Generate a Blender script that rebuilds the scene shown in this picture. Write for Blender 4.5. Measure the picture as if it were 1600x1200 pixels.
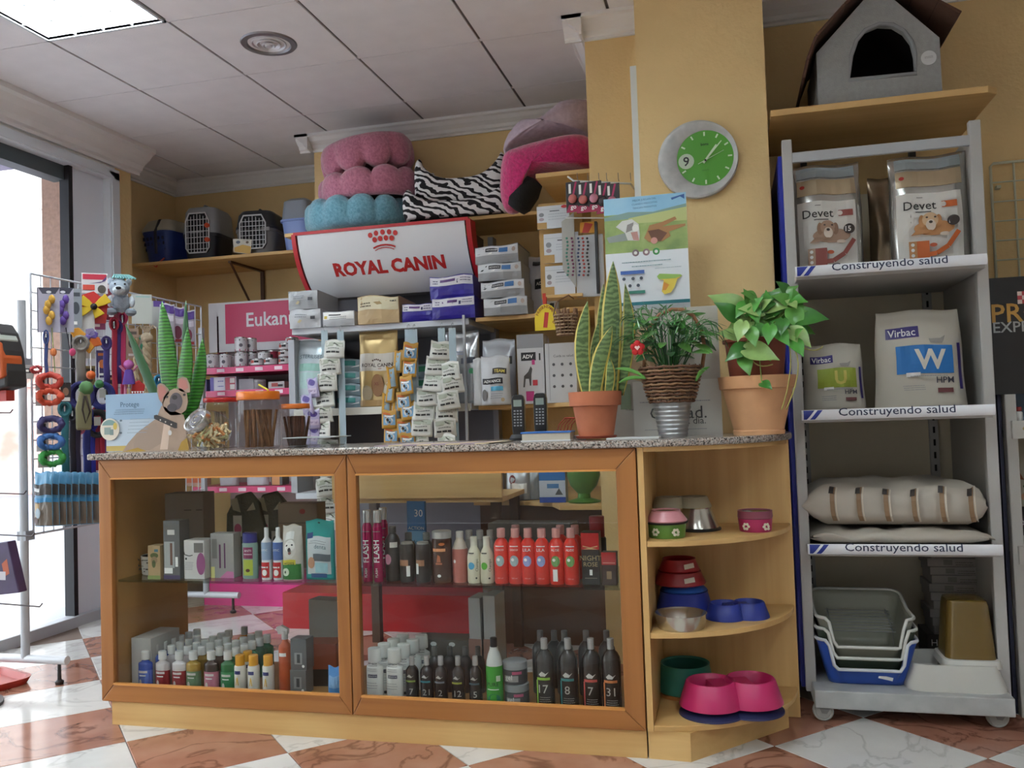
import bpy, bmesh, math, random
from mathutils import Vector, Matrix, noise
for o in list(bpy.data.objects): bpy.data.objects.remove(o)
SC = bpy.context.scene; COL = SC.collection
PI = math.pi; R = math.radians
# ---------------------------------------------------------------- camera
FPX = 1350.0; HC = 1.06; CEIL = 2.774
yaw, pitch, roll = R(14.11), R(2.16), R(-1.90)
FW = Vector((-math.sin(yaw)*math.cos(pitch), math.cos(yaw)*math.cos(pitch), math.sin(pitch)))
r0 = Vector((math.cos(yaw), math.sin(yaw), 0)); u0 = r0.cross(FW)
RT = r0*math.cos(roll)+u0*math.sin(roll); UP = u0*math.cos(roll)-r0*math.sin(roll)
CAM = Vector((0, 0, HC))
cd = bpy.data.cameras.new('camera'); cam = bpy.data.objects.new('camera', cd); COL.objects.link(cam)
cd.sensor_width = 36; cd.lens = FPX/1600*36; cd.clip_start = .05; cd.clip_end = 200
mw = Matrix((RT, UP, -FW)).transposed().to_4x4(); mw.translation = CAM; cam.matrix_world = mw
SC.camera = cam
# ---------------------------------------------------------------- world, exposure
vs = SC.view_settings; vs.view_transform = 'Standard'; vs.look = 'None'; vs.gamma = 1; vs.use_curve_mapping = False
vs.exposure = 0.42
wd = bpy.data.worlds.new('world'); SC.world = wd; wd.use_nodes = True
bg = wd.node_tree.nodes['Background']; bg.inputs[0].default_value = (.86, .93, 1, 1); bg.inputs[1].default_value = 5.0
LAMP = 21          # emission of the ceiling luminaires
def portal(loc, rot, sx, sy):
    l = bpy.data.lights.new('window_portal', 'AREA'); l.shape = 'RECTANGLE'; l.size = sx; l.size_y = sy
    l.cycles.is_portal = True
    o = bpy.data.objects.new('window_portal', l); COL.objects.link(o); o.location = loc; o.rotation_euler = rot
portal((-3.78, 2.65, 1.3), (0, R(-90), 0), 2.5, 2.9); portal((-3.78, -2.45, 1.3), (0, R(-90), 0), 2.5, .9)
# ---------------------------------------------------------------- pixel helpers (1600x1200 photo)
def ray(px, py): return FW + RT*((px-800)/FPX) - UP*((py-600)/FPX)
def at(px, py, y=None, x=None, z=None):
    d = ray(px, py)
    t = y/d.y if y is not None else x/d.x if x is not None else (z-HC)/d.z
    return CAM + d*t
def mpp(p): return (Vector(p)-CAM).dot(FW)/FPX
def fit(px0, py0, px1, py1, y):
    "bottom centre, width, height of an upright thing seen in this pixel box, standing in the plane y"
    b = at((px0+px1)/2, py1, y=y); t = at((px0+px1)/2, py0, y=y)
    return b, (px1-px0)*mpp(b), t.z-b.z
def topz(px, py, y): return at(px, py, y=y).z
# ---------------------------------------------------------------- materials
def lin(c):
    if isinstance(c, str): c = tuple(int(c[i:i+2], 16) for i in (0, 2, 4))
    return tuple(((v/255)/12.92 if v/255 <= .04045 else ((v/255+.055)/1.055)**2.4) for v in c)+(1,)
MATS = {}
def nd(nt, t, **k):
    n = nt.nodes.new(t)
    for a, b in k.items():
        if a in n.inputs: n.inputs[a].default_value = b
        else: setattr(n, a, b)
    return n
def M(c, rough=.5, metal=0, n=0, ns=6, bump=0, bs=60, spec=.5, coat=0, sheen=0, sub=0):
    "plain procedural material: colour c with n of tone variation at scale ns and bump relief at scale bs"
    key = (c, rough, metal, n, ns, bump, bs, spec, coat, sheen)
    if key in MATS: return MATS[key]
    m = bpy.data.materials.new('mat_'+(c if isinstance(c, str) else '%02x%02x%02x' % c)); m.use_nodes = True; nt = m.node_tree
    b = nt.nodes['Principled BSDF']; col = lin(c)
    b.inputs['Base Color'].default_value = col; b.inputs['Roughness'].default_value = rough
    b.inputs['Metallic'].default_value = metal; b.inputs['Specular IOR Level'].default_value = spec
    b.inputs['Coat Weight'].default_value = coat; b.inputs['Sheen Weight'].default_value = sheen
    if n or bump: tc = nd(nt, 'ShaderNodeTexCoord')
    if n:
        t = nd(nt, 'ShaderNodeTexNoise', Scale=ns, Detail=5.0); nt.links.new(tc.outputs['Object'], t.inputs['Vector'])
        rp = nd(nt, 'ShaderNodeValToRGB'); nt.links.new(t.outputs['Fac'], rp.inputs[0])
        rp.color_ramp.elements[0].position = .3; rp.color_ramp.elements[1].position = .7
        rp.color_ramp.elements[0].color = tuple(v*(1-n) for v in col[:3])+(1,); rp.color_ramp.elements[1].color = tuple(min(1, v*(1+n)) for v in col[:3])+(1,)
        nt.links.new(rp.outputs[0], b.inputs['Base Color'])
    if bump:
        t = nd(nt, 'ShaderNodeTexNoise', Scale=bs, Detail=4.0); nt.links.new(tc.outputs['Object'], t.inputs['Vector'])
        bp = nd(nt, 'ShaderNodeBump', Strength=bump, Distance=.01); nt.links.new(t.outputs['Fac'], bp.inputs['Height'])
        nt.links.new(bp.outputs[0], b.inputs['Normal'])
    MATS[key] = m; return m
def ramp_mat(name, kind, scale, stops, rough=.5, distort=0, detail=4, stretch=(1, 1, 1), bump=0, coat=0, spec=.5, sheen=0, dirn='X'):
    "texture > colour ramp > principled"
    if name in MATS: return MATS[name]
    m = bpy.data.materials.new(name); m.use_nodes = True; nt = m.node_tree; b = nt.nodes['Principled BSDF']
    b.inputs['Roughness'].default_value = rough; b.inputs['Coat Weight'].default_value = coat; b.inputs['Specular IOR Level'].default_value = spec
    b.inputs['Sheen Weight'].default_value = sheen
    tc = nd(nt, 'ShaderNodeTexCoord'); mp = nd(nt, 'ShaderNodeMapping'); mp.inputs['Scale'].default_value = stretch
    nt.links.new(tc.outputs['Object'], mp.inputs[0])
    if kind == 'wave':
        t = nd(nt, 'ShaderNodeTexWave', Scale=scale, Distortion=distort, Detail=detail); t.inputs['Detail Scale'].default_value = 1.2; t.bands_direction = dirn; out = t.outputs['Fac']
    elif kind == 'voronoi': t = nd(nt, 'ShaderNodeTexVoronoi', Scale=scale); out = t.outputs['Color']
    else:
        t = nd(nt, 'ShaderNodeTexNoise', Scale=scale, Detail=detail, Distortion=distort); out = t.outputs['Fac']
    nt.links.new(mp.outputs[0], t.inputs['Vector'])
    rp = nd(nt, 'ShaderNodeValToRGB'); cr = rp.color_ramp
    for i, (p, c) in enumerate(stops):
        e = cr.elements[i] if i < 2 else cr.elements.new(p)
        e.position = p; e.color = lin(c)
    nt.links.new(out, rp.inputs[0]); nt.links.new(rp.outputs[0], b.inputs['Base Color'])
    if bump:
        bp = nd(nt, 'ShaderNodeBump', Strength=bump, Distance=.005); nt.links.new(out, bp.inputs['Height']); nt.links.new(bp.outputs[0], b.inputs['Normal'])
    MATS[name] = m; return m
def glass(name, tint=(1, 1, 1), ior=1.45, rough=0.0):
    if name in MATS: return MATS[name]
    m = bpy.data.materials.new(name); m.use_nodes = True; nt = m.node_tree
    nt.nodes.remove(nt.nodes['Principled BSDF']); out = nt.nodes['Material Output']
    tr = nd(nt, 'ShaderNodeBsdfTransparent'); tr.inputs[0].default_value = tint+(1,)
    gl = nd(nt, 'ShaderNodeBsdfGlossy'); gl.inputs['Roughness'].default_value = rough
    lw = nd(nt, 'ShaderNodeLayerWeight', Blend=.5); pw = nd(nt, 'ShaderNodeMath', operation='POWER'); pw.inputs[1].default_value = 5
    f0 = ((ior-1)/(ior+1))**2; fr = nd(nt, 'ShaderNodeMath', operation='MULTIPLY_ADD'); fr.inputs[1].default_value = 1-f0; fr.inputs[2].default_value = f0
    nt.links.new(lw.outputs['Facing'], pw.inputs[0]); nt.links.new(pw.outputs[0], fr.inputs[0]); mx = nd(nt, 'ShaderNodeMixShader')
    nt.links.new(fr.outputs[0], mx.inputs[0]); nt.links.new(tr.outputs[0], mx.inputs[1]); nt.links.new(gl.outputs[0], mx.inputs[2])
    nt.links.new(mx.outputs[0], out.inputs[0]); MATS[name] = m; return m
def emit(name, c, s):
    if name in MATS: return MATS[name]
    m = bpy.data.materials.new(name); m.use_nodes = True; b = m.node_tree.nodes['Principled BSDF']
    b.inputs['Base Color'].default_value = lin(c); b.inputs['Emission Color'].default_value = lin(c); b.inputs['Emission Strength'].default_value = s
    MATS[name] = m; return m
def wood(name, a, b, axis=0, scale=9, rough=.45, c=None):
    st = [1, 1, 1]; st = [10, 10, 10]; st[axis] = .55
    return ramp_mat(name, 'noise', scale/6, [(.3, a), (.7, b)], rough, .6, 6, tuple(st), .04)
# ---------------------------------------------------------------- mesh builder
class MB:
    def __init__(s): s.v = []; s.f = []; s.m = []
    def add(s, vs, fs, m=0):
        n = len(s.v); s.v += [tuple(p) for p in vs]; s.f += [tuple(i+n for i in f) for f in fs]; s.m += [m]*len(fs); return s
    def box(s, x0, y0, z0, x1, y1, z1, m=0):
        return s.add([(x0,y0,z0),(x1,y0,z0),(x1,y1,z0),(x0,y1,z0),(x0,y0,z1),(x1,y0,z1),(x1,y1,z1),(x0,y1,z1)],
                     [(0,3,2,1),(4,5,6,7),(0,1,5,4),(1,2,6,5),(2,3,7,6),(3,0,4,7)], m)
    def cbox(s, c, d, m=0): return s.box(c[0]-d[0]/2, c[1]-d[1]/2, c[2]-d[2]/2, c[0]+d[0]/2, c[1]+d[1]/2, c[2]+d[2]/2, m)
    def prism(s, poly, a, b, axis='y', m=0):
        "poly in the two other axes; extruded from a to b"
        def q(p, t): return (p[0], t, p[1]) if axis == 'y' else (p[0], p[1], t) if axis == 'z' else (t, p[0], p[1])
        n = len(poly)
        fs = [tuple(range(n)), tuple(range(2*n-1, n-1, -1))]+[(i, i+n, (i+1) % n+n, (i+1) % n) for i in range(n)]
        return s.add([q(p, a) for p in poly]+[q(p, b) for p in poly], fs, m)
    def lathe(s, prof, c=(0, 0, 0), seg=20, m=0, axis='z', sx=1, sy=1, cap=True):
        vs = []; fs = []
        for r, z in prof:
            for k in range(seg):
                a = 2*PI*k/seg; x, y = r*math.cos(a)*sx, r*math.sin(a)*sy
                p = (x, y, z) if axis == 'z' else (x, z, y) if axis == 'y' else (z, x, y)
                vs.append((c[0]+p[0], c[1]+p[1], c[2]+p[2]))
        for i in range(len(prof)-1):
            for k in range(seg):
                j = (k+1) % seg; fs.append((i*seg+k, i*seg+j, (i+1)*seg+j, (i+1)*seg+k))
        if cap:
            if prof[0][0] > 1e-6: fs.append(tuple(range(seg-1, -1, -1)))
            if prof[-1][0] > 1e-6: fs.append(tuple((len(prof)-1)*seg+k for k in range(seg)))
        return s.add(vs, fs, m)
    def tube(s, pts, r, seg=6, m=0, closed=False, flat=1):
        pts = [Vector(p) for p in pts]; n = len(pts); vs = []; fs = []; up = None
        for i, p in enumerate(pts):
            if closed: t = pts[(i+1) % n]-pts[i-1]
            else: t = pts[min(i+1, n-1)]-pts[max(i-1, 0)]
            if t.length < 1e-9: t = Vector((0, 0, 1))
            t.normalize()
            if up is None: up = Vector((0, 0, 1)) if abs(t.z) < .9 else Vector((0, 1, 0))
            a = t.cross(up).normalized(); b = a.cross(t); up = b
            rr = r[i] if isinstance(r, (list, tuple)) else r
            for k in range(seg):
                an = 2*PI*k/seg; vs.append(p+a*math.cos(an)*rr+b*math.sin(an)*rr*flat)
        for i in range(n if closed else n-1):
            for k in range(seg):
                j = (k+1) % seg; i2 = (i+1) % n; fs.append((i*seg+k, i*seg+j, i2*seg+j, i2*seg+k))
        if not closed: fs += [tuple(range(seg-1, -1, -1)), tuple((n-1)*seg+k for k in range(seg))]
        return s.add(vs, fs, m)
    def surf(s, fn, nu, nv, m=0, close_u=False, mf=None):
        vs = [fn(i/nu, j/nv) for j in range(nv+1) for i in range(nu+(0 if close_u else 1))]; w = nu+(0 if close_u else 1); n = len(s.v)
        s.v += [tuple(p) for p in vs]
        for j in range(nv):
            for i in range(nu):
                i2 = (i+1) % w; s.f.append((n+j*w+i, n+j*w+i2, n+(j+1)*w+i2, n+(j+1)*w+i)); s.m.append(mf(i, j) if mf else m)
        return s
    def ball(s, c, r, seg=14, m=0, sc=(1, 1, 1)):
        n = seg//2
        pr = [(r*math.sin(PI*i/n), -r*math.cos(PI*i/n)) for i in range(n+1)]
        k = len(s.v); s.lathe(pr, (0, 0, 0), seg, m, cap=False)
        for i in range(k, len(s.v)): p = s.v[i]; s.v[i] = (c[0]+p[0]*sc[0], c[1]+p[1]*sc[1], c[2]+p[2]*sc[2])
        return s
    def xf(s, mat, start=0):
        for i in range(start, len(s.v)): s.v[i] = tuple(mat @ Vector(s.v[i]))
        return s
    def mesh(s, name, mats, smooth=False, fix=True):
        me = bpy.data.meshes.new(name); me.from_pydata(s.v, [], s.f)
        for m in (mats if isinstance(mats, (list, tuple)) else [mats]): me.materials.append(m)
        me.polygons.foreach_set('material_index', s.m)
        if fix:
            b = bmesh.new(); b.from_mesh(me); bmesh.ops.recalc_face_normals(b, faces=b.faces); b.to_mesh(me); b.free()
        if smooth:
            me.polygons.foreach_set('use_smooth', [True]*len(me.polygons))
            if smooth != 'all': me.set_sharp_from_angle(angle=R(40))
        me.update(); return me
    def build(s, name, mats, parent=None, smooth=False, loc=None, rotz=None, bevel=0):
        o = bpy.data.objects.new(name, s.mesh(name, mats, smooth)); COL.objects.link(o)
        if parent is not None: o.parent = parent
        if loc is not None: o.location = loc
        if rotz is not None: o.rotation_euler = (0, 0, rotz)
        if bevel:
            b = o.modifiers.new('bevel', 'BEVEL'); b.width = bevel; b.segments = 2; b.limit_method = 'ANGLE'
        return o
def tag(o, label, cat, group=None):
    o['label'] = label; o['category'] = cat
    if group: o['group'] = group
    return o
def thing(name, label, cat, loc=(0, 0, 0), rotz=0, group=None, rot=None):
    o = bpy.data.objects.new(name, None); COL.objects.link(o); o.empty_display_size = .02
    o.location = loc; o.rotation_euler = rot if rot else (0, 0, rotz)
    return tag(o, label, cat, group)
def struct(name, mb, mats, parent=None, smooth=False, bevel=0):
    o = mb.build(name, mats, parent, smooth, bevel=bevel)
    if parent is None: o['kind'] = 'structure'
    return o
def dup(root, loc, rotz=None, label=None, rot=None):
    r = root.copy(); COL.objects.link(r); r.location = loc
    if rotz is not None: r.rotation_euler = (0, 0, rotz)
    if rot is not None: r.rotation_euler = rot
    if label: r['label'] = label
    for ch in list(root.children):
        c = ch.copy(); COL.objects.link(c); c.parent = r
        for g in list(ch.children):
            d = g.copy(); COL.objects.link(d); d.parent = c
    return r
def inst(me, name, parent, loc=(0, 0, 0), rot=(0, 0, 0), sc=(1, 1, 1)):
    o = bpy.data.objects.new(name, me); COL.objects.link(o); o.parent = parent
    o.location = loc; o.rotation_euler = rot; o.scale = sc; return o
ORD = ['first','second','third','fourth','fifth','sixth','seventh','eighth','ninth','tenth','eleventh','twelfth']
# ---------------------------------------------------------------- lettering and flat print
TXT = {}
def text_geo(s, bold=0, sp=1):
    k = (s, bold, sp)
    if k not in TXT:
        cu = bpy.data.curves.new('t', 'FONT'); cu.body = s; cu.size = 1; cu.resolution_u = 2; cu.offset = bold; cu.space_character = sp
        o = bpy.data.objects.new('t', cu); me = o.to_mesh()
        bm = bmesh.new(); bm.from_mesh(me)
        for zc in (-.1, .08, .22, .36, .5, .64): bmesh.ops.bisect_plane(bm, geom=bm.verts[:]+bm.edges[:]+bm.faces[:], plane_co=(0, zc, 0), plane_no=(0, 1, 0))
        bm.verts.index_update(); vs = [(v.co.x, v.co.y) for v in bm.verts]; fs = [tuple(v.index for v in f.verts) for f in bm.faces]; bm.free()
        o.to_mesh_clear(); bpy.data.objects.remove(o); bpy.data.curves.remove(cu)
        if vs:
            x0 = min(v[0] for v in vs); x1 = max(v[0] for v in vs); z0 = min(v[1] for v in vs); z1 = max(v[1] for v in vs)
            vs = [(x-(x0+x1)/2, z-(z0+z1)/2) for x, z in vs]
            TXT[k] = (vs, fs, x1-x0, z1-z0)
        else: TXT[k] = ([], [], 1, 1)
    return TXT[k]
def flat(y=0): return lambda x, z, o: (x, y-o, z)
def flatz(z=0): return lambda x, y, o: (x, y, z+o)
def cyl(r, zc=0): return lambda x, z, o: ((r+o)*math.sin(x/r), -(r+o)*math.cos(x/r), z+zc)
def decal(parent, fn, items, off=.0006, n=1, name='print_mark'):
    """printed marks on a surface fn(x,z,offset). items: ('r',mat,x0,z0,x1,z1) ('e',mat,cx,cz,rx,rz) ('p',mat,[(x,z)..]) ('l',mat,[(x,z)..],w)
    ('t',mat,text,cx,cz,width[,rot[,bold]])  text is fitted to width (or to height if width<0)"""
    by = {}
    for i, it in enumerate(items):
        o = off*(1+.45*i); k, m = it[0], it[1]; mb = by.setdefault((m.name, k == 't'), (MB(), m))[0]
        if k == 'r':
            x0, z0, x1, z1 = it[2:6]
            mb.surf(lambda u, v: fn(x0+(x1-x0)*u, z0+(z1-z0)*v, o), n, n)
        elif k == 'e':
            cx, cz, rx, rz = it[2:6]
            mb.add([fn(cx+rx*math.cos(2*PI*a/18), cz+rz*math.sin(2*PI*a/18), o) for a in range(18)], [tuple(range(18))])
        elif k == 'q':
            A, B, C, D = it[2]
            mb.surf(lambda u, v: fn(*(((A[i]*(1-u)+B[i]*u)*(1-v)+(D[i]*(1-u)+C[i]*u)*v) for i in (0, 1)), o), max(n, 4), max(n, 6))
        elif k == 'p':
            mb.add([fn(x, z, o) for x, z in it[2]], [tuple(range(len(it[2])))])
        elif k == 'l':
            pts = it[2]; w = it[3]/2
            for (xa, za), (xb, zb) in zip(pts, pts[1:]):
                L = math.hypot(xb-xa, zb-za) or 1; nx, nz = -(zb-za)/L*w, (xb-xa)/L*w
                mb.add([fn(xa+nx, za+nz, o), fn(xa-nx, za-nz, o), fn(xb-nx, zb-nz, o), fn(xb+nx, zb+nz, o)], [(0, 1, 2, 3)])
        elif k == 't':
            s, cx, cz, wd = it[2:6]; ro = R(it[6]) if len(it) > 6 else 0; bo = it[7] if len(it) > 7 else 0
            vs, fs, tw, th = text_geo(s, bo); sc = wd/tw if wd > 0 else -wd/th
            c, q = math.cos(ro), math.sin(ro)
            mb.add([fn(cx+(x*c-z*q)*sc, cz+(x*q+z*c)*sc, o) for x, z in vs], fs)
    for (mn, tx), (mb, m) in by.items():
        if mb.v:
            ob = bpy.data.objects.new('lettering' if tx else name, mb.mesh('mark', m, fix=False)); COL.objects.link(ob); ob.parent = parent
def scrib(m, x0, x1, z, h=.002, n=1, gap=.004, rnd=None):
    "unreadably small lines of print"
    rr = rnd or random.Random(int(abs(z)*1e5)+7); out = []
    for k in range(n):
        x = x0
        while x < x1-h:
            w = h*rr.uniform(.8, 3.2); out.append(('r', m, x, z-k*gap-h/2, min(x+w, x1), z-k*gap+h/2)); x += w+h*.45
    return out
K = M('1a1a1c', .5); WH = M('e9e8e4', .5); RED = M('b8141c', .45); GREY = M('8b8c90', .5)
# ================================================================ the setting
def plaster(name, a, b):
    return ramp_mat(name, 'noise', 3.5, [(.3, a), (.7, b)], .85, 0, 8, (1, 1, 1), .0)
YEL = M('dec08b', .85, n=.06, ns=2.5, bump=.25, bs=55, spec=.2)
WHITE = M('e6e3e0', .7, n=.03, ns=3); CEILM = M('e8e4e4', .85, n=.03, ns=8, bump=.08, bs=160, spec=.2)
PVC = M('d9dde2', .4)
def tilemat(name, base, dark, vein):
    m = bpy.data.materials.new(name); m.use_nodes = True; nt = m.node_tree; b = nt.nodes['Principled BSDF']
    b.inputs['Roughness'].default_value = .12; b.inputs['Specular IOR Level'].default_value = .6
    tc = nd(nt, 'ShaderNodeTexCoord'); oi = nd(nt, 'ShaderNodeObjectInfo'); ad = nd(nt, 'ShaderNodeVectorMath', operation='ADD')
    mu = nd(nt, 'ShaderNodeMath', operation='MULTIPLY'); mu.inputs[1].default_value = 37
    nt.links.new(oi.outputs['Random'], mu.inputs[0]); nt.links.new(tc.outputs['Object'], ad.inputs[0]); nt.links.new(mu.outputs[0], ad.inputs[1])
    n1 = nd(nt, 'ShaderNodeTexNoise', Scale=5.0, Detail=6.0); n2 = nd(nt, 'ShaderNodeTexNoise', Scale=3.2, Detail=5.0, Distortion=1.2)
    nt.links.new(ad.outputs[0], n1.inputs['Vector']); nt.links.new(ad.outputs[0], n2.inputs['Vector'])
    r1 = nd(nt, 'ShaderNodeValToRGB'); r1.color_ramp.elements[0].position = .3; r1.color_ramp.elements[1].position = .7
    r1.color_ramp.elements[0].color = lin(dark); r1.color_ramp.elements[1].color = lin(base)
    r2 = nd(nt, 'ShaderNodeValToRGB'); cr = r2.color_ramp; cr.elements[0].position = .47; cr.elements[1].position = .5
    cr.elements[0].color = (0, 0, 0, 1); cr.elements[1].color = (.85, .85, .85, 1); e = cr.elements.new(.525); e.color = (0, 0, 0, 1)
    mx = nd(nt, 'ShaderNodeMixRGB'); nt.links.new(n1.outputs['Fac'], r1.inputs[0]); nt.links.new(n2.outputs['Fac'], r2.inputs[0])
    nt.links.new(r2.outputs[0], mx.inputs[0]); nt.links.new(r1.outputs[0], mx.inputs[1]); mx.inputs[2].default_value = lin(vein)
    nt.links.new(mx.outputs[0], b.inputs['Base Color']); return m
TW = tilemat('tile_white', 'd6d4cf', 'c6c3bf', 'b4b0ab'); TR = tilemat('tile_rust', 'ab7d69', '93614e', '6a4032')
fl = struct('floor', MB().box(-3.98, -3, -.05, 3.2, 5.5, -.004), M('6b5a50', .9))
TS = .43; h = TS/2-.0012; ch = .0015
def tile_mesh(m):
    return MB().prism([(-h, -h), (h, -h), (h, h), (-h, h)], -.02, -ch, 'z').add(
        [(-h,-h,-ch),(h,-h,-ch),(h,h,-ch),(-h,h,-ch),(-h+ch,-h+ch,0),(h-ch,-h+ch,0),(h-ch,h-ch,0),(-h+ch,h-ch,0)],
        [(4,5,6,7),(0,1,5,4),(1,2,6,5),(2,3,7,6),(3,0,4,7)]).mesh('tile', m)
tmw, tmr = tile_mesh(TW), tile_mesh(TR); q2 = math.sqrt(.5)
for i in range(-14, 24):
    for j in range(-22, 16):
        u = .80+TS*(i+.5); v = 2.822+TS*(j+.5); x = (u-v)*q2; y = (u+v)*q2
        if -3.45 < x < 2.6 and -1.6 < y < 5.2:
            inst(tmr if (i+j) % 2 else tmw, 'tile', fl, (x, y, 0), (0, 0, R(45)))
# ceiling with lay-in panels
ce = struct('ceiling', MB().box(-3.9, -3, CEIL+.09, 3.2, 5.4, CEIL+.14), M('3a3634', .9))
LAMPS = [(-2.54, 2.84), (-.74, 1.64), (1.06, .44), (-2.54, .44), (-.74, -.76), (1.06, -1.36), (-2.54, -1.36)]  # first lamp is in view; the others are unseen, added for fill light
pan = MB().prism([(-.293, -.2975), (.293, -.2975), (.293, .2975), (-.293, .2975)], CEIL, CEIL+.012, 'z').mesh('panel', CEILM)
nx0 = -.434-.6*6
for i in range(12):
    for j in range(14):
        x = nx0+.3+.6*i; y = 3.14-.3-.6*9+.6*j
        if not (-3.9 < x < 3.2 and -3 < y < 5.5): continue
        if any(abs(x-a) < .1 and abs(y-b) < .1 for a, b in LAMPS): continue
        inst(pan, 'ceiling_panel', ce, (x, y, 0))
g = MB()
for j in range(14): g.box(-3.9, 3.14-6.0+.6*j-.012, CEIL+.006, 3.2, 3.14-6.0+.6*j+.012, CEIL+.02)
struct('ceiling_cross_rail', g, CEILM, ce)
g = MB()
for i in range(13): g.box(nx0+.6*i-.012, -3, CEIL+.008, nx0+.6*i+.012, 5.4, CEIL+.02)
struct('ceiling_main_rail', g, M('6f6865', .8), ce)
# walls
def wall(name, *boxes):
    m = MB()
    for b in boxes: m.box(*b)
    return struct(name, m, YEL)
XC0 = -.55; XC1 = -.298; XC2 = .178; YC = 3.32
wall('wall_back', (-3.75, 5.28, 0, -2.36, 5.5, CEIL+.02))
wall('wall_back_centre', (-2.36, 4.70, 0, XC0, 5.5, CEIL+.02))
wall('wall_back_niche_pier', (XC0, 3.69, 0, XC1+.02, 5.5, CEIL+.02))
wall('wall_back_column', (XC1, YC, 0, XC2, 5.5, CEIL+.02))
wall('wall_back_right', (XC2, 3.80, 0, 3.2, 5.5, CEIL+.02))
struct('wall_right', MB().box(3.2, -3, 0, 3.4, 5.5, CEIL+.02), WHITE)
struct('wall_front', MB().box(-3.9, -3.2, 0, 3.4, -3, CEIL+.02), WHITE)
wall('wall_left', (-3.98, 4.52, 0, -3.73, 5.5, CEIL+.02), (-3.75, 4.38, 0, -3.5, 4.52, CEIL+.02))
struct('wall_left_header', MB().box(-3.75, -3, 2.60, -3.5, 4.38, CEIL+.02).box(-3.75, -3, 0, -3.5, -2.9, 2.6), WHITE)
wall('wall_left_pier', (-3.75, -2.0, 0, -3.5, 1.2, 2.6))
def cornice(name, a, b, out, sz=1.0, zt=CEIL):
    "plaster cove running from a to b (x,y), projecting along out"
    a = Vector((a[0], a[1], 0)); b = Vector((b[0], b[1], 0)); o = Vector((out[0], out[1], 0))
    pr = [(0, 0), (.085, 0), (.085, -.016), (.07, -.022), (.055, -.04), (.03, -.058), (.022, -.075), (.012, -.08), (.012, -.092), (0, -.092)]
    n = len(pr); vs = [tuple(p+o*d*sz+Vector((0, 0, zt+z*sz))) for p in (a, b) for d, z in pr]
    fs = [tuple(range(n)), tuple(range(2*n-1, n-1, -1))]+[(i, (i+1) % n, (i+1) % n+n, i+n) for i in range(n)]
    return struct(name, MB().add(vs, fs), WHITE)
cornice('trim_1', (-3.73, 5.28), (-2.36, 5.28), (0, -1)); cornice('trim_2', (-3.73, 4.52), (-3.73, 5.28), (1, 0))
cornice('trim_3', (-2.36-.085, 4.70), (XC0, 4.70), (0, -1)); cornice('trim_4', (-2.36, 5.28), (-2.36, 4.615), (-1, 0))
cornice('trim_5', (XC0-.085, 3.69), (XC1, 3.69), (0, -1)); cornice('trim_6', (XC0, 4.7), (XC0, 3.605), (-1, 0))
cornice('trim_7', (XC2, 3.80), (3.2, 3.80), (0, -1)); cornice('trim_8', (XC1, YC), (XC2, YC), (0, -1))
cornice('trim_9', (-3.5, -3), (-3.5, 4.58), (1, 0), 1.65)
cornice('trim_10', (3.2, -3), (3.2, 3.8), (-1, 0)); cornice('trim_11', (-3.5, -3), (3.2, -3), (0, 1))
# shop window: frame, side panel, glass, sill
w1 = MB().box(-3.56, 4.30, .05, -3.47, 4.385, 2.585).box(-3.56, 1.2, 2.535, -3.47, 4.385, 2.60).box(-3.56, 1.2, 0, -3.47, 1.28, 2.6)
w1 = struct('window_1', w1, PVC, bevel=.004)
struct('frame_bead', MB().box(-3.475, 4.312, .06, -3.462, 4.328, 2.55).box(-3.475, 1.28, 2.545, -3.462, 4.32, 2.556), PVC, w1)
struct('side_panel', MB().box(-3.55, 4.035, .055, -3.52, 4.30, 2.54).box(-3.552, 4.035, 1.88, -3.518, 4.3, 1.884), M('e2e6ee', .35), w1)
struct('gasket', MB().box(-3.56, 4.005, .055, -3.50, 4.035, 2.54), M('17161b', .6), w1)
struct('shutter_rail', MB().box(-3.62, 1.28, 2.455, -3.53, 4.03, 2.535), M('4b5457', .5), w1)
struct('window_pane', MB().box(-3.548, 1.28, .06, -3.54, 4.01, 2.46), glass('window_glass', (.97, .98, .98), 1.3), w1)
w2 = struct('window_2', MB().box(-3.56, -2.9, 2.535, -3.47, -2.0, 2.60).box(-3.56, -2.08, .05, -3.47, -2.0, 2.54).box(-3.56, -2.9, .05, -3.47, -2.82, 2.54).box(-3.6, -2.9, -.02, -3.47, -2.0, .055), PVC)
struct('window_pane', MB().box(-3.548, -2.82, .055, -3.54, -2.08, 2.535), glass('window_glass', (.97, .98, .98), 1.3), w2)
struct('window_sill', MB().box(-3.76, 1.2, -.02, -3.48, 4.385, .055), M('b9bcc2', .35), w1, bevel=.004)
struct('floor_threshold', MB().box(-4.3, -3, -.06, -3.6, 4.385, .03), M('c8c4bf', .5, n=.08))
# the street outside
st = struct('ground_street', MB().box(-40, -15, -.2, -4.3, 45, -.12), M('85858e', .8, n=.05, ns=.7))
pv = struct('ground_pavement', MB().box(-6.2, -15, -.14, -4.3, 45, -.06), M('93939b', .8, n=.05, ns=1.5))
struct('kerb', MB().box(-6.32, -15, -.14, -6.2, 45, -.055), M('aaa9b1', .8), pv)
jp = tag(MB().box(-3.95, 4.3, .92, -3.8, 4.75, 2.9).build('door_jamb', M('9c7b68', .7, n=.18, ns=40)), 'brown speckled stone pier outside the shop window', 'pier')
MB().box(-3.96, 4.29, -.06, -3.79, 4.76, .92).build('stone_base', M('d3d0cf', .4, n=.04), jp)
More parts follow.
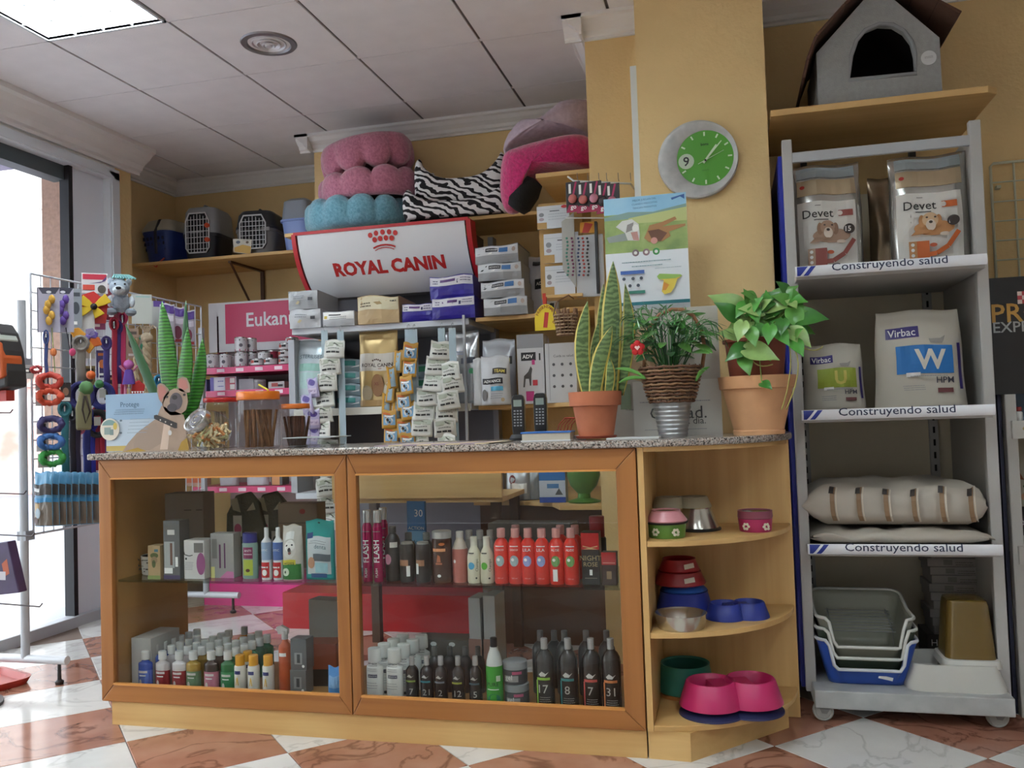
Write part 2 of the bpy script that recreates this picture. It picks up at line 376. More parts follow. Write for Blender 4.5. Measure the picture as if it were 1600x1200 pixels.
# facade across the street, square to the street view
fd = ray(50, 600); fd.z = 0; fd.normalize(); fc = fd*19; ang = math.atan2(fd.y, fd.x)-PI/2
fb = thing('street_building', 'pale pink and white rendered building across the street', 'building', (fc.x, fc.y, -.12), ang)
MB().box(-9, 0, 2.3, 9, 4, 11).build('wall', M('cfc8c2', .9, n=.05, ns=.6), fb)
MB().box(-9, -.05, 0, 9, 4, 2.3).build('wall_base', ramp_mat('pinkbase', 'noise', .9, [(.42, 'c9b4ae'), (.55, 'b98578')], .9), fb)
MB().box(-9, -.1, 2.05, 9, 0, 2.12).box(-9, -.14, 2.3, 9, 0, 2.42).build('band', M('c49a90', .9), fb)
wn = MB().box(.12, -.1, 4.0, 1.0, .02, 4.1).build('window', M('b9b3ad', .6), fb)
MB().box(.06, -.14, 3.86, 1.05, .02, 4.0).build('sill', M('d6d3cf', .6), wn); MB().box(.14, -.06, 5.52, 1.0, 0, 5.6).build('lintel', M('b9b3ad', .6), wn)
sl = MB()
for k in range(26): sl.box(.2, -.05, 4.12+k*.053, .95, -.01, 4.155+k*.053)
sl.build('shutter', M('d6d3cf', .6), wn)
aw = tag(MB().box(-5.4, -3, 2.62, -3.8, 4.2, 2.70).build('awning_soffit', M('8f8aa0', .8)), 'grey-violet soffit over the pavement outside the window', 'soffit')
# ceiling luminaires
TUBE = emit('lamp_tube', 'f2fbff', LAMP)
def luminaire(x, y, label):
    t = thing('ceiling_light', label, 'ceiling light', (x, y, CEIL), 0, 'recessed ceiling lights')
    m = MB(); s = .297
    for a, b, c, d in ((-s,-s,s,-s+.012), (-s,s-.012,s,s), (-s,-s,-s+.012,s), (s-.012,-s,s,s)): m.box(a, b, -.004, c, d, .012)
    m.build('frame', M('c9cdd0', .4), t)
    MB().box(-s, -s, .075, s, s, .085).build('diffuser', TUBE, t)
    m = MB()
    for k in (-.1425, 0, .1425):
        m.box(k-.003, -.285, .0, k+.003, .285, .045); m.box(-.285, k-.003, .0, .285, k+.003, .045)
    for a, b, c, d in ((-.287,-.287,.287,-.285), (-.287,.285,.287,.287), (-.287,-.287,-.285,.287), (.285,-.287,.287,.287)): m.box(a, b, 0, c, d, .075)
    m.build('louvre', M('e8f0f2', .25, spec=.6), t)
for k, (x, y) in enumerate(LAMPS):
    luminaire(x, y, 'square recessed fluorescent light with a white louvre in the ceiling, nearest the window' if k == 0 else 'square recessed fluorescent light with a white louvre, the %s one behind the viewer' % ORD[k-1])
vp = at(420, 68, z=CEIL)
t = thing('ceiling_vent', 'round chrome air diffuser with concentric rings in a ceiling panel', 'vent', (vp.x, vp.y, CEIL))
MB().lathe([(.092, .0), (.098, -.008), (.12, -.006), (.125, 0), (.12, .002), (.092, .004)], seg=40, cap=False).build('flange', M('8f8d90', .35, .6), t, True)
for r, z in ((.078, -.004), (.054, -.008), (.03, -.012)):
    MB().lathe([(r-.018, z+.012), (r-.004, z-.002), (r, z), (r, z+.003), (r-.016, z+.016)], seg=36, cap=False).build('ring', M('d4d2d4', .35, .3), t, True)
MB().lathe([(.0, -.018), (.014, -.017), (.018, -.01), (.012, .004)], seg=24).build('hub', M('d4d2d4', .35, .3), t, True)
MB().lathe([(0, .008), (.095, .008)], seg=36, cap=False).build('throat', M('252426', .9), t)
# ================================================================ display counter
FRW = ramp_mat('frame_wood', 'noise', 1.4, [(.32, '8a5628'), (.5, '9d6633'), (.72, 'a96f3a')], .38, .5, 6, (.6, 14, 14), .03)
FRV = ramp_mat('frame_wood_upright', 'noise', 1.4, [(.32, '8a5628'), (.5, '9d6633'), (.72, 'a96f3a')], .38, .5, 6, (14, 14, .6), .03)
LW = ramp_mat('beech', 'noise', 1.6, [(.3, 'c39a5e'), (.7, 'd2ac70')], .5, .3, 6, (.7, 9, 16), .0)
LWV = ramp_mat('beech_upright', 'noise', 1.6, [(.3, 'c39a5e'), (.7, 'd2ac70')], .5, .3, 6, (16, 9, .7), .0)
CG = glass('cabinet_glass', (.93, .95, .95), 1.3)
dc = thing('display_counter', 'long wooden shop counter with two glazed display doors under a granite top', 'display counter', (-1.26, 2.69, 0))
ox, oy = 1.26, -2.69
def bx(m, x0, y0, z0, x1, y1, z1, k=0): return m.box(x0+ox, y0+oy, z0, x1+ox, y1+oy, z1, k)
bx(MB(), -2.205, 2.70, 0, -.29, 2.72, .085).build('plinth', LW, dc)
bx(MB(), -2.24, 2.72, .085, -2.20, 3.15, .951).build('side_panel', M('b0804a', .5, n=.08), dc)
bx(MB(), -.315, 2.72, .085, -.288, 3.15, .951).build('side_panel', M('b0804a', .5, n=.08), dc)
bx(MB(), -2.2, 2.72, .085, -.315, 3.15, .112).build('bottom_board', M('a8763f', .5, n=.08), dc)
bx(MB(), -2.2, 3.12, .90, -.315, 3.15, .951).build('rear_rail', M('a8763f', .5), dc)
bx(MB(), -2.198, 2.735, .503, -.317, 3.12, .511).build('glass_shelf', glass('shelf_glass', (.80, .88, .87), 1.42), dc)
for a in (-1.9, -1.0, -.6):
    bx(MB(), a, 3.1, .47, a+.02, 3.12, .503).build('shelf_bracket', GREY, dc)
def door(x0, x1, l, r):
    z0, z1 = .085, .951; t = .066
    m = MB()
    def pc(pts, k): m.prism([(x+ox, z) for x, z in pts], 0, .028, 'y', k)
    e = .0008
    pc([(x0, z1), (x1, z1), (x1-r, z1-t), (x0+l, z1-t)], 0)
    pc([(x0, z0), (x1, z0), (x1-r, z0+.06), (x0+l, z0+.06)], 0)
    pc([(x0, z0+e), (x0+l-e, z0+.06+e), (x0+l-e, z1-t-e), (x0, z1-e)], 1)
    pc([(x1, z0+e), (x1-r+e, z0+.06+e), (x1-r+e, z1-t-e), (x1, z1-e)], 1)
    d = m.build('door', [FRW, FRV], dc, bevel=.0025)
    yb = -.001
    for a in ((x0+l-.002, z0+.06-.001, x1-r+.002, z0+.066), (x0+l-.002, z1-t-.005, x1-r+.002, z1-t+.001)): MB().box(a[0]+ox, yb, a[1], a[2]+ox, .012, a[3]).build('glazing_bead', M('c98a48', .35), d)
    MB().box(x0+l-.008+ox, .012, z0+.05, x1-r+.008+ox, .017, z1-t+.01).build('glass_pane', CG, d)
door(-2.24, -1.262, .052, .046); door(-1.258, -.29, .032, .064)
for x in (-2.0, -1.5, -.5): MB().lathe([(0, 0), (.006, 0), (.006, .003), (0, .0035)], (x+ox, -.001, .112), 10, axis='y').build('screw', M('6b4a2a', .4), dc) if 0 else None
# worktop
GRN = bpy.data.materials.new('granite'); GRN.use_nodes = True; nt = GRN.node_tree; b = nt.nodes['Principled BSDF']
b.inputs['Roughness'].default_value = .16
tc = nd(nt, 'ShaderNodeTexCoord'); vo = nd(nt, 'ShaderNodeTexVoronoi', Scale=240.0); no = nd(nt, 'ShaderNodeTexNoise', Scale=150.0, Detail=5.0)
nt.links.new(tc.outputs['Object'], vo.inputs['Vector']); nt.links.new(tc.outputs['Object'], no.inputs['Vector'])
r1 = nd(nt, 'ShaderNodeValToRGB'); cr = r1.color_ramp; cr.interpolation = 'CONSTANT'
for i, (p, c) in enumerate(((0, '2b2725'), (.3, '9a8f86'), (.45, 'b9aea5'), (.62, '6f6660'), (.7, 'a58d7f'), (.85, 'b5ada4'))):
    e = cr.elements[i] if i < 2 else cr.elements.new(p); e.position = p; e.color = lin(c)
mx = nd(nt, 'ShaderNodeMixRGB'); mx.inputs[0].default_value = .45
r2 = nd(nt, 'ShaderNodeValToRGB'); cr = r2.color_ramp; cr.elements[0].position = .42; cr.elements[1].position = .56; cr.elements[0].color = lin('35302e'); cr.elements[1].color = lin('b9b1a9')
sx = nd(nt, 'ShaderNodeSeparateXYZ'); nt.links.new(vo.outputs['Color'], sx.inputs[0]); nt.links.new(sx.outputs[0], r1.inputs[0]); nt.links.new(no.outputs['Fac'], r2.inputs[0])
nt.links.new(r1.outputs[0], mx.inputs[1]); nt.links.new(r2.outputs[0], mx.inputs[2]); nt.links.new(mx.outputs[0], b.inputs['Base Color'])
CCX, CCY, CR = -.285, 3.16, .47
def arc(r, n=16, a0=-90, a1=0): return [(CCX+r*math.cos(R(a0+(a1-a0)*k/n)), CCY+r*math.sin(R(a0+(a1-a0)*k/n))) for k in range(n+1)]
TOPZ = .975
poly = [(-2.275, 3.19), (-2.275, 2.672)]+arc(CCY-2.672, 18)+[(CCX+CCY-2.672, 3.19)]
wt = tag(MB().prism(poly, .952, TOPZ, 'z').build('counter_worktop', GRN, bevel=.006), 'speckled grey granite worktop with a rounded right end on the counter', 'worktop')
# rounded open corner shelf
cs = thing('corner_shelf', 'light wooden corner shelf unit with rounded open shelves at the right end of the counter', 'shelf unit', (CCX, CCY, 0))
def rel(pts): return [(x-CCX, y-CCY) for x, y in pts]
MB().box(.0, -.47, .085, .018, -.01, .952).build('side_panel', LWV, cs)
MB().box(.018, -.022, .0, .475, -.004, .952).build('back_panel', LWV, cs)
q = rel(arc(.47, 20))
for zt in (.662, .383, .103):
    MB().prism([(.019, -.022), (.019, -.468)]+[p for p in q if p[0] > .02 and p[1] < -.022]+[(.468, -.022)], zt-.017, zt, 'z').build('shelf', LW, cs, bevel=.002)
MB().prism([(.019, -.022), (.019, -.468)]+[p for p in q if p[0] > .02 and p[1] < -.022]+[(.468, -.022)], .938, .952, 'z').build('top_board', LW, cs)
MB().prism([(0, -.46), (.127, -.467), (.43, -.128), (.43, -.03), (.4, -.03), (.4, -.118), (.118, -.44), (0, -.44)], 0, .086, 'z').build('plinth', LW, cs)
# ================================================================ grey gondola on castors, right
GG = M('aeaca8', .45, n=.03, ns=4); GBK = M('d6cbb2', .7, n=.04, ns=3); GBL = M('1c2a9c', .4)
gx0, gx1, gy0, gy1 = .217, .862, 3.2, 3.77
gd = thing('gondola_shelving', 'grey metal shelving bay on castors with blue side panel beside the counter', 'shelving', (.54, 3.45, 0))
gX, gY = -.54, -3.45
def gb(x0, y0, z0, x1, y1, z1): return MB().box(x0+gX, y0+gY, z0, x1+gX, y1+gY, z1)
for xa, xb in ((gx0, gx0+.034), (gx1-.036, gx1)): gb(xa, gy0, .07, xb, gy0+.03, 2.014).build('upright', GG, gd, bevel=.003)
gb(gx0+.002, gy0+.03, .07, gx0+.02, gy1, 1.98).build('side_panel', GG, gd)
gb(gx0-.012, gy0+.05, .07, gx0+.001, gy1, 1.97).build('outer_side_panel', GBL, gd)
gb(gx1-.02, gy0+.03, .07, gx1-.002, gy1, 1.98).build('side_panel', GG, gd)
gb(gx0+.02, gy1-.02, .07, gx1-.02, gy1-.005, 1.92).build('back_panel', GBK, gd)
for x in (gx0+.06, gx1-.1):
    m = gb(x, gy1-.04, .1, x+.032, gy1-.021, 1.9).build('slotted_rail', GG, gd)
    s = MB()
    for k in range(34): s.box(x+.012+gX, gy1-.0415+gY, .14+k*.05, x+.02+gX, gy1-.0395+gY, .165+k*.05)
    s.build('slot', M('1c1a18', .8), m)['kind'] = 'stuff'
gb(gx0+.034, gy0+.002, 1.93, gx1-.036, gy0+.018, 1.965).build('top_bar', M('a9abad', .45), gd)
BLU = M('20328c', .45)
SHZ = (1.527, 1.035, .582)
def strip(par, x0, x1, zc, y):
    h = .021; w = x1-x0
    def f(u, v, o=0): a = -.9+v*1.5; return (x0+u*w, y-.02*math.cos(a)-o*math.cos(a), zc+.026*math.sin(a)+.004+o*math.sin(a))
    s = MB().surf(lambda u, v: f(u, v), 2, 8).surf(lambda u, v: f(u, v, -.002), 2, 8).build('price_strip', M('e6e8ec', .3), par, 'all')
    mp = lambda x, z, o: f((x-x0)/w, .5+z/.046, o)
    it = [('q', BLU, [(x0+.006, -.018), (x0+.016, -.018), (x0+.042, .02), (x0+.006, .02)]), ('q', BLU, [(x0+.026, -.018), (x0+.042, -.018), (x0+.068, .02), (x0+.052, .02)])]
    it.append(('t', M('2a3350', .5), 'Construyendo salud', (x0+x1)/2, .006, .36, 0, .006))
    decal(s, mp, it, n=4)
for zt in SHZ:
    s = gb(gx0+.022, 3.12, zt-.03, gx1-.03, gy1-.045, zt).build('shelf', GG, gd, bevel=.002)
    strip(s, gx0+.018+gX, gx1-.03+gX, zt-.005, 3.115+gY)
s = gb(.236, 3.1, .045, .845, 3.72, .105).build('base_shelf', M('a9aaa8', .5, n=.12, ns=14), gd, bevel=.004)
for x, y in ((.262, 3.12), (.80, 3.14), (.262, 3.66), (.80, 3.66)):
    fr_ = y < 3.3; c = MB().lathe([(.0, -.011), (.024, -.011), (.026, -.008), (.03, -.011), (.034, -.007), (.034, .007), (.03, .011), (.0, .011)], (x+gX, y+gY, .034), 22, axis='y' if fr_ else 'x').build('castor_wheel', M('9b9a94', .5), gd, True)
    for e in (-.02, .014): MB().prism([((x+gX if fr_ else y+gY)-.012, .045), ((x+gX if fr_ else y+gY)+.022, .045), ((x+gX if fr_ else y+gY)+.01, .028), ((x+gX if fr_ else y+gY)-.006, .03)], (y+gY if fr_ else x+gX)+e, (y+gY if fr_ else x+gX)+e+.006, 'y' if fr_ else 'x').build('castor_fork', M('7e7e7c', .4, .6), c)
# wall shelf above it
ws = thing('wall_shelf', 'light wooden wall shelf above the grey shelving bay', 'shelf', (.56, 3.6, 2.1))
ZSHELF = topz(1380, 152, 3.27); z1 = ZSHELF
MB().prism([(-.372, .199), (-.372, -.33), (.35, -.33), (.385, -.30), (.385, .199)], z1-.024-2.1, z1-2.1, 'z').build('board', LW, ws, bevel=.002)
for x in (-.22, .2):
    MB().box(x-.012, .17, -.10+z1-2.124, x+.012, .199, z1-2.124).build('bracket', M('3a332c', .5), ws)
# ================================================================ shelves of the niche behind the counter
def board(name, label, poly, z, th=.02):
    c = (sum(p[0] for p in poly)/len(poly), sum(p[1] for p in poly)/len(poly)); t = thing(name, label, 'shelf', (c[0], c[1], z))
    MB().prism([(x-c[0], y-c[1]) for x, y in poly], -th, 0, 'z').build('board', LW, t, bevel=.002); return t, c
SL = 2.131; SM = 2.112; SR = 2.14
t, c = board('wall_shelf', 'light wooden wall shelf carrying the pet carriers in the left recess', [(-3.725, 4.8), (-2.38, 4.8), (-2.38, 5.275), (-3.725, 5.275)], SL)
for x in (-3.05,):
    m = MB().box(x-c[0]-.012, .22, -.45, x-c[0]+.012, .236, -.02).box(x-c[0]-.01, -.17, -.034, x-c[0]+.01, .22, -.02)
    m.build('bracket', M('5a3a22', .5), t)
    MB().tube([(x-c[0], -.16, -.03), (x-c[0], .22, -.42)], .008, 6).build('brace', M('5a3a22', .5), t)
board('wall_shelf', 'light wooden wall shelf carrying the plush pet beds above the lightbox sign', [(-2.35, 4.3), (-.82, 4.3), (-.82, 4.695), (-2.35, 4.695)], SM)
board('wall_shelf', 'short deep wooden shelf under the bright pink bed beside the column', [(-.80, 3.74), (XC0-.005, 3.74), (XC0-.005, 4.695), (-.80, 4.695)], SR)
def cpoly(x0, yb, yf): return [(x0, 4.695), (x0, yb), (x0+.22, yb-.005), (x0+.36, yb-.04), (x0+.46, yb-.14), (x0+.50, yf), (XC0-.005, yf), (XC0-.005, 4.695)]
SA, SB, SD = 1.553, 1.118, .665
board('wall_shelf', 'light wooden shelf holding the stack of grey food packs', cpoly(-1.2, 4.08, 3.9), SA)
board('wall_shelf', 'light wooden shelf behind the cordless phones holding upright food bags', cpoly(-1.2, 4.08, 3.9), SB)
board('wall_shelf', 'low wooden shelf with a curved front seen through the right glass door', [(-1.2, 4.695), (-1.2, 3.95), (-.95, 3.93), (-.80, 3.86), (-.74, 3.72), (XC0-.005, 3.72), (XC0-.005, 4.695)], SD)
MBW = M('6b4526', .6, n=.08)
tag(MB().box(-1.17, 3.955, 0, XC0-.012, 3.97, SD-.022).build('base_panel', M('54351c', .55, n=.1)), 'dark brown wooden panel below the low curved shelf behind the counter', 'panel')
wp = tag(MB().box(-1.196, 4.12, 0, -1.178, 4.69, .64).build('shelf_side_board', MBW), 'tall wooden side board between the steel gondola and the wooden shelves', 'side board')
lb = thing('low_table', 'light wooden work table behind the counter seen through the right glass door', 'table', (-1.35, 3.75, 0))
MB().box(-.38, -.2, .70, .40, .2, .72).build('table_top', LW, lb)
MB().box(-.38, -.21, .72, .40, -.19, .90).build('modesty_board', LW, lb)
for sx in (-.36, .34):
    for sy in (-.18, .14): MB().box(sx, sy, 0, sx+.04, sy+.04, .70).build('leg', M('4a3018', .6), lb)
# steel gondola with the lightbox
rg = thing('gondola_shelving', 'pale steel shelving bay below the white lightbox sign', 'shelving', (-1.72, 4.4, 0))
rX, rY = 1.72, -4.4
def rb(x0, y0, z0, x1, y1, z1): return MB().box(x0+rX, y0+rY, z0, x1+rX, y1+rY, z1)
RG = M('8d8e94', .45); RB = M('6c6a70', .6)
rb(-2.2, 4.62, 0, -1.23, 4.64, 2.0).build('back_panel', RB, rg)
for x in (-2.235, -1.255): rb(x, 4.55, 0, x+.03, 4.62, 2.05).build('upright', RG, rg)
RZ = (1.553, 1.133, .70)
for k, z in enumerate(RZ):
    s = rb(-2.2, 4.08, z-.03, -1.235, 4.6, z).build('shelf', M('c7c9ce', .45), rg, bevel=.002)
    if k == 1:
        rb(-2.195, 4.07, z-.038, -1.24, 4.08, z).build('price_strip', M('d9d5c8', .5), s)
rb(-2.3, 4.1, 0, -1.2, 4.6, .185).build('base', M('a3141c', .35), rg)
for x0, x1 in ((-2.235, -2.2),): rb(x0, 4.1, .7, x1, 4.55, 1.5).build('side_panel', M('a9aab0', .5), rg)
# lightbox sign: quarter-round front
LBX0, LBX1, LBY = -2.2, -1.235, 4.12
sg = thing('lightbox_sign', 'white curved lightbox sign with red lettering and crown above the steel shelves', 'sign', ((LBX0+LBX1)/2, 4.4, 1.74))
hw = (LBX1-LBX0)/2; zt, zb = .318, .0
def lbp(v):   # profile: v 0 bottom .. 1 top -> (y, z) relative
    a = v*R(80); return (-.06-.22*math.sin(a)**.9, zb+(zt-zb)*(1-math.cos(a))/(1-math.cos(R(80)))*.35+(zt-zb)*v*.65)
MB().surf(lambda u, v: (-hw+.02+u*(2*hw-.04), *lbp(v)), 2, 16).build('face', M('d7d6d8', .3), sg, 'all')
pr = [lbp(k/16) for k in range(17)]
for s in (-1, 1):
    MB().prism([(y-.006, z) for y, z in pr]+[(y+.085, z) for y, z in reversed(pr)], s*hw-.012, s*hw+.012, 'x').build('end_cap', M('b01e26', .4), sg)
MB().box(-hw, lbp(1)[0]-.006, zt-.006, hw, -.17, zt+.01).build('top_rim', M('b01e26', .4), sg); MB().box(-hw+.03, -.035, zb+.01, hw-.03, .1, zt-.03).build('housing', M('55504e', .6), sg)
def lbm(x, z, o): 
    v = .5+z/.36; y, zz = lbp(v); return (x, y-o*2, zz+o)
LR = M('b3211f', .4)
it = [('t', LR, 'ROYAL CANIN', .02, -.01, .62, 0, .045)]
for k in range(5):
    a = R(-32+16*k); it += [('e', LR, .02+.125*math.sin(a)*1.05, .092+.062*math.cos(a), .0125, .0125)]
for k in range(4):
    a = R(-21+14*k); it += [('e', LR, .02+.115*math.sin(a)*1.15, .066+.058*math.cos(a), .013, .013)]
it += [('l', LR, [(.02+.095*math.sin(R(-40+16*k)), .036+.056*math.cos(R(-40+16*k))) for k in range(6)], .008), ('l', LR, [(.02+.082*math.sin(R(-40+16*k)), .026+.053*math.cos(R(-40+16*k))) for k in range(6)], .004)]
decal(sg, lbm, it, n=3)
# pink gondola left of it
eg = thing('gondola_shelving', 'magenta fronted shelving bay with white lettered header behind the counter', 'shelving', (-2.7, 4.7, 0))
def eb(x0, y0, z0, x1, y1, z1): return MB().box(x0+2.7, y0-4.7, z0, x1+2.7, y1-4.7, z1)
MAG = M('c2185b', .35); EZ = (1.395, 1.262, .70)
ex0, ex1 = at(300, 600, y=4.5).x, -2.30
eb(ex0, 4.88, 0, ex1, 4.9, 1.84).build('back_panel', M('9b8f90', .6), eg)
EZ = (1.404, 1.268, .708)
for z in EZ:
    s = eb(ex0, 4.5, z-.035, ex1, 4.87, z-.004).build('shelf', M('b3174f', .4), eg)
    f = eb(ex0, 4.49, z-.036, ex1, 4.5, z).build('shelf_front', MAG, s)
    pass
    decal(s, lambda x, zz, o: (x, 4.49-4.7-o, zz), [('r', M('e3c4cf', .5), ex0+2.7+.05+k*.125, z-.028, ex0+2.7+.10+k*.125, z-.008) for k in range(7)])  # row of pale price tickets along the shelf front
eb(ex0, 4.58, 0, ex1, 4.6, .19).build('kick_board', M('d11a78', .3), eg)
eb(ex0, 4.6, .17, ex1, 4.88, .19).build('base', MAG, eg)
hx0 = at(326, 500, y=4.8).x; hx1 = at(352, 500, y=4.8).x; hz0 = topz(390, 548, 4.8); hz1 = topz(390, 470, 4.8)
hd = eb(hx0, 4.80, hz0, -2.4, 4.815, hz1).build('header_board', M('c9c6c9', .45), eg)
decal(hd, flat(4.80-4.7), [('r', M('b3114c', .4), hx1+2.7, hz0+.05, -2.4+2.7, hz1-.012), ('t', M('d9d2d8', .5), 'Eukanuba', at(385, 500, y=4.8).x+2.7+.23, topz(400, 499, 4.8), .46, 0, .015)])
MB().box(ex0+2.7-.02, 4.80-4.7, 1.3, ex0+2.7-.008, 4.88-4.7, 1.75).build('side_edge', M('8a1230', .4), eg)
# ================================================================ packs and bottles
def rrect(w, d, z, r=.25, n=48, cx=0, cy=0):
    "rounded rectangle sampled evenly along its length"
    R_ = min(w, d)*r; seg = []
    for (sx, sy, a0) in ((1, 1, 0), (-1, 1, 90), (-1, -1, 180), (1, -1, 270)):
        for k in range(7): a = R(a0+15*k); seg.append((sx*(w/2-R_)+R_*math.cos(a), sy*(d/2-R_)+R_*math.sin(a)))
    seg.append(seg[0]); L = [0]
    for a, b in zip(seg, seg[1:]): L.append(L[-1]+math.hypot(b[0]-a[0], b[1]-a[1]))
    out = []; j = 0
    for k in range(n):
        s = L[-1]*k/n
        while L[j+1] < s: j += 1
        q = (s-L[j])/(L[j+1]-L[j]); out.append((cx+seg[j][0]*(1-q)+seg[j+1][0]*q, cy+seg[j][1]*(1-q)+seg[j+1][1]*q, z))
    return out
def prof(kind, r, h, cap):
    b = h-cap
    if kind == 'round': return [(0, 0), (r*.9, 0), (r, .006), (r, b*.80), (r*.93, b*.87), (r*.7, b*.94), (r*.42, b*.985), (r*.42, b)]
    if kind == 'slope': return [(0, 0), (r*.9, 0), (r, .006), (r, b*.66), (r*.93, b*.76), (r*.72, b*.88), (r*.5, b*.96), (r*.5, b)]
    if kind == 'can': return [(0, 0), (r*.92, 0), (r, .004), (r, b*.93), (r*.8, b*.97), (r*.62, b)]
    if kind == 'jar': return [(0, 0), (r*.94, 0), (r, .005), (r, b*.96), (r*.9, b)]
    if kind == 'square': return [(0, 0), (r*.95, 0), (r, .004), (r, b*.84), (r*.95, b*.88), (r*.6, b*.93), (r*.42, b*.97), (r*.42, b)]
def bottle(name, label, cat, loc, r, h, kind, body, capm, cap=.03, capr=.6, lab=None, lz=(.15, .65), items=None, group=None, rotz=0, sy=1, taper=1):
    t = thing(name, label, cat, loc, rotz, group)
    MB().lathe(prof(kind, r, h, cap), seg=20, sy=sy).build('body', body, t, True)
    cr = r*capr; MB().lathe([(cr*.5, h-cap-.002), (cr, h-cap), (cr, h-cap*.25), (cr*taper, h-.002), (cr*taper*.9, h), (0, h)], seg=18, sy=max(sy, .8)).build('cap', capm, t, True)
    z0, z1 = h*lz[0], h*lz[1]
    if lab: MB().lathe([(r+.0004, z0), (r+.0006, z1)], seg=20, sy=sy, cap=False).build('label_band', lab, t, 'all')
    if items:
        f = (lambda x, z, o: ((r+o+.0006)*math.sin(x/r), -(r+o+.0006)*math.cos(x/r)*sy, z))
        decal(t, f, items, n=3)
    return t
def carton(name, label, cat, loc, w, d, h, mat, items=(), rotz=0, group=None, side=None, rot=None, bevel=.0015):
    t = thing(name, label, cat, loc, rotz, group, rot)
    MB().box(-w/2, -d/2, 0, w/2, d/2, h).build('carton', mat, t, bevel=bevel)
    if items: decal(t, flat(-d/2), list(items))
    if side: decal(t, lambda y, z, o: (w/2+o, y, z), list(side))
    return t
class Pouch:
    "soft pack: gusseted base, flat sealed top; front surface pt(x,z,offset) carries labels"
    def __init__(s, w, h, d, seed=0, seal=.08, wr=.004, top=.97, lean=0): s.w, s.h, s.d, s.sd, s.seal, s.wr, s.top, s.lean = w, h, d, seed, seal, wr, top, lean
    def th(s, u, v):
        e = max(0, 1-abs(u)**3.2)**.55
        if v > 1-s.seal: k = .05
        else:
            q = v/(1-s.seal); k = .05+.95*(math.sin(min(1, .62+q*.6)*PI/2) if q < .45 else math.cos((q-.45)/.55*PI/2)**.75)
        w = noise.noise(Vector((u*2.2+s.sd, v*3.1, s.sd*1.7)))*1.3+noise.noise(Vector((u*5+s.sd, v*7, 3)))*.6
        return s.d/2*k*e+s.wr*w*e*(1 if v < 1-s.seal else .35)
    def pt(s, x, z, o=0, side=1):
        u = max(-1, min(1, x/(s.w/2))); v = max(0, min(1, z/s.h))
        ww = 1-(1-s.top)*v+.012*math.sin(v*9+s.sd)
        return (x*ww, -side*(s.th(u, v)+o)+s.lean*v*v, z+.004*math.sin(u*4+s.sd)*v)
    def mesh(s, nu=16, nv=18):
        m = MB(); us = [math.sin((i/nu-.5)*PI) for i in range(nu+1)]
        n = nu+1
        for sd in (1, -1):
            m.add([s.pt(us[i]*s.w/2, s.h*j/nv, 0, sd) for j in range(nv+1) for i in range(n)], [(j*n+i, j*n+i+1, (j+1)*n+i+1, (j+1)*n+i) for j in range(nv) for i in range(nu)])
        N = n*(nv+1)
        m.f += [(i, i+1, N+i+1, N+i) for i in range(nu)]+[(N-n+i, N-n+i+1, 2*N-n+i+1, 2*N-n+i) for i in range(nu)]; m.m += [0]*(2*nu)
        return m
def pouch(name, label, cat, loc, w, h, d, mat, items=(), rotz=0, group=None, seed=0, rot=None, seal=.08, wr=.004, top=.97, lean=0, n=12, body='bag_body', off=.0016):
    t = thing(name, label, cat, loc, rotz, group, rot); p = Pouch(w, h, d, seed, seal, wr, top, lean)
    p.mesh(18, 22).build(body, mat, t, 'all')
    if items: decal(t, p.pt, list(items), off=off, n=n)
    return t, p
US, LS = .5115, .1125
def bx_(px, y, z): # world x of a pixel column at this shelf height
    for py in (700,): q = at(px, 905 if z > .4 else 1080, y=y)
    return q.x
PL = dict
# --- upper shelf, right door
MG = M('a60d4c', .25, .3); SV = M('c4bfb9', .25, .7)
for k, (px, y) in enumerate(((575.5, 2.775), (592, 2.775), (601, 2.86))):
    x = bx_(px, y, US); h = topz(px, 797, 2.775)-US; r = .0165
    bottle('spray_bottle', ['slim magenta spray bottle at the far left of the right display door', 'slim magenta spray bottle with large upright white letters', 'magenta spray bottle half hidden behind the two front ones'][k], 'bottle', (x, y, US), r, h, 'can', MG, SV, .042, .86,
           items=[('t', WH, 'FLASH', 0, h*.43, .075, 90, .01), ('t', WH, 'FLASH', 0, h*.13, .03, 90), ('r', SV, -.014, h*.70, .014, h*.71)], group='magenta spray bottles')
DK = M('2c2624', .3); DK2 = M('3a3330', .35)
bottle('shampoo_bottle', 'dark bottle with a pink badge and white price sticker', 'bottle', (bx_(615, 2.80, US), 2.80, US), .026, topz(615, 822, 2.8)-US, 'round', DK2, M('57524e', .4), .022, .5,
       items=[('r', M('d8d2c8', .5), .0, .115, .026, .133), ('e', M('c58a9c', .5), -.008, .075, .012, .018)])
for k, (px, lab) in enumerate(((637, 'short dark tub with two pale stickers on the glass shelf'), (662, 'short dark tub with an orange-brown label and a white sticker'))):
    y = 2.79; bottle('grooming_tub', lab, 'tub', (bx_(px, y, US), y, US), .025, topz(px, 846, y)-US, 'jar', M('332a26', .3), M('9a958e', .35), .008, .8,
       items=[('r', M('a97a5c', .5), -.02, .055, .012, .075), ('r', WH, .006-k*.026, .02+k*.008, .018-k*.026, .055+k*.008)])
for k, (px, lab) in enumerate(((640, 'dark bottle with a pale cap behind the two short tubs'), (668, 'second dark bottle with a pale cap behind the two short tubs'))):
    y = 2.9; bottle('shampoo_bottle', lab, 'bottle', (bx_(px, y, US), y, US), .026, topz(px, 832, y)-US, 'round', DK, M('8d8a84', .4), .025, .48)
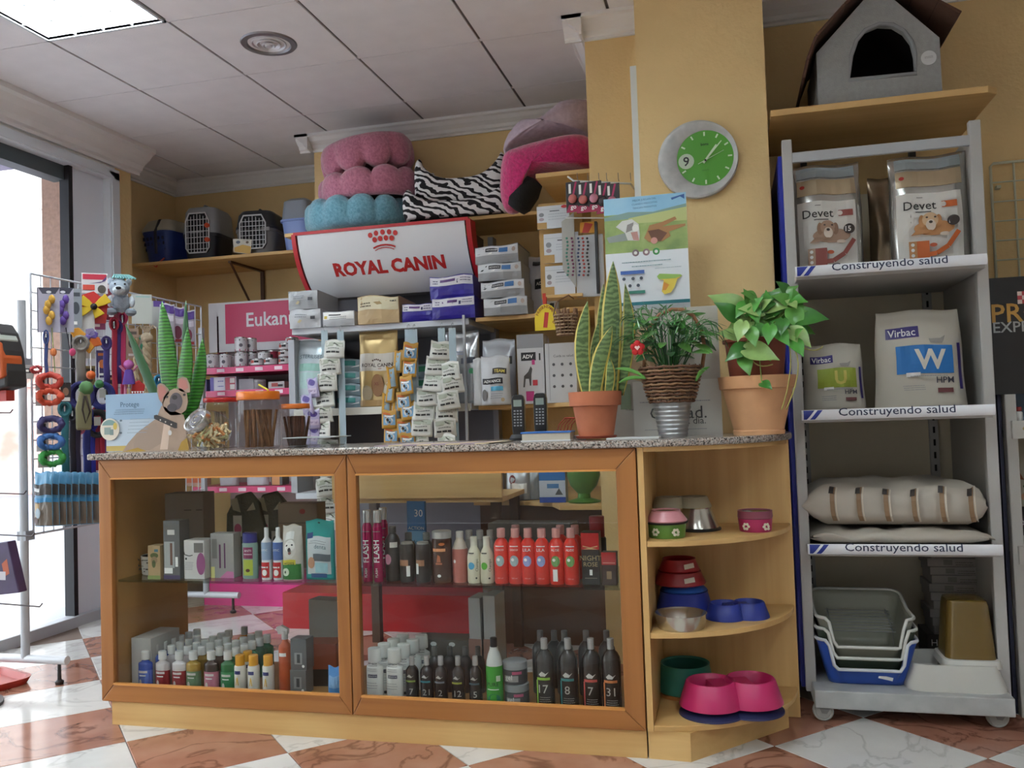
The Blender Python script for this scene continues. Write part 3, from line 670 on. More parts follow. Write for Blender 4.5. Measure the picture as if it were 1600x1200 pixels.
y = 2.79; bottle('grooming_tub', 'tall brown tub with a silver lid and orange print', 'tub', (bx_(692, y, US), y, US), .034, topz(692, 829, y)-US, 'jar', M('4a2c1f', .25), M('b5b2ae', .3, .4), .024, .97,
       items=[('r', M('d08a5c', .5), -.024, .105, .022, .115), ('r', M('b5623a', .5), -.012, .062, .01, .068), ('p', M('b5623a', .5), [(-.008, .07), (.006, .07), (.004, .09), (-.004, .095)]), ('e', WH, 0, .025, .006, .005), ('e', M('c06a32', .5), .01, .13, .01, .005)])
y = 2.80; bottle('shampoo_bottle', 'bottle with peach label and clear shoulders beside the tall brown tub', 'bottle', (bx_(720, y, US), y, US), .026, topz(720, 830, y)-US, 'slope', M('c9b9a8', .35), M('cfc8c0', .4), .02, .5, lab=M('b0665a', .4), lz=(.0, .66), items=[('e', WH, -.012, .07, .005, .006)])
for k, (px, c) in enumerate(((742, '4f9fc4'), (762, '5dab3c'))):
    y = 2.785; bottle('shampoo_bottle', 'cream bottle with a round %s badge' % ('blue', 'green')[k], 'bottle', (bx_(px, y, US), y, US), .0235, topz(px, 838, y)-US, 'slope', M('d5cdb4', .35), M('cfc8b6', .4), .03, .5,
           items=[('e', M(c, .5), -.004, .058, .011, .012), ('t', K, 'Champú', .016, .06, .04, 90), ('r', M('4a4a46'), -.012, .098, .006, .102), ('e', K, .012, .018, .003, .003)], group='cream shampoo bottles')
for k, px in enumerate((735, 752, 768)):
    y = 2.89; bottle('shampoo_bottle', '%s pale bottle from the left in the row behind the cream bottles' % ORD[k], 'bottle', (bx_(px, y, US), y, US), .024, topz(px, 828, y)-US, 'slope', M('a8a29a', .35), M('bdb8b0', .4), .03, .5)
RB_ = M('d8382b', .3); RC_ = M('c98f88', .4)
names = ['COCO', 'COCO', 'LILA', 'LILA', 'ALOE', 'ALOE']
for k, px in enumerate((785, 807, 827, 848.5, 871, 894)):
    y = 2.785; h = topz(px, 825, y)-US; c = ('9fb0b0', '9fb0b0', '8f9ac8', '8f9ac8', '6f9a5a', '6f9a5a')[k]
    bottle('shampoo_bottle', '%s red shampoo bottle from the left in the front row' % ORD[k], 'bottle', (bx_(px, y, US), y, US), .0252, h, 'round', RB_, RC_, .03, .55,
        items=[('r', WH, -.014, .122, .014, .125), ('t', WH, names[k], 0, .112, .026, 0, .01), ('e', M(c, .5), 0, .076, .014, .018), ('e', WH, -.004, .08, .005, .005), ('t', M('e5a79f'), 'menforsan' if 0 else '250 ml', 0, .02, .018)]+([('r', WH, -.008, .012, .006, .05)] if k == 4 else []), group='red shampoo bottles, front row')
for k, px in enumerate((808, 878, 901)):
    y = 2.88; bottle('shampoo_bottle', ['red shampoo bottle behind the second one of the front row', 'red shampoo bottle behind the fifth one of the front row', 'red shampoo bottle behind the sixth one of the front row'][k], 'bottle', (bx_(px, y, US), y, US), .0252, topz(px, 820, y)-US, 'round', RB_, RC_, .03, .55)
y = 2.80; w = .058; b = at(926, 912, y=y); carton('shampoo_box', 'tall black carton with a red top and gold bow', 'box', (b.x, y, US), w, .05, topz(926, 830, y)-US, M('2a2420', .35),
    [('r', M('b01818', .35), -w/2, .112, w/2, .165), ('p', M('c9a878', .4), [(-.024, .125), (0, .119), (.024, .125), (.024, .121), (.004, .118), (.024, .113), (-.024, .113), (-.004, .118), (-.024, .121)]), ('r', WH, -.004, .03, .005, .048), ('t', M('a8946c'), 'NIGHT', 0, .085, -.016, 0), ('t', M('a8946c'), 'ROSE', 0, .065, -.014, 0), ('r', M('8d8272'), -.02, .02, .02, .022)])
bottle('perfume_bottle', 'dark bottle with a red cap standing behind the black and red carton', 'bottle', (b.x+.005, 2.9, US), .03, topz(930, 806, 2.9)-US, 'jar', DK, M('8c1418', .4), .07, .85)
y = 2.79; b = at(954, 912, y=y); w = .047; carton('shampoo_box', 'small dark carton with a red band beside the door frame', 'box', (b.x, y, US), w, .045, topz(954, 862, y)-US, M('3a241c', .4), [('r', M('a81c1c', .4), -w/2, .065, w/2, .105), ('r', M('c9877a'), -.02, .07, .02, .073), ('r', M('9a8060'), -.008, .02, .008, .045)])
y = 2.99; b = at(835, 905, y=y); t = carton('cardboard_box', 'open grey cardboard box behind the red shampoo bottles', 'box', (b.x, y, US), .30, .10, .175, M('6f6a62', .7, n=.08), rotz=R(-4))
y = 3.02; b = at(652, 900, y=y); carton('poster_card', 'small blue leaflet with white print behind the dark tubs', 'leaflet', (at(652, 845, y=y).x, y, US), .075, .012, topz(652, 783, y)-US, M('2f6ea5', .4),
    [('r', M('7fb4dc', .4), -.0375, .09, .0375, .14), ('t', WH, '30', .012, .205, .034), ('t', WH, 'ACTION', 0, .15, .065), ('t', K, 'duo', 0, .1, .03)], rotz=R(-8))
# --- upper shelf, left door
y = 2.84; b = at(212, 905, y=y); t = thing('pet_bowl', 'round white bowl printed with small black writing beside the left end panel', 'bowl', (-2.128, y+.03, US)); h = topz(215, 868, y)-US
MB().lathe([(0, .002), (.05, 0), (.058, .003), (.062, h), (.058, h), (.053, .012), (0, .012)], seg=32).build('bowl', M('d2cfca', .35), t, True)
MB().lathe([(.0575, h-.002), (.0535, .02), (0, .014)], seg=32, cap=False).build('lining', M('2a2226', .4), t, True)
rr = random.Random(3); decal(t, cyl(.0605), [('r', M('3a3836'), (q := rr.uniform(-.09, .09)), (zz := rr.choice((.015, .025, .036, .047, .058))), q+rr.uniform(.006, .016), zz+rr.uniform(.002, .005)) for k in range(60)])
y = 2.78; b = at(248, 908, y=y); w = .052; carton('treat_box', 'small brown paper box with a green cap portrait', 'box', (b.x, y, US), w, .05, topz(248, 851, y)-US, M('a98d68', .7),
    [('r', M('3f6a7c'), .002, .098, .018, .108), ('e', M('4c5a2c'), .002, .085, .017, .01), ('e', M('8c7355'), .002, .068, .013, .014), ('e', M('4c5a2c'), .0, .055, .008, .014), ('r', M('7c8a4c'), -.026, 0, .026, .013), ('t', K, 'YUM', 0, .06, .014)])
y = 2.79; b = at(277, 908, y=y); w = .068; carton('grooming_box', 'tall grey carton with a clear window showing a brush', 'box', (b.x, y, US), w, .06, topz(277, 812, y)-US, M('5f6062', .5),
    [('r', M('a9adac', .2), -.03, .04, .012, .135), ('r', M('6a4a40'), -.006, .05, .004, .13), ('r', M('c9c6c2'), -.016, .16, .014, .178), ('r', WH, -.03, .02, .004, .04), ('r', M('4a3f63'), -.034, 0, .034, .014), ('r', WH, .016, .045, .027, .08)])
y = 2.98; b = at(280, 900, y=y); carton('cardboard_box', 'grey cardboard carton on top of the packs behind the tall grey carton', 'box', (b.x+.04, y+.02, US), .16, .09, topz(280, 770, y)-US, M('7a6f6a', .7, n=.06), [('r', M('3c3633'), .0, .225, .03, .23), ('r', M('3c3633'), .05, .225, .075, .23)], rotz=R(6))
y = 2.80; b = at(313, 910, y=y); w = .083; carton('grooming_box', 'white carton with a purple hand shape and a curved black line', 'box', (b.x, y, US), w, .07, topz(313, 842, y)-US, M('cfcac6', .5),
    [('r', M('6a6664'), .0, .095, .038, .13), ('e', M('8f4a78'), .028, .055, .018, .04), ('l', K, [(-.04, .098), (-.038, .088), (-.02, .083), (-.005, .086)], .003), ('e', K, -.032, .073, .004, .004)]+scrib(GREY, -.036, .0, .06, .002, 5, .006))
y = 2.82; b = at(354, 910, y=y); w = .095; carton('grooming_box', 'grey translucent pack with purple brush handles and a pink corner', 'box', (b.x, y, US), w, .05, topz(354, 832, y)-US, M('9d9b9a', .35),
    [('r', M('5d2f5c'), -.012, .035, -.005, .12), ('r', M('5d2f5c'), .008, .035, .014, .125), ('r', M('7a7a78'), -.04, .07, -.02, .14), ('p', M('c774a0'), [(-.01, 0), (.046, 0), (.046, .022), (.02, .025)]), ('r', M('d9d48a'), -.046, 0, -.03, .04)])
y = 2.80; b = at(392, 910, y=y); bottle('flea_shampoo', 'teal bottle with purple and lime green label and blue cap', 'bottle', (b.x, y, US), .030, topz(392, 832, y)-US, 'jar', M('7f9c93', .4), M('2a2f7c', .4), .035, .9, sy=.6,
    items=[('r', M('7a2350'), -.02, .072, .019, .112), ('r', M('a9b540'), -.02, .012, .019, .068), ('r', M('c7aab4'), -.016, .085, .016, .089), ('t', WH, 'ANTI', 0, .1, .026), ('e', M('5a3020'), .0, .03, .008, .006)])
for k, (px, c) in enumerate(((418, '8fa6c2'), (436, '4f6ca8'))):
    y = 2.785-.0*k; b = at(px, 912, y=y); bottle('cleaning_lotion', 'white bottle with %s and red label' % ('pale blue', 'deep blue')[k], 'bottle', (b.x, y, US), .0185, topz(px, 824, y)-US, 'square', M('dcdcdc', .35), M('d9d9d9', .4), .03, .42, lab=M(c, .45), lz=(.38, .72),
        items=[('r', M('c22a2c'), -.017, .008, .017, .062), ('r', WH, -.016, .042, .012, .047), ('e', WH, 0, .026, .009, .011), ('t', WH, 'OTIC', 0, .105, .024)], group='white lotion bottles')
y = 2.79; b = at(459, 912, y=y)
pouch('wet_wipes_pack', 'green and yellow pack printed with a white dog face', 'pack', (b.x, y, US), .075, topz(459, 820, y)-US, .05, M('cfc9bf', .4), [('r', M('2d7a35'), -.036, .003, .036, .058), ('r', M('d6c83c'), -.036, .055, .022, .072), ('e', M('d9d4cd'), 0, .105, .024, .028), ('e', M('f0ece6'), 0, .12, .02, .02), ('e', K, -.011, .122, .0035, .003), ('e', K, .01, .122, .0035, .003), ('e', M('3a3434'), 0, .105, .006, .008), ('e', M('8a5a55'), .002, .094, .006, .005), ('e', M('c9d9c0'), -.014, .03, .014, .014), ('e', M('4a5a4a'), -.014, .03, .005, .005), ('r', WH, -.016, .142, .016, .168), ('t', K, 'wipes', 0, .06, .04)], seed=1, wr=.002)
y = 2.80; b = at(502, 912, y=y); h = topz(502, 812, y)-US
pouch('dental_chews_pouch', 'flat teal pouch with a white label beside the middle post', 'pouch', (b.x, y, US), .112, h, .03, M('1f9a96', .35), [('r', M('c9cfd2'), -.045, .02, .045, .15), ('r', M('20417c'), -.046, .145, -.022, .165), ('r', M('1d4a80'), -.03, .008, .03, .022), ('r', M('5a646c'), -.02, .065, .045, .09), ('e', M('b98a6c'), -.028, .06, .014, .02), ('r', M('9cc4cc'), -.012, .025, .035, .06), ('e', M('123c3c'), 0, .195, .005, .003), ('t', M('43636c'), 'denta', .008, .115, .045)]+scrib(GREY, -.03, .035, .135, .002, 2, .006), seed=2, wr=.0015)
# cards and brushes hanging behind
y = 3.05
for k, (px, py, c, l) in enumerate(((385, 815, '3c4240', 'dark grey grooming glove card behind the left upper shelf'), (420, 800, '33363a', 'second dark grooming glove card nearer the middle post'))):
    p = at(px, py, y=y); t = thing('grooming_glove', l, 'glove', (p.x, y+.03*k, US)); hh = topz(px, 768, y)-US
    m = MB(); m.prism([(-.075, .0), (.07, 0), (.085, hh*.5), (.06, hh*.85), (.02, hh), (-.04, hh*.95), (-.08, hh*.7), (-.085, hh*.3)], -.012, .012); m.build('glove', M(c, .8, bump=.4, bs=80), t, bevel=.005)
    decal(t, flat(-.0125), [('r', M('b9b5ae'), -.05, hh*.4, -.012, hh*.68), ('e', M('a53a64'), -.03, hh*.5, .016, .02), ('r', M('b9b5ae'), .0, hh*.22, .042, hh*.46), ('e', M('4f524f'), .02, hh*.34, .015, .016), ('p', M('8f8c7c'), [(-.05, hh*.76), (-.015, hh*.72), (-.03, hh*.92), (-.06, hh*.9)]), ('p', M('9f9c8c'), [(.01, hh*.74), (.05, hh*.76), (.04, hh*.86)])])
y = 3.04; p = at(478, 900, y=y); carton('cardboard_box', 'two-part brown carton with a red seal behind the teal pouch', 'box', (p.x-.01, y, US), .16, .08, topz(475, 785, y)-US, M('7d6a5c', .7), [('e', M('8c2020'), .02, .215, .012, .01), ('r', M('4f433b'), -.08, .17, .08, .173)], rotz=R(3))
# --- lower shelf, left door: rows of small colognes
y = 2.83; p = at(222, 1075, y=y); carton('white_box', 'tall plain white carton at the left end of the lower shelf', 'box', (-2.145, 2.87, LS), .085, .17, topz(222, 992, y)-LS, M('b9b6b2', .6), rotz=R(0))
FR = [(228, '2b4aa0', '3c5cb8', 'blue'), (255, 'c9c2c2', '8c1c28', 'red labelled white'), (281, 'cfcaca', '8f1f2a', 'dark red labelled white'), (303, '9a7a2c', '5d7f5c', 'amber, green labelled'), (331, '3a2a26', 'b86a80', 'dark, pink labelled'), (357, '1f6a3c', '1f7a44', 'green')]
CAPW = M('d2d0cc', .45)
for k, (px, c, lc, nm) in enumerate(FR):
    y = 2.775; x = at(px, 1075, y=y).x; h = topz(px, 1017, y)-LS
    bottle('cologne_bottle', '%s cologne bottle in the front row of the lower shelf, white cap' % nm, 'bottle', (x, y, LS), .028, h, 'square', M(c, .25), CAPW, .03, .56, lab=M(lc, .4), lz=(.05, .5), sy=.62, items=[('r', M('d4cfca'), -.018, .056, .018, .064), ('r', WH, -.014, .045, .012, .049), ('e', M('cfcac5'), -.01, .022, .006, .012)], group='colognes in the front row')
cols = ['34509c', 'b9b2b2', 'c2baba', '8f7430', '4a3a34', '2c6a44']
tpl = None; n = 0
for row in range(1, 7):
    for k in range(6):
        y = 2.775+row*.047; x = at(FR[k][0], 1075, y=2.775).x+.004*row
        if row > 4 and k in (1, 3): continue
        if row > 5 and k == 5: continue
        if tpl is None or (k, ) not in tpl:
            tpl = tpl or {}
            tpl[(k, )] = bottle('cologne_bottle', 'white-capped cologne bottle, %s from the front in the %s column from the left' % (ORD[row], ORD[k]), 'bottle', (x, y, LS), .0265, h, 'square', M(cols[k], .25), CAPW, .03, .58, sy=.62, group='colognes in the rear rows')
        else: dup(tpl[(k, )], (x, y, LS), label='white-capped cologne bottle, %s from the front in the %s column from the left' % (ORD[row], ORD[k]))
y = 3.03; bottle('cologne_bottle', 'large amber bottle with a grey cap behind the rows of colognes', 'bottle', (at(383, 1040, y=y).x, y, LS), .03, topz(383, 979, y)-LS, 'round', M('b5772a', .2), M('8f8c88', .4), .03, .42)
for k, (px, y) in enumerate(((376, 2.775), (397, 2.775), (420, 2.775), (388, 2.85))):
    x = at(px, 1078, y=y).x; bottle('lotion_bottle', ['left of the three white bottles with orange caps', 'middle of the three white bottles with orange caps', 'right of the three white bottles with orange caps', 'orange-capped white bottle behind the front three'][k], 'bottle', (x, y, LS), .0205, topz(px, 1023 if k < 3 else 1017, y)-LS, 'jar', M('d9d4c9', .4), M('d99a2a', .4), .036, .8,
        items=[('r', M('2a2f6c'), -.011, .068, .011, .08), ('l', M('d9a83c'), [(-.004, .03), (0, .058), (.004, .03)], .003), ('r', GREY, -.005, .015, .005, .018)], group='white bottles with orange caps')
y = 2.80; x = at(447, 1080, y=y).x; t = bottle('trigger_spray', 'orange trigger spray bottle with a white nozzle', 'spray bottle', (x, y, LS), .023, topz(447, 985, y)-LS, 'square', M('b5502a', .35), M('a9a6a4', .4), .03, .5, items=[('r', WH, -.012, .13, .014, .142)])
MB().prism([(-.022, .0), (.012, .0), (.014, .018), (-.012, .03), (-.03, .024)], -.008, .008).build('trigger_head', M('b0aeac', .4), t, loc=(0, 0, topz(447, 985, y)-LS-.012))
y = 2.81; x = at(472, 1080, y=y).x
for k in range(2):
    z = LS+k*.084; carton('clipper_box', ('lower', 'upper')[k]+' of two stacked grey plastic clipper cases', 'case', (x+.004*k, y, z), .062, .055, .0835+.025*k, M('6a6a6b' if k == 0 else '5d5e60', .4), [('r', M('8b8c8c'), -.016, .02, .014, .06), ('r', M('3f4042'), -.006, .025, .006, .055), ('e', WH, .018, .014, .005, .005)])
y = 2.79; x = at(525, 1082, y=y).x; pouch('refill_pouch', 'light blue pouch at the right end of the left lower shelf', 'pouch', (x, y, LS), .055, .10, .03, M('4f8fd0', .35), [('r', M('86b6e6'), -.02, .03, .02, .07)], seed=5, wr=.002)
y = 2.93; x = at(508, 1060, y=y).x; carton('tool_box', 'orange and black carton beside the grey clipper cases', 'box', (x, y, LS), .12, .1, .15, M('8a3d20', .5), [('r', M('2c2826'), -.06, 0, .06, .06)], rotz=R(8))
y = 3.085; x = at(515, 1040, y=y).x; carton('grey_carton', 'grey carton at the back of the left lower shelf', 'box', (x, y, LS), .13, .07, .27, M('8f8a86', .6), rotz=R(-6))
# --- lower shelf, right door
for c in range(2):
    for r_ in range(4):
        px = (587, 618)[c]; y = 2.775+r_*.062; x = at(px, 1088, y=2.775).x+r_*.010; lb_ = 'white medicated shampoo bottle, %s column, %s from the front' % (('left', 'right')[c], ORD[r_])
        if c == 0 and r_ == 0:
            h = topz(587, 1012, 2.775)-LS
            wb = bottle('medicated_shampoo', lb_, 'bottle', (x, y, LS), .0295, h, 'square', M('e4e2dc', .4), M('dedcd6', .4), .045, .78, sy=.75, items=[('t', K, 'DIPTECH', 0, .125, .032, 0, .01), ('r', K, -.017, .117, .017, .1185), ('r', M('3a3550'), -.017, .078, .016, .089), ('t', WH, 'SENSITIVE', 0, .0835, .028), ('e', K, -.009, .012, .008, .005), ('e', K, .01, .012, .008, .005)]+scrib(GREY, -.016, .014, .108, .0016, 2, .006)+scrib(GREY, -.016, .014, .062, .0016, 3, .008), group='white medicated shampoo bottles')
        else: dup(wb, (x, y, LS), label=lb_)
for k, (px, c) in enumerate(((645, '8aa048'), (668, '3f8f96'), (690, '7f8790'), (717, 'a0a83c'), (744, '3f5a66'))):
    y = 2.785; x = at(px, 1090, y=y).x; h = topz(px, 1025, y)-LS
    bottle('dark_shampoo', 'dark shampoo bottle with a %s band, %s from the left of five with pale caps' % (('lime', 'teal', 'grey', 'yellow-green', 'slate')[k], ORD[k]), 'bottle', (x, y, LS), .0225, h, 'round', M('2f2826', .25), M('a8a29e', .4), .03, .4,
        items=[('p', M('c9c4bc'), [(-.012, .083), (-.002, .092), (.006, .084), (.014, .088), (.004, .08)]), ('r', M(c, .5), -.018, .066, .018, .072), ('t', M('b9b2aa'), '%d' % (7, 21, 2, 12, 5)[k], .004, .035, -.02)], group='dark shampoo bottles with pale caps')
for k, px in enumerate((680, 704, 728, 748)):
    y = 2.9; x = at(px, 1060, y=y).x; bottle('dark_shampoo', 'dark bottle in the second row, %s from the left' % ORD[k], 'bottle', (x, y, LS), .023, topz(px, 1010, y)-LS, 'round', M('2c2624', .3), M('5a5654', .4), .03, .4, group='dark bottles in the second row')
y = 2.775; x = at(774, 1092, y=y).x; h = topz(774, 996, y)-LS
bottle('green_shampoo', 'green bottle with white shoulders and a black cap', 'bottle', (x, y, LS), .0275, h, 'slope', M('d2d2cc', .35), K, .03, .42, lab=M('3f9a34', .35), lz=(.0, .60), items=[('t', M('16401a'), 'PURE', 0, .075, .04, 0, .01), ('r', WH, -.02, .057, .02, .06), ('e', M('2c7a5a'), .004, .025, .022, .02), ('r', M('c9d9c0'), .012, .085, .026, .103)])
y = 2.80; x = at(808, 1092, y=y).x
for k in range(2):
    z = LS+k*.072; t = bottle('conditioner_tub', ('lower', 'upper')[k]+' of two stacked clear grey tubs with screw lids', 'tub', (x-.004*k, y, z), .041, .0715, 'jar', M('4f4e50', .3), M('8f8f90', .35), .024, 1.0, items=[('r', M('c05a78'), .0, .034, .032, .043), ('r', M('9a9896'), -.028, .01, .02, .03), ('t', WH, 'gel', -.012, .022, .024)])
for k, (px, c, tx) in enumerate(((853, '8ab83c', '17'), (890, '2f7f80', '8'), (926, 'b5463c', '7'), (957, 'c8743c', '31'))):
    y = 2.785; x = at(px, 1095, y=y).x; h = topz(px, 997, y)-LS
    bottle('dark_shampoo', 'tall dark bottle with a silver cap and %s label band' % ('green', 'teal', 'red', 'orange')[k], 'bottle', (x, y, LS), .031, h, 'round', M('332c28', .25), M('aaa6a2', .35, .3), .034, .36,
        items=[('p', M('c9c4bc'), [(-.014, .112), (-.004, .122), (.008, .114), (.018, .12), (.006, .106), (-.008, .106)]), ('r', M(c, .5), -.022, .094, .022, .102), ('t', M('b9b2aa'), tx, 0, .066, -.026), ('r', M(c, .5), -.024, .01, -.018, .094)]+scrib(M('a8a098'), -.012, .02, .04, .0018, 5, .006), group='tall dark bottles with silver caps')
for k, px in enumerate((846, 884, 918, 950, 868)):
    y = 2.93 if k < 4 else 3.0; x = at(px, 1060, y=y).x; bottle('dark_shampoo', 'tall dark bottle in the rear row at right, %s from the left' % ORD[k], 'bottle', (x, y, LS), .029, topz(px, 985, y)-LS, 'round', M('2c2624', .3), M('6f6a66', .4), .034, .36, group='tall dark bottles in the rear row')
y = 3.02; x = at(695, 1040, y=y).x; carton('clear_case', 'low translucent grey case behind the dark bottles', 'case', (x, y+.02, LS), .22, .1, .15, M('6a625a', .35), [('e', WH, -.03, .135, .012, .008), ('e', WH, .04, .135, .012, .008)])
for k in range(2):
    y = 3.03; x = at((752, 775)[k], 1040, y=y).x; carton('leaflet_stack', 'upright white and pink-brown leaflet box, %s of the pair' % ('left', 'right')[k], 'leaflet box', (x, y, LS), .045, .1, topz(750, (930, 926)[k], y)-LS, M('b5b1ae', .6), [('r', M('9a7468'), -.025, 0, .025, .16)], rotz=R(-6))
# ================================================================ things on the worktop
def pxf(Y, cx, z0): return lambda px, py: (at(px, py, y=Y).x-cx, at(px, py, y=Y).z-z0)
def ppoly(f, pts): return [f(*p) for p in pts]
JG = glass('jar_glass', (.93, .95, .94), 1.5); JP = glass('clear_plastic', (.90, .91, .91), 1.4)
# cardboard display with a printed bulldog
Y = 2.89; cx = at(222, 700, y=Y).x; t = thing('counter_display', 'pale blue cardboard display with a cut-out fawn bulldog at the left end of the worktop', 'display card', (cx, Y, TOPZ)); f = pxf(Y, cx, TOPZ)
a = f(165, 617); b = f(268, 617); zt = a[1]
MB().box(a[0], .0, 0, b[0], .003, zt).box(a[0]+.02, .003, 0, a[0]+.03, .05, zt*.6).build('backing_card', ramp_mat('protege_card', 'noise', 2, [(.3, 'a9b9c6'), (.7, 'bcc8d2')], .5), t)
decal(t, flat(0), [('r', M('8fabc4'), a[0], zt*.55, b[0], zt), ('r', M('b59d4c'), a[0], .002, b[0]-.03, .022), ('t', M('4f6a80'), 'Protege', f(203, 633)[0], f(203, 633)[1], .084, 0, .012)]+scrib(M('6f8799'), f(181, 641)[0], f(228, 641)[0], f(181, 641)[1], .003, 3, .008)+scrib(M('8795a0'), f(208, 655)[0], f(240, 655)[0], f(208, 655)[1], .002, 5, .013)+[('e', M('5d6d78'), f(200, 657)[0], f(200, 657)[1], .006, .004), ('e', M('5d6d78'), f(200, 676)[0], f(200, 676)[1], .006, .004)])
m = MB(); c0 = f(173, 671); m.lathe([(0, -.006), (.043, -.006), (.043, -.003), (0, -.003)], (c0[0], 0, c0[1]), 30, axis='y'); bd = m.build('badge', M('cfc6b4', .5), t)
decal(bd, flat(-.006), [('p', M('6f8f8a'), [(c0[0]+.038*math.cos(R(x)), c0[1]+.038*math.sin(R(x))) for x in range(25, 156, 13)]), ('r', M('7c8f88'), c0[0]-.024, c0[1]-.02, c0[0]+.006, c0[1]+.008), ('r', M('6c807c'), c0[0]+.002, c0[1]-.022, c0[0]+.018, c0[1]), ('e', M('c9b04c'), c0[0]+.026, c0[1]+.012, .009, .014)])
FAWN = M('a38b79', .6, n=.12, ns=16); Fd = 'dog_cutout'
body = [(258, 634), (250, 654), (236, 664), (220, 676), (206, 692), (197, 706), (302, 704), (296, 690), (298, 670), (292, 648)]
head = [(259, 632), (262, 620), (268, 612), (278, 607), (290, 608), (297, 615), (299, 628), (296, 640), (287, 648), (272, 649), (263, 641)]
earl = [(251.5, 602), (255.6, 599), (262, 601), (268, 608), (270, 615), (264, 622), (260, 632), (254, 624), (251, 612)]
earr = [(283, 592.5), (290, 589), (297, 591), (302, 603), (302, 613), (296, 614), (285, 610), (282, 601)]
dg = MB()
for pl in (body, head, earl, earr): dg.prism(ppoly(f, pl), -.022, -.019)
dg = dg.build('dog_cutout', FAWN, t)
L = lambda *p: ppoly(f, p)
decal(dg, flat(-.022), [('p', M('b5766c'), L((253, 604), (258, 602), (264, 606), (266, 613), (260, 622), (257, 628), (254, 618))), ('p', M('b5766c'), L((285, 594), (291, 592), (297, 595), (300, 606), (294, 610), (286, 605))),
  ('p', M('9a8474'), L((236, 668), (250, 660), (262, 690), (240, 703), (214, 703), (218, 684))), ('p', M('cbb3a0'), L((262, 662), (272, 664), (268, 702), (256, 702))),
  ('e', M('544d52'), *f(281, 627), .028, .033), ('e', M('413b40'), *f(275, 637), .022, .016), ('e', M('2a2528'), *f(279, 621), .012, .009), ('e', M('26201f'), *f(267, 620), .006, .005), ('e', M('26201f'), *f(294, 617), .006, .005),
  ('p', M('2c2624'), L((247, 649), (251, 648), (283, 661), (283, 669), (279, 669), (247, 654))), ('e', M('c9c2b5'), *f(257, 656), .003, .003), ('e', M('c9c2b5'), *f(265, 659), .003, .003), ('e', M('c9c2b5'), *f(274, 663), .003, .003), ('e', M('c4c2c0'), *f(272, 676), .008, .01),
  ('p', M('a8832c'), L((284, 704), (302, 704), (298, 684), (290, 690))), ('p', M('a8832c'), L((196, 706), (238, 705), (222, 699)))], off=.0005)
# biscuit jar
Y = 2.785; p = at(327, 700, y=Y); t = thing('biscuit_jar', 'round glass jar of dog biscuits with a slanted silver lid', 'jar', (p.x, Y, TOPZ))
jr = .081; ln = Vector((-.22, -.68, .52)).normalized()
m = MB()
def jp(u, v):
    a = 2*PI*u; b = -PI/2+v*R(128); q = ln.to_track_quat('Z', 'Y') @ Vector((math.cos(b)*math.cos(a), math.cos(b)*math.sin(a), math.sin(b)))
    return (q.x*jr, q.y*jr*.95, max(.001, q.z*jr*.9+jr*.89))
m.surf(jp, 28, 18, close_u=True).build('glass_body', JG, t, 'all')
lq = ln.to_track_quat('Z', 'Y').to_matrix().to_4x4(); lq.translation = Vector((ln.x*jr*.70, ln.y*jr*.70, jr*.89+ln.z*jr*.66))
MB().lathe([(0, .012), (.016, .012), (.018, .016), (.026, .016), (.028, .010), (.040, .012), (.044, .018), (.049, .017), (.051, .006), (.051, -.006), (.047, -.008)], seg=32, cap=False).xf(lq).build('lid', M('b9b8b5', .22, .85), t, True)
rr = random.Random(11); bis = []
bc = ['d9c394', 'e3d5b0', 'c47f48', 'bdb585', 'e0c69a', 'cf9860']
bonemesh = []
for c in bc:
    mm = MB().prism([(-.012, -.003), (.012, -.003), (.016, -.007), (.019, -.002), (.017, 0), (.019, .002), (.016, .007), (.012, .003), (-.012, .003), (-.016, .007), (-.019, .002), (-.017, 0), (-.019, -.002), (-.016, -.007)], -.003, .003, 'z'); bonemesh.append(mm.mesh('biscuit', M(c, .8)))
n = 0
while n < 84:
    q = Vector((rr.uniform(-1, 1), rr.uniform(-1, 1), rr.uniform(-1, .2)))
    if not .25 < q.length < .80: continue
    o = bpy.data.objects.new('dog_biscuit', bonemesh[n % 6]); COL.objects.link(o); o.location = (p.x+q.x*jr, Y+q.y*jr*.95, TOPZ+jr*.89+q.z*jr*.9)
    o.rotation_euler = (rr.uniform(0, 6), rr.uniform(0, 6), rr.uniform(0, 6)); o.scale = (1.15, 1.15, 1.15); tag(o, 'bone-shaped dog biscuit piled in the round glass jar', 'biscuit', 'biscuits in the round glass jar'); n += 1
def lidjar(label, px, py, Y, wpx, top, lidc, lidh, fill, nst, gname, sub):
    p = at(px, py, y=Y); w = wpx*mpp(p); h = at(px, top, y=Y).z-TOPZ; r = w/2; t = thing('treat_jar', label, 'jar', (p.x, Y, TOPZ))
    MB().lathe([(0, .001), (r*.94, .001), (r, .008), (r, h-lidh-.012), (r*.93, h-lidh), (r*.93, h-.004)], seg=26, cap=False).build('clear_body', JP, t, True)
    MB().lathe([(r*.985, h-lidh), (r, h-lidh+.002), (r, h-.003), (r*.97, h), (0, h)], seg=32).build('lid', M(lidc, .35), t, True)
    rr = random.Random(int(px)); me = MB().tube([(0, 0, 0), (.001, .001, .03), (0, 0, (h-lidh)*.78)], [.006, .0065, .005], 6).mesh('stick', M(fill, .6, n=.2, ns=30), True)
    for k in range(nst):
        a = rr.uniform(0, 6.28); q = r*.62*math.sqrt(rr.random()); o = bpy.data.objects.new('chew_stick', me); COL.objects.link(o)
        o.location = (p.x+q*math.cos(a), Y+q*math.sin(a), TOPZ+.004); o.rotation_euler = (rr.uniform(-.16, .16), rr.uniform(-.16, .16), rr.uniform(0, 6)); tag(o, sub, 'dog chew', gname)
    return t, h
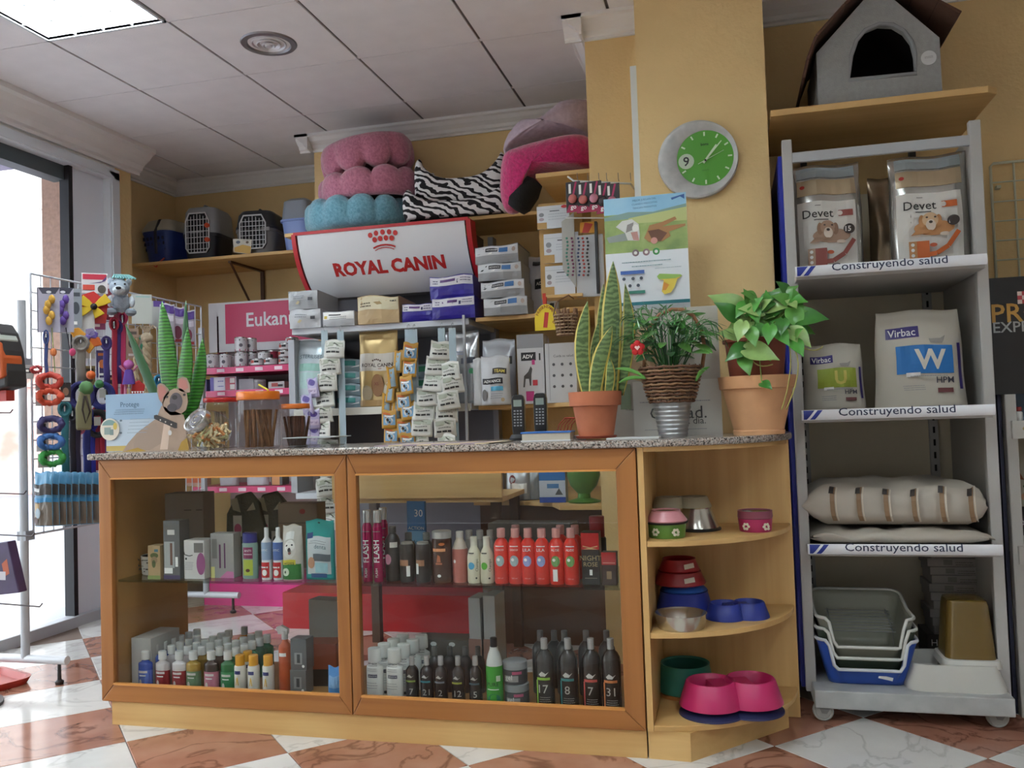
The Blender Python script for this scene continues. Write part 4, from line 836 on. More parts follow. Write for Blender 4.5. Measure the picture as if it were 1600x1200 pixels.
lidjar('tall clear plastic jar with a thick orange lid and brown chews', 405, 695, 2.88, 66, 612, 'd9721c', .030, '7d5535', 24, 'chews in the tall orange-lidded jar', 'brown chew stick standing in the tall orange-lidded jar')
lidjar('small clear plastic jar with an orange lid and dark chew sticks', 463, 692, 2.96, 44, 631, 'cc6a22', .018, '54301f', 26, 'chews in the small orange-lidded jar', 'dark chew stick standing in the small orange-lidded jar')
lidjar('clear plastic jar with a red lid half hidden behind the biscuit jar', 346, 690, 3.02, 52, 622, 'b8201c', .016, '9a8570', 8, 'chews in the red-lidded jar', 'pale chew stick standing in the red-lidded jar')
p = at(407, 612, y=2.88); tag(MB().tube([(0, 0, .003), (.02, 0, .016)] if 0 else [(-.028, 0, .026), (.012, 0, .003)], .0035, 6).build('yellow_pen', M('d6cf4a', .4), loc=(at(415, 612, y=2.88).x, 2.88, topz(407, 612, 2.88)+.001)), 'yellow pen lying on the orange lid of the tall jar', 'pen')
p = at(492, 697, y=2.80); t = thing('plastic_tray', 'shallow clear plastic tray with a pale rim on the worktop', 'tray', (p.x, 2.82, TOPZ), R(2))
w, d, h = .185, .11, .036
def trp(k, o=0): return [(-w/2*k-o, -d/2*k-o), (w/2*k+o, -d/2*k-o), (w/2*k+o, d/2*k+o), (-w/2*k-o, d/2*k+o)]
m = MB()
for i, (k, z) in enumerate(((.88, .002), (1, h))): m.v += [(x, y, z) for x, y in trp(k)]
m.f += [(0, 1, 5, 4), (1, 2, 6, 5), (2, 3, 7, 6), (3, 0, 4, 7), (0, 1, 2, 3)]; m.m += [0]*5
m.build('tray_body', glass('tray_plastic', (.72, .74, .74), 1.3), t)
m = MB()
for (a, b) in zip(trp(1, .006), trp(1, .006)[1:]+trp(1, .006)[:1]): m.box(min(a[0], b[0])-.003, min(a[1], b[1])-.003, h-.002, max(a[0], b[0])+.003, max(a[1], b[1])+.003, h+.001)
m.build('rim', M('b9c0c0', .3), t)
# mat
t = thing('counter_mat', 'thin purple and cream striped mat on the worktop below the hanging sachets', 'mat', (at(690, 692, y=2.8).x, 2.79, TOPZ))
m = MB(); hw = .20
for k in range(8):
    x0, x1 = -hw+k*hw/4, -hw+(k+1)*hw/4; m.add([(x0, -.1, .003), (x1, -.1, .003), (x1+.03, .1, .003), (x0+.03, .1, .003), (x0, -.1, .0), (x1, -.1, 0), (x1+.03, .1, 0), (x0+.03, .1, 0)], [(0, 1, 2, 3), (0, 1, 5, 4), (4, 7, 6, 5), (2, 3, 7, 6)], k % 2)
m.build('mat', [M('9a8795', .5), M('c9b494', .5)], t)
# phones
for k, (px, top) in enumerate(((811.5, 617), (846, 614))):
    Y = 3.02; p = at(px, 680, y=Y); t = thing('cordless_phone', ('black cordless phone in its cradle, left of the pair', 'black cordless phone standing right of the other one')[k], 'phone', (p.x, Y, TOPZ), R(0)); h = at(px, top, y=Y).z-TOPZ
    MB().lathe([(0, 0), (.035, 0), (.036, .008), (.028, .02), (.012, .022), (0, .022)], seg=24, sy=1.0).build('cradle', K, t, True)
    hs = MB().prism([(-.021, .018), (-.023, .05), (-.0235, h-.02), (-.019, h-.004), (-.012, h), (.012, h), (.019, h-.004), (.0235, h-.02), (.023, .05), (.021, .018)], -.012, .012).build('handset', M('141416', .3), t, bevel=.003)
    decal(hs, flat(-.0122), [('r', M('7f8c84', .3), -.015, h-.042, .015, h-.018)]+[('r', M('8d8f92', .4), -.015+c*.0115, h-.06-r_*.0105, -.008+c*.0115, h-.055-r_*.0105) for r_ in range(6) for c in range(3)])
# notebook + paper
t = thing('notebook', 'thick notebook with a blue cover lying on the worktop', 'book', (at(856, 688, y=2.86).x, 2.88, TOPZ), R(3))
MB().box(-.082, -.06, .003, .08, .06, .026).build('pages', M('bfb7a8', .7), t); MB().box(-.086, -.063, .026, .083, .063, .031).build('cover', M('2f6cb8', .4), t, bevel=.001); MB().box(-.086, -.063, 0, .083, .063, .003).build('back_cover', M('cfd2d6', .4), t)
tag(MB().prism([(-.03, -.05), (.02, -.06), (.04, .05), (-.01, .06)], 0, .012, 'z').build('folded_paper', M('cfd4d8', .6), loc=(at(893, 680, y=2.96).x, 2.97, TOPZ)), 'folded white paper beside the notebook', 'paper')
tag(MB().box(-.085, -.05, 0, .085, .05, .005).build('white_papers', M('d3d3d3', .5), loc=(at(990, 688, y=2.82).x, 2.84, TOPZ), bevel=.001), 'thin stack of white papers between the two plant pots', 'paper')
# scanner cord basket (red) behind the notebook
t = thing('red_wire_rack', 'small red wire rack behind the notebook', 'rack', (at(880, 668, y=3.1).x, 3.1, TOPZ))
for k in range(5): MB().tube([(-.03+k*.012, 0, 0), (-.015+k*.012, 0, .05), (.01+k*.012, 0, .075)], .0022, 5).build('wire', M('a83a20', .4), t)
MB().tube([(-.035, 0, .004), (.03, 0, .004)], .003, 5).build('base_wire', M('a83a20', .4), t); MB().tube([(.005, 0, .073), (.062, 0, .073)], .003, 5).build('top_wire', M('a83a20', .4), t)
# -------------------------------------------------- plants
TC = M('b06848', .75, n=.1, ns=14); TC2 = M('c9976c', .75, n=.1, ns=10)
def blade(base, tip, w, bend=(0, 0, 0), n=12, m0=.9, fold=.25):
    "long leaf blade as a strip of 4 columns; outer columns take material 1"
    base, tip, bend = Vector(base), Vector(tip), Vector(bend); mb = MB(); rows = []
    ax = (tip-base); sd = Vector((1, 0, 0)) if abs(ax.x) < ax.length*.85 else Vector((0, 0, 1)); sd = (sd-ax*(sd.dot(ax)/ax.length_squared)).normalized(); nm = ax.cross(sd).normalized()
    for j in range(n+1):
        v = j/n; c = base+ax*v+bend*math.sin(v*PI); ww = w/2*(m0+(1-m0)*math.sin(min(1, v*2)*PI/2))*(1 if v < .55 else max(.02, math.cos((v-.55)/.45*PI/2)**.8))
        for u in (-1, -.78, 0, .78, 1): mb.v.append(tuple(c+sd*u*ww+nm*(fold*ww*(u*u-.5))))
    for j in range(n):
        for i in range(4): mb.f.append((j*5+i, j*5+i+1, j*5+i+6, j*5+i+5)); mb.m.append(1 if i in (0, 3) else 0)
    return mb
SGR = ramp_mat('sansevieria', 'wave', 18, [(.15, '41582e'), (.85, '667d4a')], .4, 11, 4, (.9, .9, 1), 0, dirn='Z'); SYE = M('bda94e', .45)
def solid(o, th=.002):
    s = o.modifiers.new('thickness', 'SOLIDIFY'); s.thickness = th; return o
Y = 2.87; p = at(932, 685, y=Y); t = thing('potted_snake_plant', 'snake plant with yellow-edged upright leaves in a terracotta pot', 'plant', (p.x, Y, TOPZ)); f = pxf(Y, p.x, TOPZ)
k = mpp(p); ph = f(934, 612)[1]
MB().lathe([(0, .004), (.062, .004), (.066, .006), (.069, .012), (.066, .013), (0, .012)], seg=32).build('saucer', M('8f3d26', .6), t, True)
MB().lathe([(0, .012), (.058, .012), (.074, ph*.66), (.075, ph*.7), (.086, ph*.71), (.089, ph), (.083, ph), (.078, ph-.02), (0, ph-.02)], seg=36).build('pot', TC, t, True)
rr = random.Random(2)
for j in range(13): 
    a = j*.5; MB().ball((.055*math.cos(a)*rr.uniform(.8, 1.2), .055*math.sin(a), ph-.008), .013, 8, sc=(1.2, 1, .6)).build('pebble', M('d8d2c8', .6), t, True)
for (bx0, by0), (tx, ty), w, bd, dy in (((952, 612), (958, 408), 33, .0, .0), ((922, 612), (921, 473), 25, -.02, -.035), ((932, 612), (960, 512), 25, -.012, -.05), ((966, 608), (976, 442), 20, .022, .01), ((943, 608), (941, 442), 14, -.012, .03), ((930, 610), (936, 500), 16, -.01, .0), ((952, 612), (956, 560), 15, .006, -.05), ((938, 610), (930, 540), 14, 0, -.02)):
    b0 = f(bx0, by0); t0 = f(tx, ty); solid(blade((b0[0], dy, b0[1]-.02), (t0[0], dy*1.2, t0[1]), w*k, (bd, 0, 0), m0=.75).build('leaf', [SGR, SYE], t, 'all'), .003)
# artificial plant behind the display card
Y = 3.0; p = at(275, 690, y=Y); t = thing('green_plant', 'bright green ribbed upright leaves of a small plant behind the bulldog display', 'plant', (p.x, Y, TOPZ)); f = pxf(Y, p.x, TOPZ); k = mpp(p)
MB().lathe([(0, 0), (.035, 0), (.042, .07), (.038, .07), (.036, .06), (0, .06)], seg=20).build('pot', M('4a4340', .6), t, True)
GRB = ramp_mat('ribbed_leaf', 'wave', 24, [(.2, '275c1a'), (.8, '3f8a2a')], .4, 2, 2, (1, 1, 1), .15, dirn='Z'); GRD = M('2b5a33', .45)
for (tx, ty), (bx0, by0), w, bd, dy, g in (((253, 470), (272, 650), 33, -.004, 0, 0), ((298, 512), (284, 650), 26, .006, -.01, 0), ((312, 527), (292, 650), 25, .018, .01, 0), ((206, 508), (268, 650), 17, .0, -.02, 1), ((281, 468), (276, 650), 14, .008, .02, 1)):
    b0 = f(bx0, by0); t0 = f(tx, ty); solid(blade((b0[0]*.5, dy, .06), (t0[0], dy*2, t0[1]), w*k, (bd, 0, 0), m0=.45).build('leaf', [GRB, GRB] if not g else [GRD, GRD], t, 'all'))
# basket plant in a galvanised bucket
Y = 2.90; p = at(1052, 684, y=Y); t = thing('basket_plant', 'leafy plant in a wicker basket set in a galvanised bucket', 'plant', (p.x, Y, TOPZ)); f = pxf(Y, p.x, TOPZ); k = mpp(p)
zb = f(1052, 628)[1]; zr = f(1052, 573)[1]; pr = [(0, 0), (.045, 0), (.047, .003)]
for j in range(8): z = .006+j*(zb)/8; r = .047+.018*j/8; pr += [(r, z), (r+.0018, z+zb/24), (r, z+zb/12)]
MB().lathe(pr+[(.066, zb+.004), (.062, zb+.004), (.045, .01)], seg=32).build('bucket', M('a9abab', .3, .75, n=.15, ns=9), t, True)
WK = [M('6b4a35', .7, n=.25, ns=40), M('8c6a4c', .7, n=.25, ns=40)]
for j in range(11):
    z = zb+.002+j*(zr-zb)/10.5; r = .070+.03*(j/10)**.8; n = 44
    MB().tube([((r+.0032*(1 if (q+j) % 2 else -1))*math.cos(2*PI*q/n), (r+.0032*(1 if (q+j) % 2 else -1))*math.sin(2*PI*q/n), z+.0015*math.sin(q*1.7+j)) for q in range(n)], .0042, 5, closed=True).build('wicker_band', WK[j % 2], t, 'all')
for j in range(22):
    a = 2*PI*j/22; MB().tube([(.070*math.cos(a), .070*math.sin(a), zb), (.1*math.cos(a), .1*math.sin(a), zr+.004)], .0022, 5).build('wicker_stake', WK[0], t, 'all')
MB().lathe([(0, zr-.02), (.092, zr-.02)], seg=24, cap=False).build('soil', M('2f2218', .9), t)
hp = [f(1097, 575), f(1101, 545), f(1096, 515), f(1083, 493), f(1066, 484), f(1050, 484), f(1030, 492), f(1014, 512), f(1008, 545), f(1006, 573)]
MB().tube([(x, .01*math.sin(i), z) for i, (x, z) in enumerate(hp)], .0062, 8).build('handle', M('8a5e40', .7, n=.2, ns=30), t, 'all')
def leaf_mesh(name, L, W, mat, kind='heart', curl=.2):
    m = MB(); n = 8
    for j in range(n+1):
        v = j/n
        if kind == 'heart': hw = W/2*(.42, .86, 1.0, .98, .88, .70, .46, .22, .01)[j]
        else: hw = W/2*math.sin(PI*(v*.94+.03))**.8
        back = (-.13*L if kind == 'heart' and j == 0 else -.05*L if kind == 'heart' and j == 1 else 0)
        for u in (-1, -.5, 0, .5, 1):
            m.v.append((u*hw, v*L+(back if abs(u) > .4 else 0), -curl*L*v*v+.18*abs(u)*hw))
    for j in range(n):
        for i in range(4): m.f.append((j*5+i, j*5+i+1, j*5+i+6, j*5+i+5)); m.m.append(0)
    return m.mesh(name, mat, 'all', fix=False)
GR1 = M('3f7a33', .28, n=.2, ns=18); GR2 = M('5f9a46', .28, n=.2, ns=18); GR3 = M('27532a', .4, n=.15, ns=18); GR4 = M('93b56a', .3, n=.2, ns=18)
def put_leaf(par, me, base, tip, up=(0, -.45, 1), rollr=0, sc=1.0):
    base, tip = Vector(base), Vector(tip); y = (tip-base); L = y.length; y.normalize(); u = Vector(up); x = y.cross(u).normalized(); z = x.cross(y)
    mt = Matrix((x, y, z)).transposed().to_4x4() @ Matrix.Rotation(rollr, 4, 'Y'); o = bpy.data.objects.new('leaf', me); COL.objects.link(o); o.parent = par
    mt.translation = base; o.matrix_local = mt; o.scale = (sc, sc, sc); return o
sm = [leaf_mesh('leaf', .066, .036, g, 'oval', .25) for g in (GR1, GR3, GR2)]; rr = random.Random(8)
stm = MB()
for j in range(46):
    a = rr.uniform(0, 2*PI); r1 = rr.uniform(.02, .095); z1 = zr+rr.uniform(.02, .17); b = Vector((r1*math.cos(a), r1*math.sin(a)*.8, z1)); d = Vector((math.cos(a)*.8, math.sin(a)*.6-.25, rr.uniform(-.5, .5))).normalized()
    put_leaf(t, sm[j % 3], b, b+d*.06, (0, -.5, 1), sc=rr.uniform(.7, 1.2)); stm.tube([(b.x*.4, b.y*.4, zr-.02), (b.x*.8, b.y*.8, (zr+z1)/2), tuple(b)], .0014, 4)
stm.build('stems', GR3, t)
for j in range(26):      # feathery palm fronds
    a = R(-160+j*24*.58); dx = math.cos(a); L = rr.uniform(.12, .23); hgt = rr.uniform(.18, .36); m = MB(); pts = []
    for q in range(9):
        v = q/8; pts.append(Vector((.015*dx+dx*L*v*.85, math.sin(a)*L*.45*v-.02, zr-.01+hgt*1.25*v-.75*hgt*v**3)))
    m.tube(pts, .0013, 4)
    for q in range(3, 9):
        for s in (-1, 1):
            b = pts[q]; tng = (pts[min(q+1, 8)]-pts[q-1]).normalized(); sd = tng.cross(Vector((0, -.6, .8))).normalized()*s; tp = b+(sd*.6+tng*.7)*.045+Vector((0, 0, -.01)); nn = tng*.004
            m.add([tuple(b-nn), tuple((b+tp)/2+nn*.9), tuple(tp), tuple((b+tp)/2-nn*.9)], [(0, 1, 2, 3)])
    m.build('frond', (GR1, GR3, M('4a7f4a', .4))[j % 3], t)
for j, (a, b) in enumerate((((1010, 590), (965, 578)), ((1012, 592), (970, 600)), ((1090, 590), (1106, 580)), ((1088, 596), (1110, 575)))):
    b0 = f(*a); t0 = f(*b); solid(blade((b0[0], -.06, b0[1]), (t0[0], -.09, t0[1]), .012, (0, 0, .01), m0=.5).build('leaf', [GR2, GR2], t, 'all'), .001)
hx, hz = f(1001, 547)
hpk = MB().ball((hx, -.10, hz), .012, 10, sc=(1, .5, 1))
for j in range(5): a = R(90+72*j); hpk.ball((hx+.013*math.cos(a), -.10, hz+.014*math.sin(a)), .0115, 10, sc=(1, .45, 1))
hpk = hpk.build('felt_flower', M('b0191c', .8), t, True); decal(hpk, flat(-.1075), [('p', M('e9c4c0'), [(hx, hz-.008), (hx+.009, hz+.002), (hx+.005, hz+.007), (hx, hz+.004), (hx-.005, hz+.007), (hx-.009, hz+.002)])])
MB().tube([(hx+.012, -.097, hz-.01), (hx+.03, -.05, zr-.01)], .0015, 4).build('flower_stick', M('a8885c', .7), t)
# pothos
Y = 2.98; p = at(1186, 674, y=Y); t = thing('potted_pothos', 'trailing heart-leaved plant in a pale clay pot at the right end of the worktop', 'plant', (p.x, Y, TOPZ)); f = pxf(Y, p.x, TOPZ); k = mpp(p)
ph = f(1186, 588)[1]; pi_ = f(1190, 530)[1]
MB().lathe([(0, 0), (.082, 0), (.084, .012), (.081, .016), (.113, ph*.78), (.122, ph*.79), (.126, ph), (.118, ph), (.112, ph-.015), (0, ph-.02)], seg=40).build('clay_pot', TC2, t, True)
MB().lathe([(0, ph-.02), (.085, ph-.02), (.098, pi_-.012), (.106, pi_-.01), (.107, pi_), (.1, pi_), (0, pi_-.015)], seg=36).build('inner_pot', M('84402a', .6), t, True)
hm = [leaf_mesh('leaf', .085, .062, g, 'heart', .34) for g in (GR2, GR1, GR4, M('4f9a3a', .35, n=.15, ns=12))]
LV = [((1206, 478), (1245, 440), 1.0), ((1205, 470), (1186, 492), .9), ((1190, 490), (1152, 480), 1.0), ((1200, 500), (1165, 512), 1), ((1225, 490), (1268, 480), 1.0), ((1240, 500), (1297, 494), 1.05), ((1232, 520), (1268, 545), .9), ((1210, 520), (1232, 545), .8), ((1170, 520), (1180, 548), .7), ((1165, 545), (1128, 565), 1.0), ((1165, 550), (1222, 560), .85), ((1180, 545), (1205, 565), .9), ((1160, 560), (1172, 590), .9), ((1150, 500), (1118, 470), .9), ((1160, 490), (1105, 452), .8), ((1225, 470), (1262, 470), .9), ((1235, 485), (1250, 525), .9), ((1190, 475), (1215, 455), 1), ((1172, 505), (1140, 520), .9), ((1200, 515), (1196, 545), .7), ((1245, 515), (1272, 520), .8), ((1188, 600), (1203, 606), .5), ((1150, 530), (1122, 520), .8), ((1215, 500), (1255, 505), 1), ((1180, 470), (1160, 458), .8), ((1230, 460), (1215, 440), .8), ((1195, 485), (1230, 478), 1.0), ((1175, 485), (1185, 510), .9), ((1205, 495), (1185, 525), .9), ((1220, 505), (1215, 530), .8), ((1160, 510), (1150, 540), .8), ((1245, 480), (1240, 455), .8)]
rr = random.Random(4)
for q in range(20):
    a_ = (rr.uniform(1150, 1245), rr.uniform(470, 540)); LV.append((a_, (a_[0]+rr.uniform(-36, 36), a_[1]+rr.uniform(-30, 26)), 1))
sv = MB()
for j, (a, b, s) in enumerate(LV):
    pa, pb = f(*a), f(*b); dy = -.045-.05*((j*37) % 11)/11-(.075 if max(a[1], b[1]) > 528 else 0); b3 = Vector((pa[0], dy+.02, pa[1])); t3 = Vector((pb[0], dy-.03, pb[1]))
    put_leaf(t, hm[j % 4], b3, t3, (0, -1, .55), sc=max(.5, (t3-b3).length/.085*.8)); sv.tube([(pa[0]*.25, 0, pi_-.01), (pa[0]*.7, dy*.7, (pi_+pa[1])/2+.02), tuple(b3)], .0017, 4)
sv.build('stems', M('7f9a4a', .5), t)
for j, (a, b, c) in enumerate((((1165, 540), (1170, 585), (1205, 572)), ((1230, 545), (1235, 590), (1218, 640)), ((1222, 530), (1262, 560), (1225, 640)), ((1240, 540), (1265, 560), (1280, 545)))):
    q = [f(*a), f(*b), f(*c)]; pts = []
    for i in range(9):
        v = i/8; x = (1-v)**2*q[0][0]+2*v*(1-v)*q[1][0]+v*v*q[2][0]; z = (1-v)**2*q[0][1]+2*v*(1-v)*q[1][1]+v*v*q[2][1]; pts.append((x, -.115-.012*math.sin(v*PI), z))
    MB().tube(pts, .0022, 5).build('vine', M('a8a35a', .5), t, 'all')
# -------------------------------------------------- boards behind the plants
Y = 3.10; cx = at(1008, 600, y=Y).x; t = thing('poster_board', 'tall printed poster board with two dogs in a meadow and a small map', 'poster', (cx, Y, TOPZ)); f = pxf(Y, cx, TOPZ)
x0, zt = f(943, 312); x1 = f(1072, 312)[0]; zm = f(1008, 393)[1]; zb = f(1008, 472)[1]
MB().box(x0, 0, 0, x1, .006, zt).build('board', M('d5dade', .45), t)
W_ = x1-x0; X = lambda u: x0+u*W_; Z = lambda v: zm+(zt-zm)*v
MEA = ramp_mat('meadow', 'noise', 14, [(.3, '7a9458'), (.55, '98ac66'), (.75, 'b5bd86')], .5); SKY = ramp_mat('poster_sky', 'noise', 6, [(.3, '79b2d4'), (.7, 'a5cce0')], .5)
bl = M('39608c')
it = [('r', MEA, x0, zm, x1, Z(.72)), ('r', SKY, x0, Z(.70), x1, zt), ('p', M('7f9c94'), [(X(0), Z(.66)), (X(.3), Z(.73)), (X(.6), Z(.70)), (X(1), Z(.80)), (X(1), Z(.62)), (X(0), Z(.6))]), ('p', M('b9c07e'), [(X(.3), Z(.62)), (X(1), Z(.74)), (X(1), Z(.5)), (X(.3), Z(.52))]),
  ('t', bl, 'MEJOR JUEGAN DEL', X(.5), Z(.93), .085, 2), ('t', bl, 'CUANDO MASCOTAS', X(.5), Z(.865), .09, 2), ('t', bl, 'TENGAN PARÁSITOS', X(.5), Z(.80), .085, 2), ('p', M('3a5f9c'), [(X(.82), Z(.92)), (X(.98), Z(.97)), (X(.98), Z(.88)), (X(.93), Z(.93)), (X(.83), Z(.88))]),
  ('p', M('8c9590'), [(X(.02), Z(.3)), (X(.25), Z(.36)), (X(.28), Z(.22)), (X(.05), Z(.2))]), ('p', M('d2d2cc'), [(X(.14), Z(.48)), (X(.22), Z(.58)), (X(.34), Z(.6)), (X(.42), Z(.5)), (X(.43), Z(.32)), (X(.42), Z(.2)), (X(.28), Z(.22)), (X(.25), Z(.36))]), ('p', M('8f8a86'), [(X(.28), Z(.5)), (X(.36), Z(.54)), (X(.34), Z(.4)), (X(.26), Z(.36))]), ('e', M('e6e4de'), X(.38), Z(.43), .012, .014), ('p', M('b5867e'), [(X(.32), Z(.36)), (X(.4), Z(.37)), (X(.42), Z(.2)), (X(.35), Z(.22))]),
  ('p', M('a87a4c'), [(X(.55), Z(.46)), (X(.7), Z(.5)), (X(.86), Z(.58)), (X(.88), Z(.53)), (X(.7), Z(.42)), (X(.98), Z(.44)), (X(.98), Z(.4)), (X(.78), Z(.32)), (X(.8), Z(.24)), (X(.7), Z(.16)), (X(.54), Z(.16)), (X(.48), Z(.24)), (X(.52), Z(.36))]), ('p', M('6a4432'), [(X(.53), Z(.36)), (X(.66), Z(.38)), (X(.76), Z(.3)), (X(.68), Z(.16)), (X(.58), Z(.18))]), ('e', M('c99084'), X(.6), Z(.18), .012, .012),
  ('r', M('dfe4e8'), x0, zb, x1, zm)]
zz = lambda v: zb+(zm-zb)*v
for u, c in ((.37, '7c6a70'), (.5, '8a6f74'), (.62, '3f8f4c')): it += [('e', M(c), X(u), zm-.003, .0125, .0125), ('e', WH, X(u), zm-.003, .006, .006)]
it += scrib(M('6f8f94'), X(.2), X(.8), zz(.80), .003)+scrib(M('6f8f94'), X(.32), X(.7), zz(.71), .003)
it += [('r', M('3f62a8'), X(.18), zz(.56), X(.47), zz(.63)), ('r', M('2c7a68'), X(.27), zz(.17), X(.47), zz(.23))]+[('e', M('3a4452'), X(u), zz(v), .006, .006) for u, v in ((.22, .47), (.33, .47), (.43, .47), (.29, .33), (.39, .33))]
SP = [(.62, .48), (.65, .53), (.9, .49), (.92, .46), (.86, .40), (.82, .24), (.78, .15), (.70, .12), (.67, .18), (.70, .40), (.64, .42)]
it += [('p', M('d9c04c'), [(X(u), zz(v)) for u, v in SP]), ('p', M('8fb55a'), [(X(u), zz(v)) for u, v in ((.62, .48), (.65, .53), (.9, .49), (.92, .46), (.84, .42), (.70, .42), (.64, .42))]), ('p', M('d08a3c'), [(X(u), zz(v)) for u, v in ((.68, .2), (.70, .36), (.76, .3), (.72, .2))])]+scrib(M('8fa0a8'), X(.6), X(.92), zz(.64), .002)
it += [('r', M('1f6c74'), x0, zb-.012, x1, zb)]
decal(t, flat(0), it, off=.0004)
Y = 3.05; cx = at(1040, 600, y=Y).x; t = thing('photo_board', 'tall beige cardboard panel with a faded cream dog photo behind the basket plant', 'panel', (cx, Y, TOPZ)); f = pxf(Y, cx, TOPZ)
x0 = f(950, 600)[0]; x1 = f(1126, 600)[0]; zt = f(1040, 482)[1]
MB().box(x0, 0, 0, x1, .005, zt).build('panel', M('b5afa4', .6), t)
decal(t, flat(0), [('r', M('a39c92'), x0, zt*.45, f(1060, 600)[0], zt), ('p', M('b89a7c'), ppoly(f, ((975, 590), (978, 530), (1000, 505), (1022, 520), (1030, 560), (1018, 600)))), ('e', M('6a4c3a'), *f(1003, 518), .006, .005), ('p', M('8a6a4c'), ppoly(f, ((975, 540), (983, 512), (996, 508), (985, 545)))), ('p', M('c9ad90'), ppoly(f, ((985, 560), (1000, 530), (1018, 545), (1015, 575)))), ('r', M('7c8a70'), *f(970, 640), *f(985, 600)), ('t', M('4a4a48'), 'Tu salud', f(984, 640)[0], f(984, 640)[1], .03)])
Y = 3.02; cx = at(1058, 640, y=Y).x; t = thing('sign_card', 'white printed card with grey lettering behind the galvanised bucket', 'card', (cx, Y, TOPZ)); f = pxf(Y, cx, TOPZ)
x0 = f(990, 640)[0]; x1 = f(1128, 640)[0]; zt = f(1058, 594)[1]
MB().box(x0, 0, 0, x1, .004, zt).build('card', M('c9c6bd', .6), t)
decal(t, flat(0), scrib(GREY, f(1000, 633)[0], f(1112, 633)[0], zt*.62, .003)+[('t', M('4a4a48'), 'Calidad.', f(1060, 648)[0], zt*.42, .19), ('t', M('4a4a48'), 'Cada día.', f(1075, 658)[0], zt*.27, .12)]+scrib(GREY, f(1008, 668)[0], f(1105, 668)[0], zt*.12, .002))
# ================================================================ clock on the column
Y = YC; p = at(1090, 248, y=Y-.03); t = thing('wall_clock', 'round brushed metal wall clock with an off-centre green dial on the column', 'clock', (p.x, Y-.002, p.z)); s = mpp(p); fx = lambda px, py: ((at(px, py, y=Y-.03).x-p.x), at(px, py, y=Y-.03).z-p.z)
ro = 62*s; fcx, fcz = fx(1101.5, 245); rf = 43.5*s
m = MB(); n = 60
rings = [(0, 0, ro*.96, 0), (0, 0, ro, -.012), (0, 0, ro*.985, -.026), (fcx*.3, fcz*.3, ro*.93, -.030), (fcx, fcz, rf+.006, -.018), (fcx, fcz, rf, -.014)]
for cx_, cz_, r, y in rings: m.v += [(cx_+r*math.cos(2*PI*q/n), y, cz_+r*math.sin(2*PI*q/n)) for q in range(n)]
for i in range(5): m.f += [(i*n+q, i*n+(q+1) % n, (i+1)*n+(q+1) % n, (i+1)*n+q) for q in range(n)]
m.m += [0]*(5*n); m.build('metal_rim', ramp_mat('brushed', 'noise', 30, [(.3, 'a9a8a6'), (.7, 'bcbbb8')], .32, 0, 2, (1, 1, 1)), t, True)
MB().lathe([(0, -.013), (rf+.002, -.013)], (fcx, 0, fcz), 48, axis='y', cap=False).build('dial', M('4f9a2a', .35), t)
TK = M('c9dcb8', .4)
it = []
for q in range(12):
    if q == 9: continue
    a = R(90-30*q); it.append(('l', TK, [(fcx+rf*.80*math.cos(a), fcz+rf*.80*math.sin(a)), (fcx+rf*.95*math.cos(a), fcz+rf*.95*math.sin(a))], .006))
nx, nz = fx(1072, 251); it += [('e', M('b5c4a8'), nx, nz, rf*.28, rf*.28), ('t', K, '9', nx, nz, -.036, 0, .015), ('t', K, 'bons', fcx, fcz+rf*.5, .028, 0, .01), ('t', M('2f5a1c'), 'QUARTZ', fcx, fcz-rf*.45, .024)]
decal(t, flat(-.013), it, off=.0003)
cc = fx(1102, 249)
def hand(px, py, w, nm, back=.012, m_=TK, y=-.0155):
    e = fx(px, py); d = Vector((e[0]-cc[0], e[1]-cc[1])); d.normalize(); n_ = Vector((-d.y, d.x))*w/2; a = Vector(cc)-d*back; b = Vector(e)
    MB().prism([tuple(a-n_), tuple(b-n_*.6), tuple(b+n_*.6), tuple(a+n_)], y, y-.001).build(nm, m_, t)
hand(1119, 224, .008, 'hour_hand'); hand(1127, 218, .006, 'minute_hand', y=-.017); hand(1131, 233, .002, 'second_hand', .03, y=-.0185)
MB().lathe([(0, -.02), (.004, -.02), (.004, -.013)], (cc[0], 0, cc[1]), 12, axis='y', cap=False).build('hub', K, t)
# ================================================================ doghouse on the wall shelf
ZS = ZSHELF; Y = 3.36; p = at(1372, 150, y=Y); t = thing('pet_house', 'grey fabric pet house with a drooping brown roof on the wall shelf', 'pet house', (p.x, Y, ZS)); f = pxf(Y, p.x, ZS)
FAB = M('9b9c9a', .95, n=.06, ns=60, bump=.3, bs=260); ROF = M('54392b', .9, n=.12, ns=20, bump=.3, bs=120)
xl, xr = f(1276, 120)[0], f(1469, 120)[0]; ze = f(1469, 62)[1]; za = f(1372, -28)[1]
ax = [f(1326, 128), f(1329, 90), f(1337, 67), f(1351, 50), f(1372, 41), f(1394, 42), f(1411, 52), f(1423, 68), f(1428, 88), f(1430, 118)]
outer = [(xl, 0), (xr, 0), (xr, ze), ((xl+xr)/2+.01, za-.02), (xl, ze)]
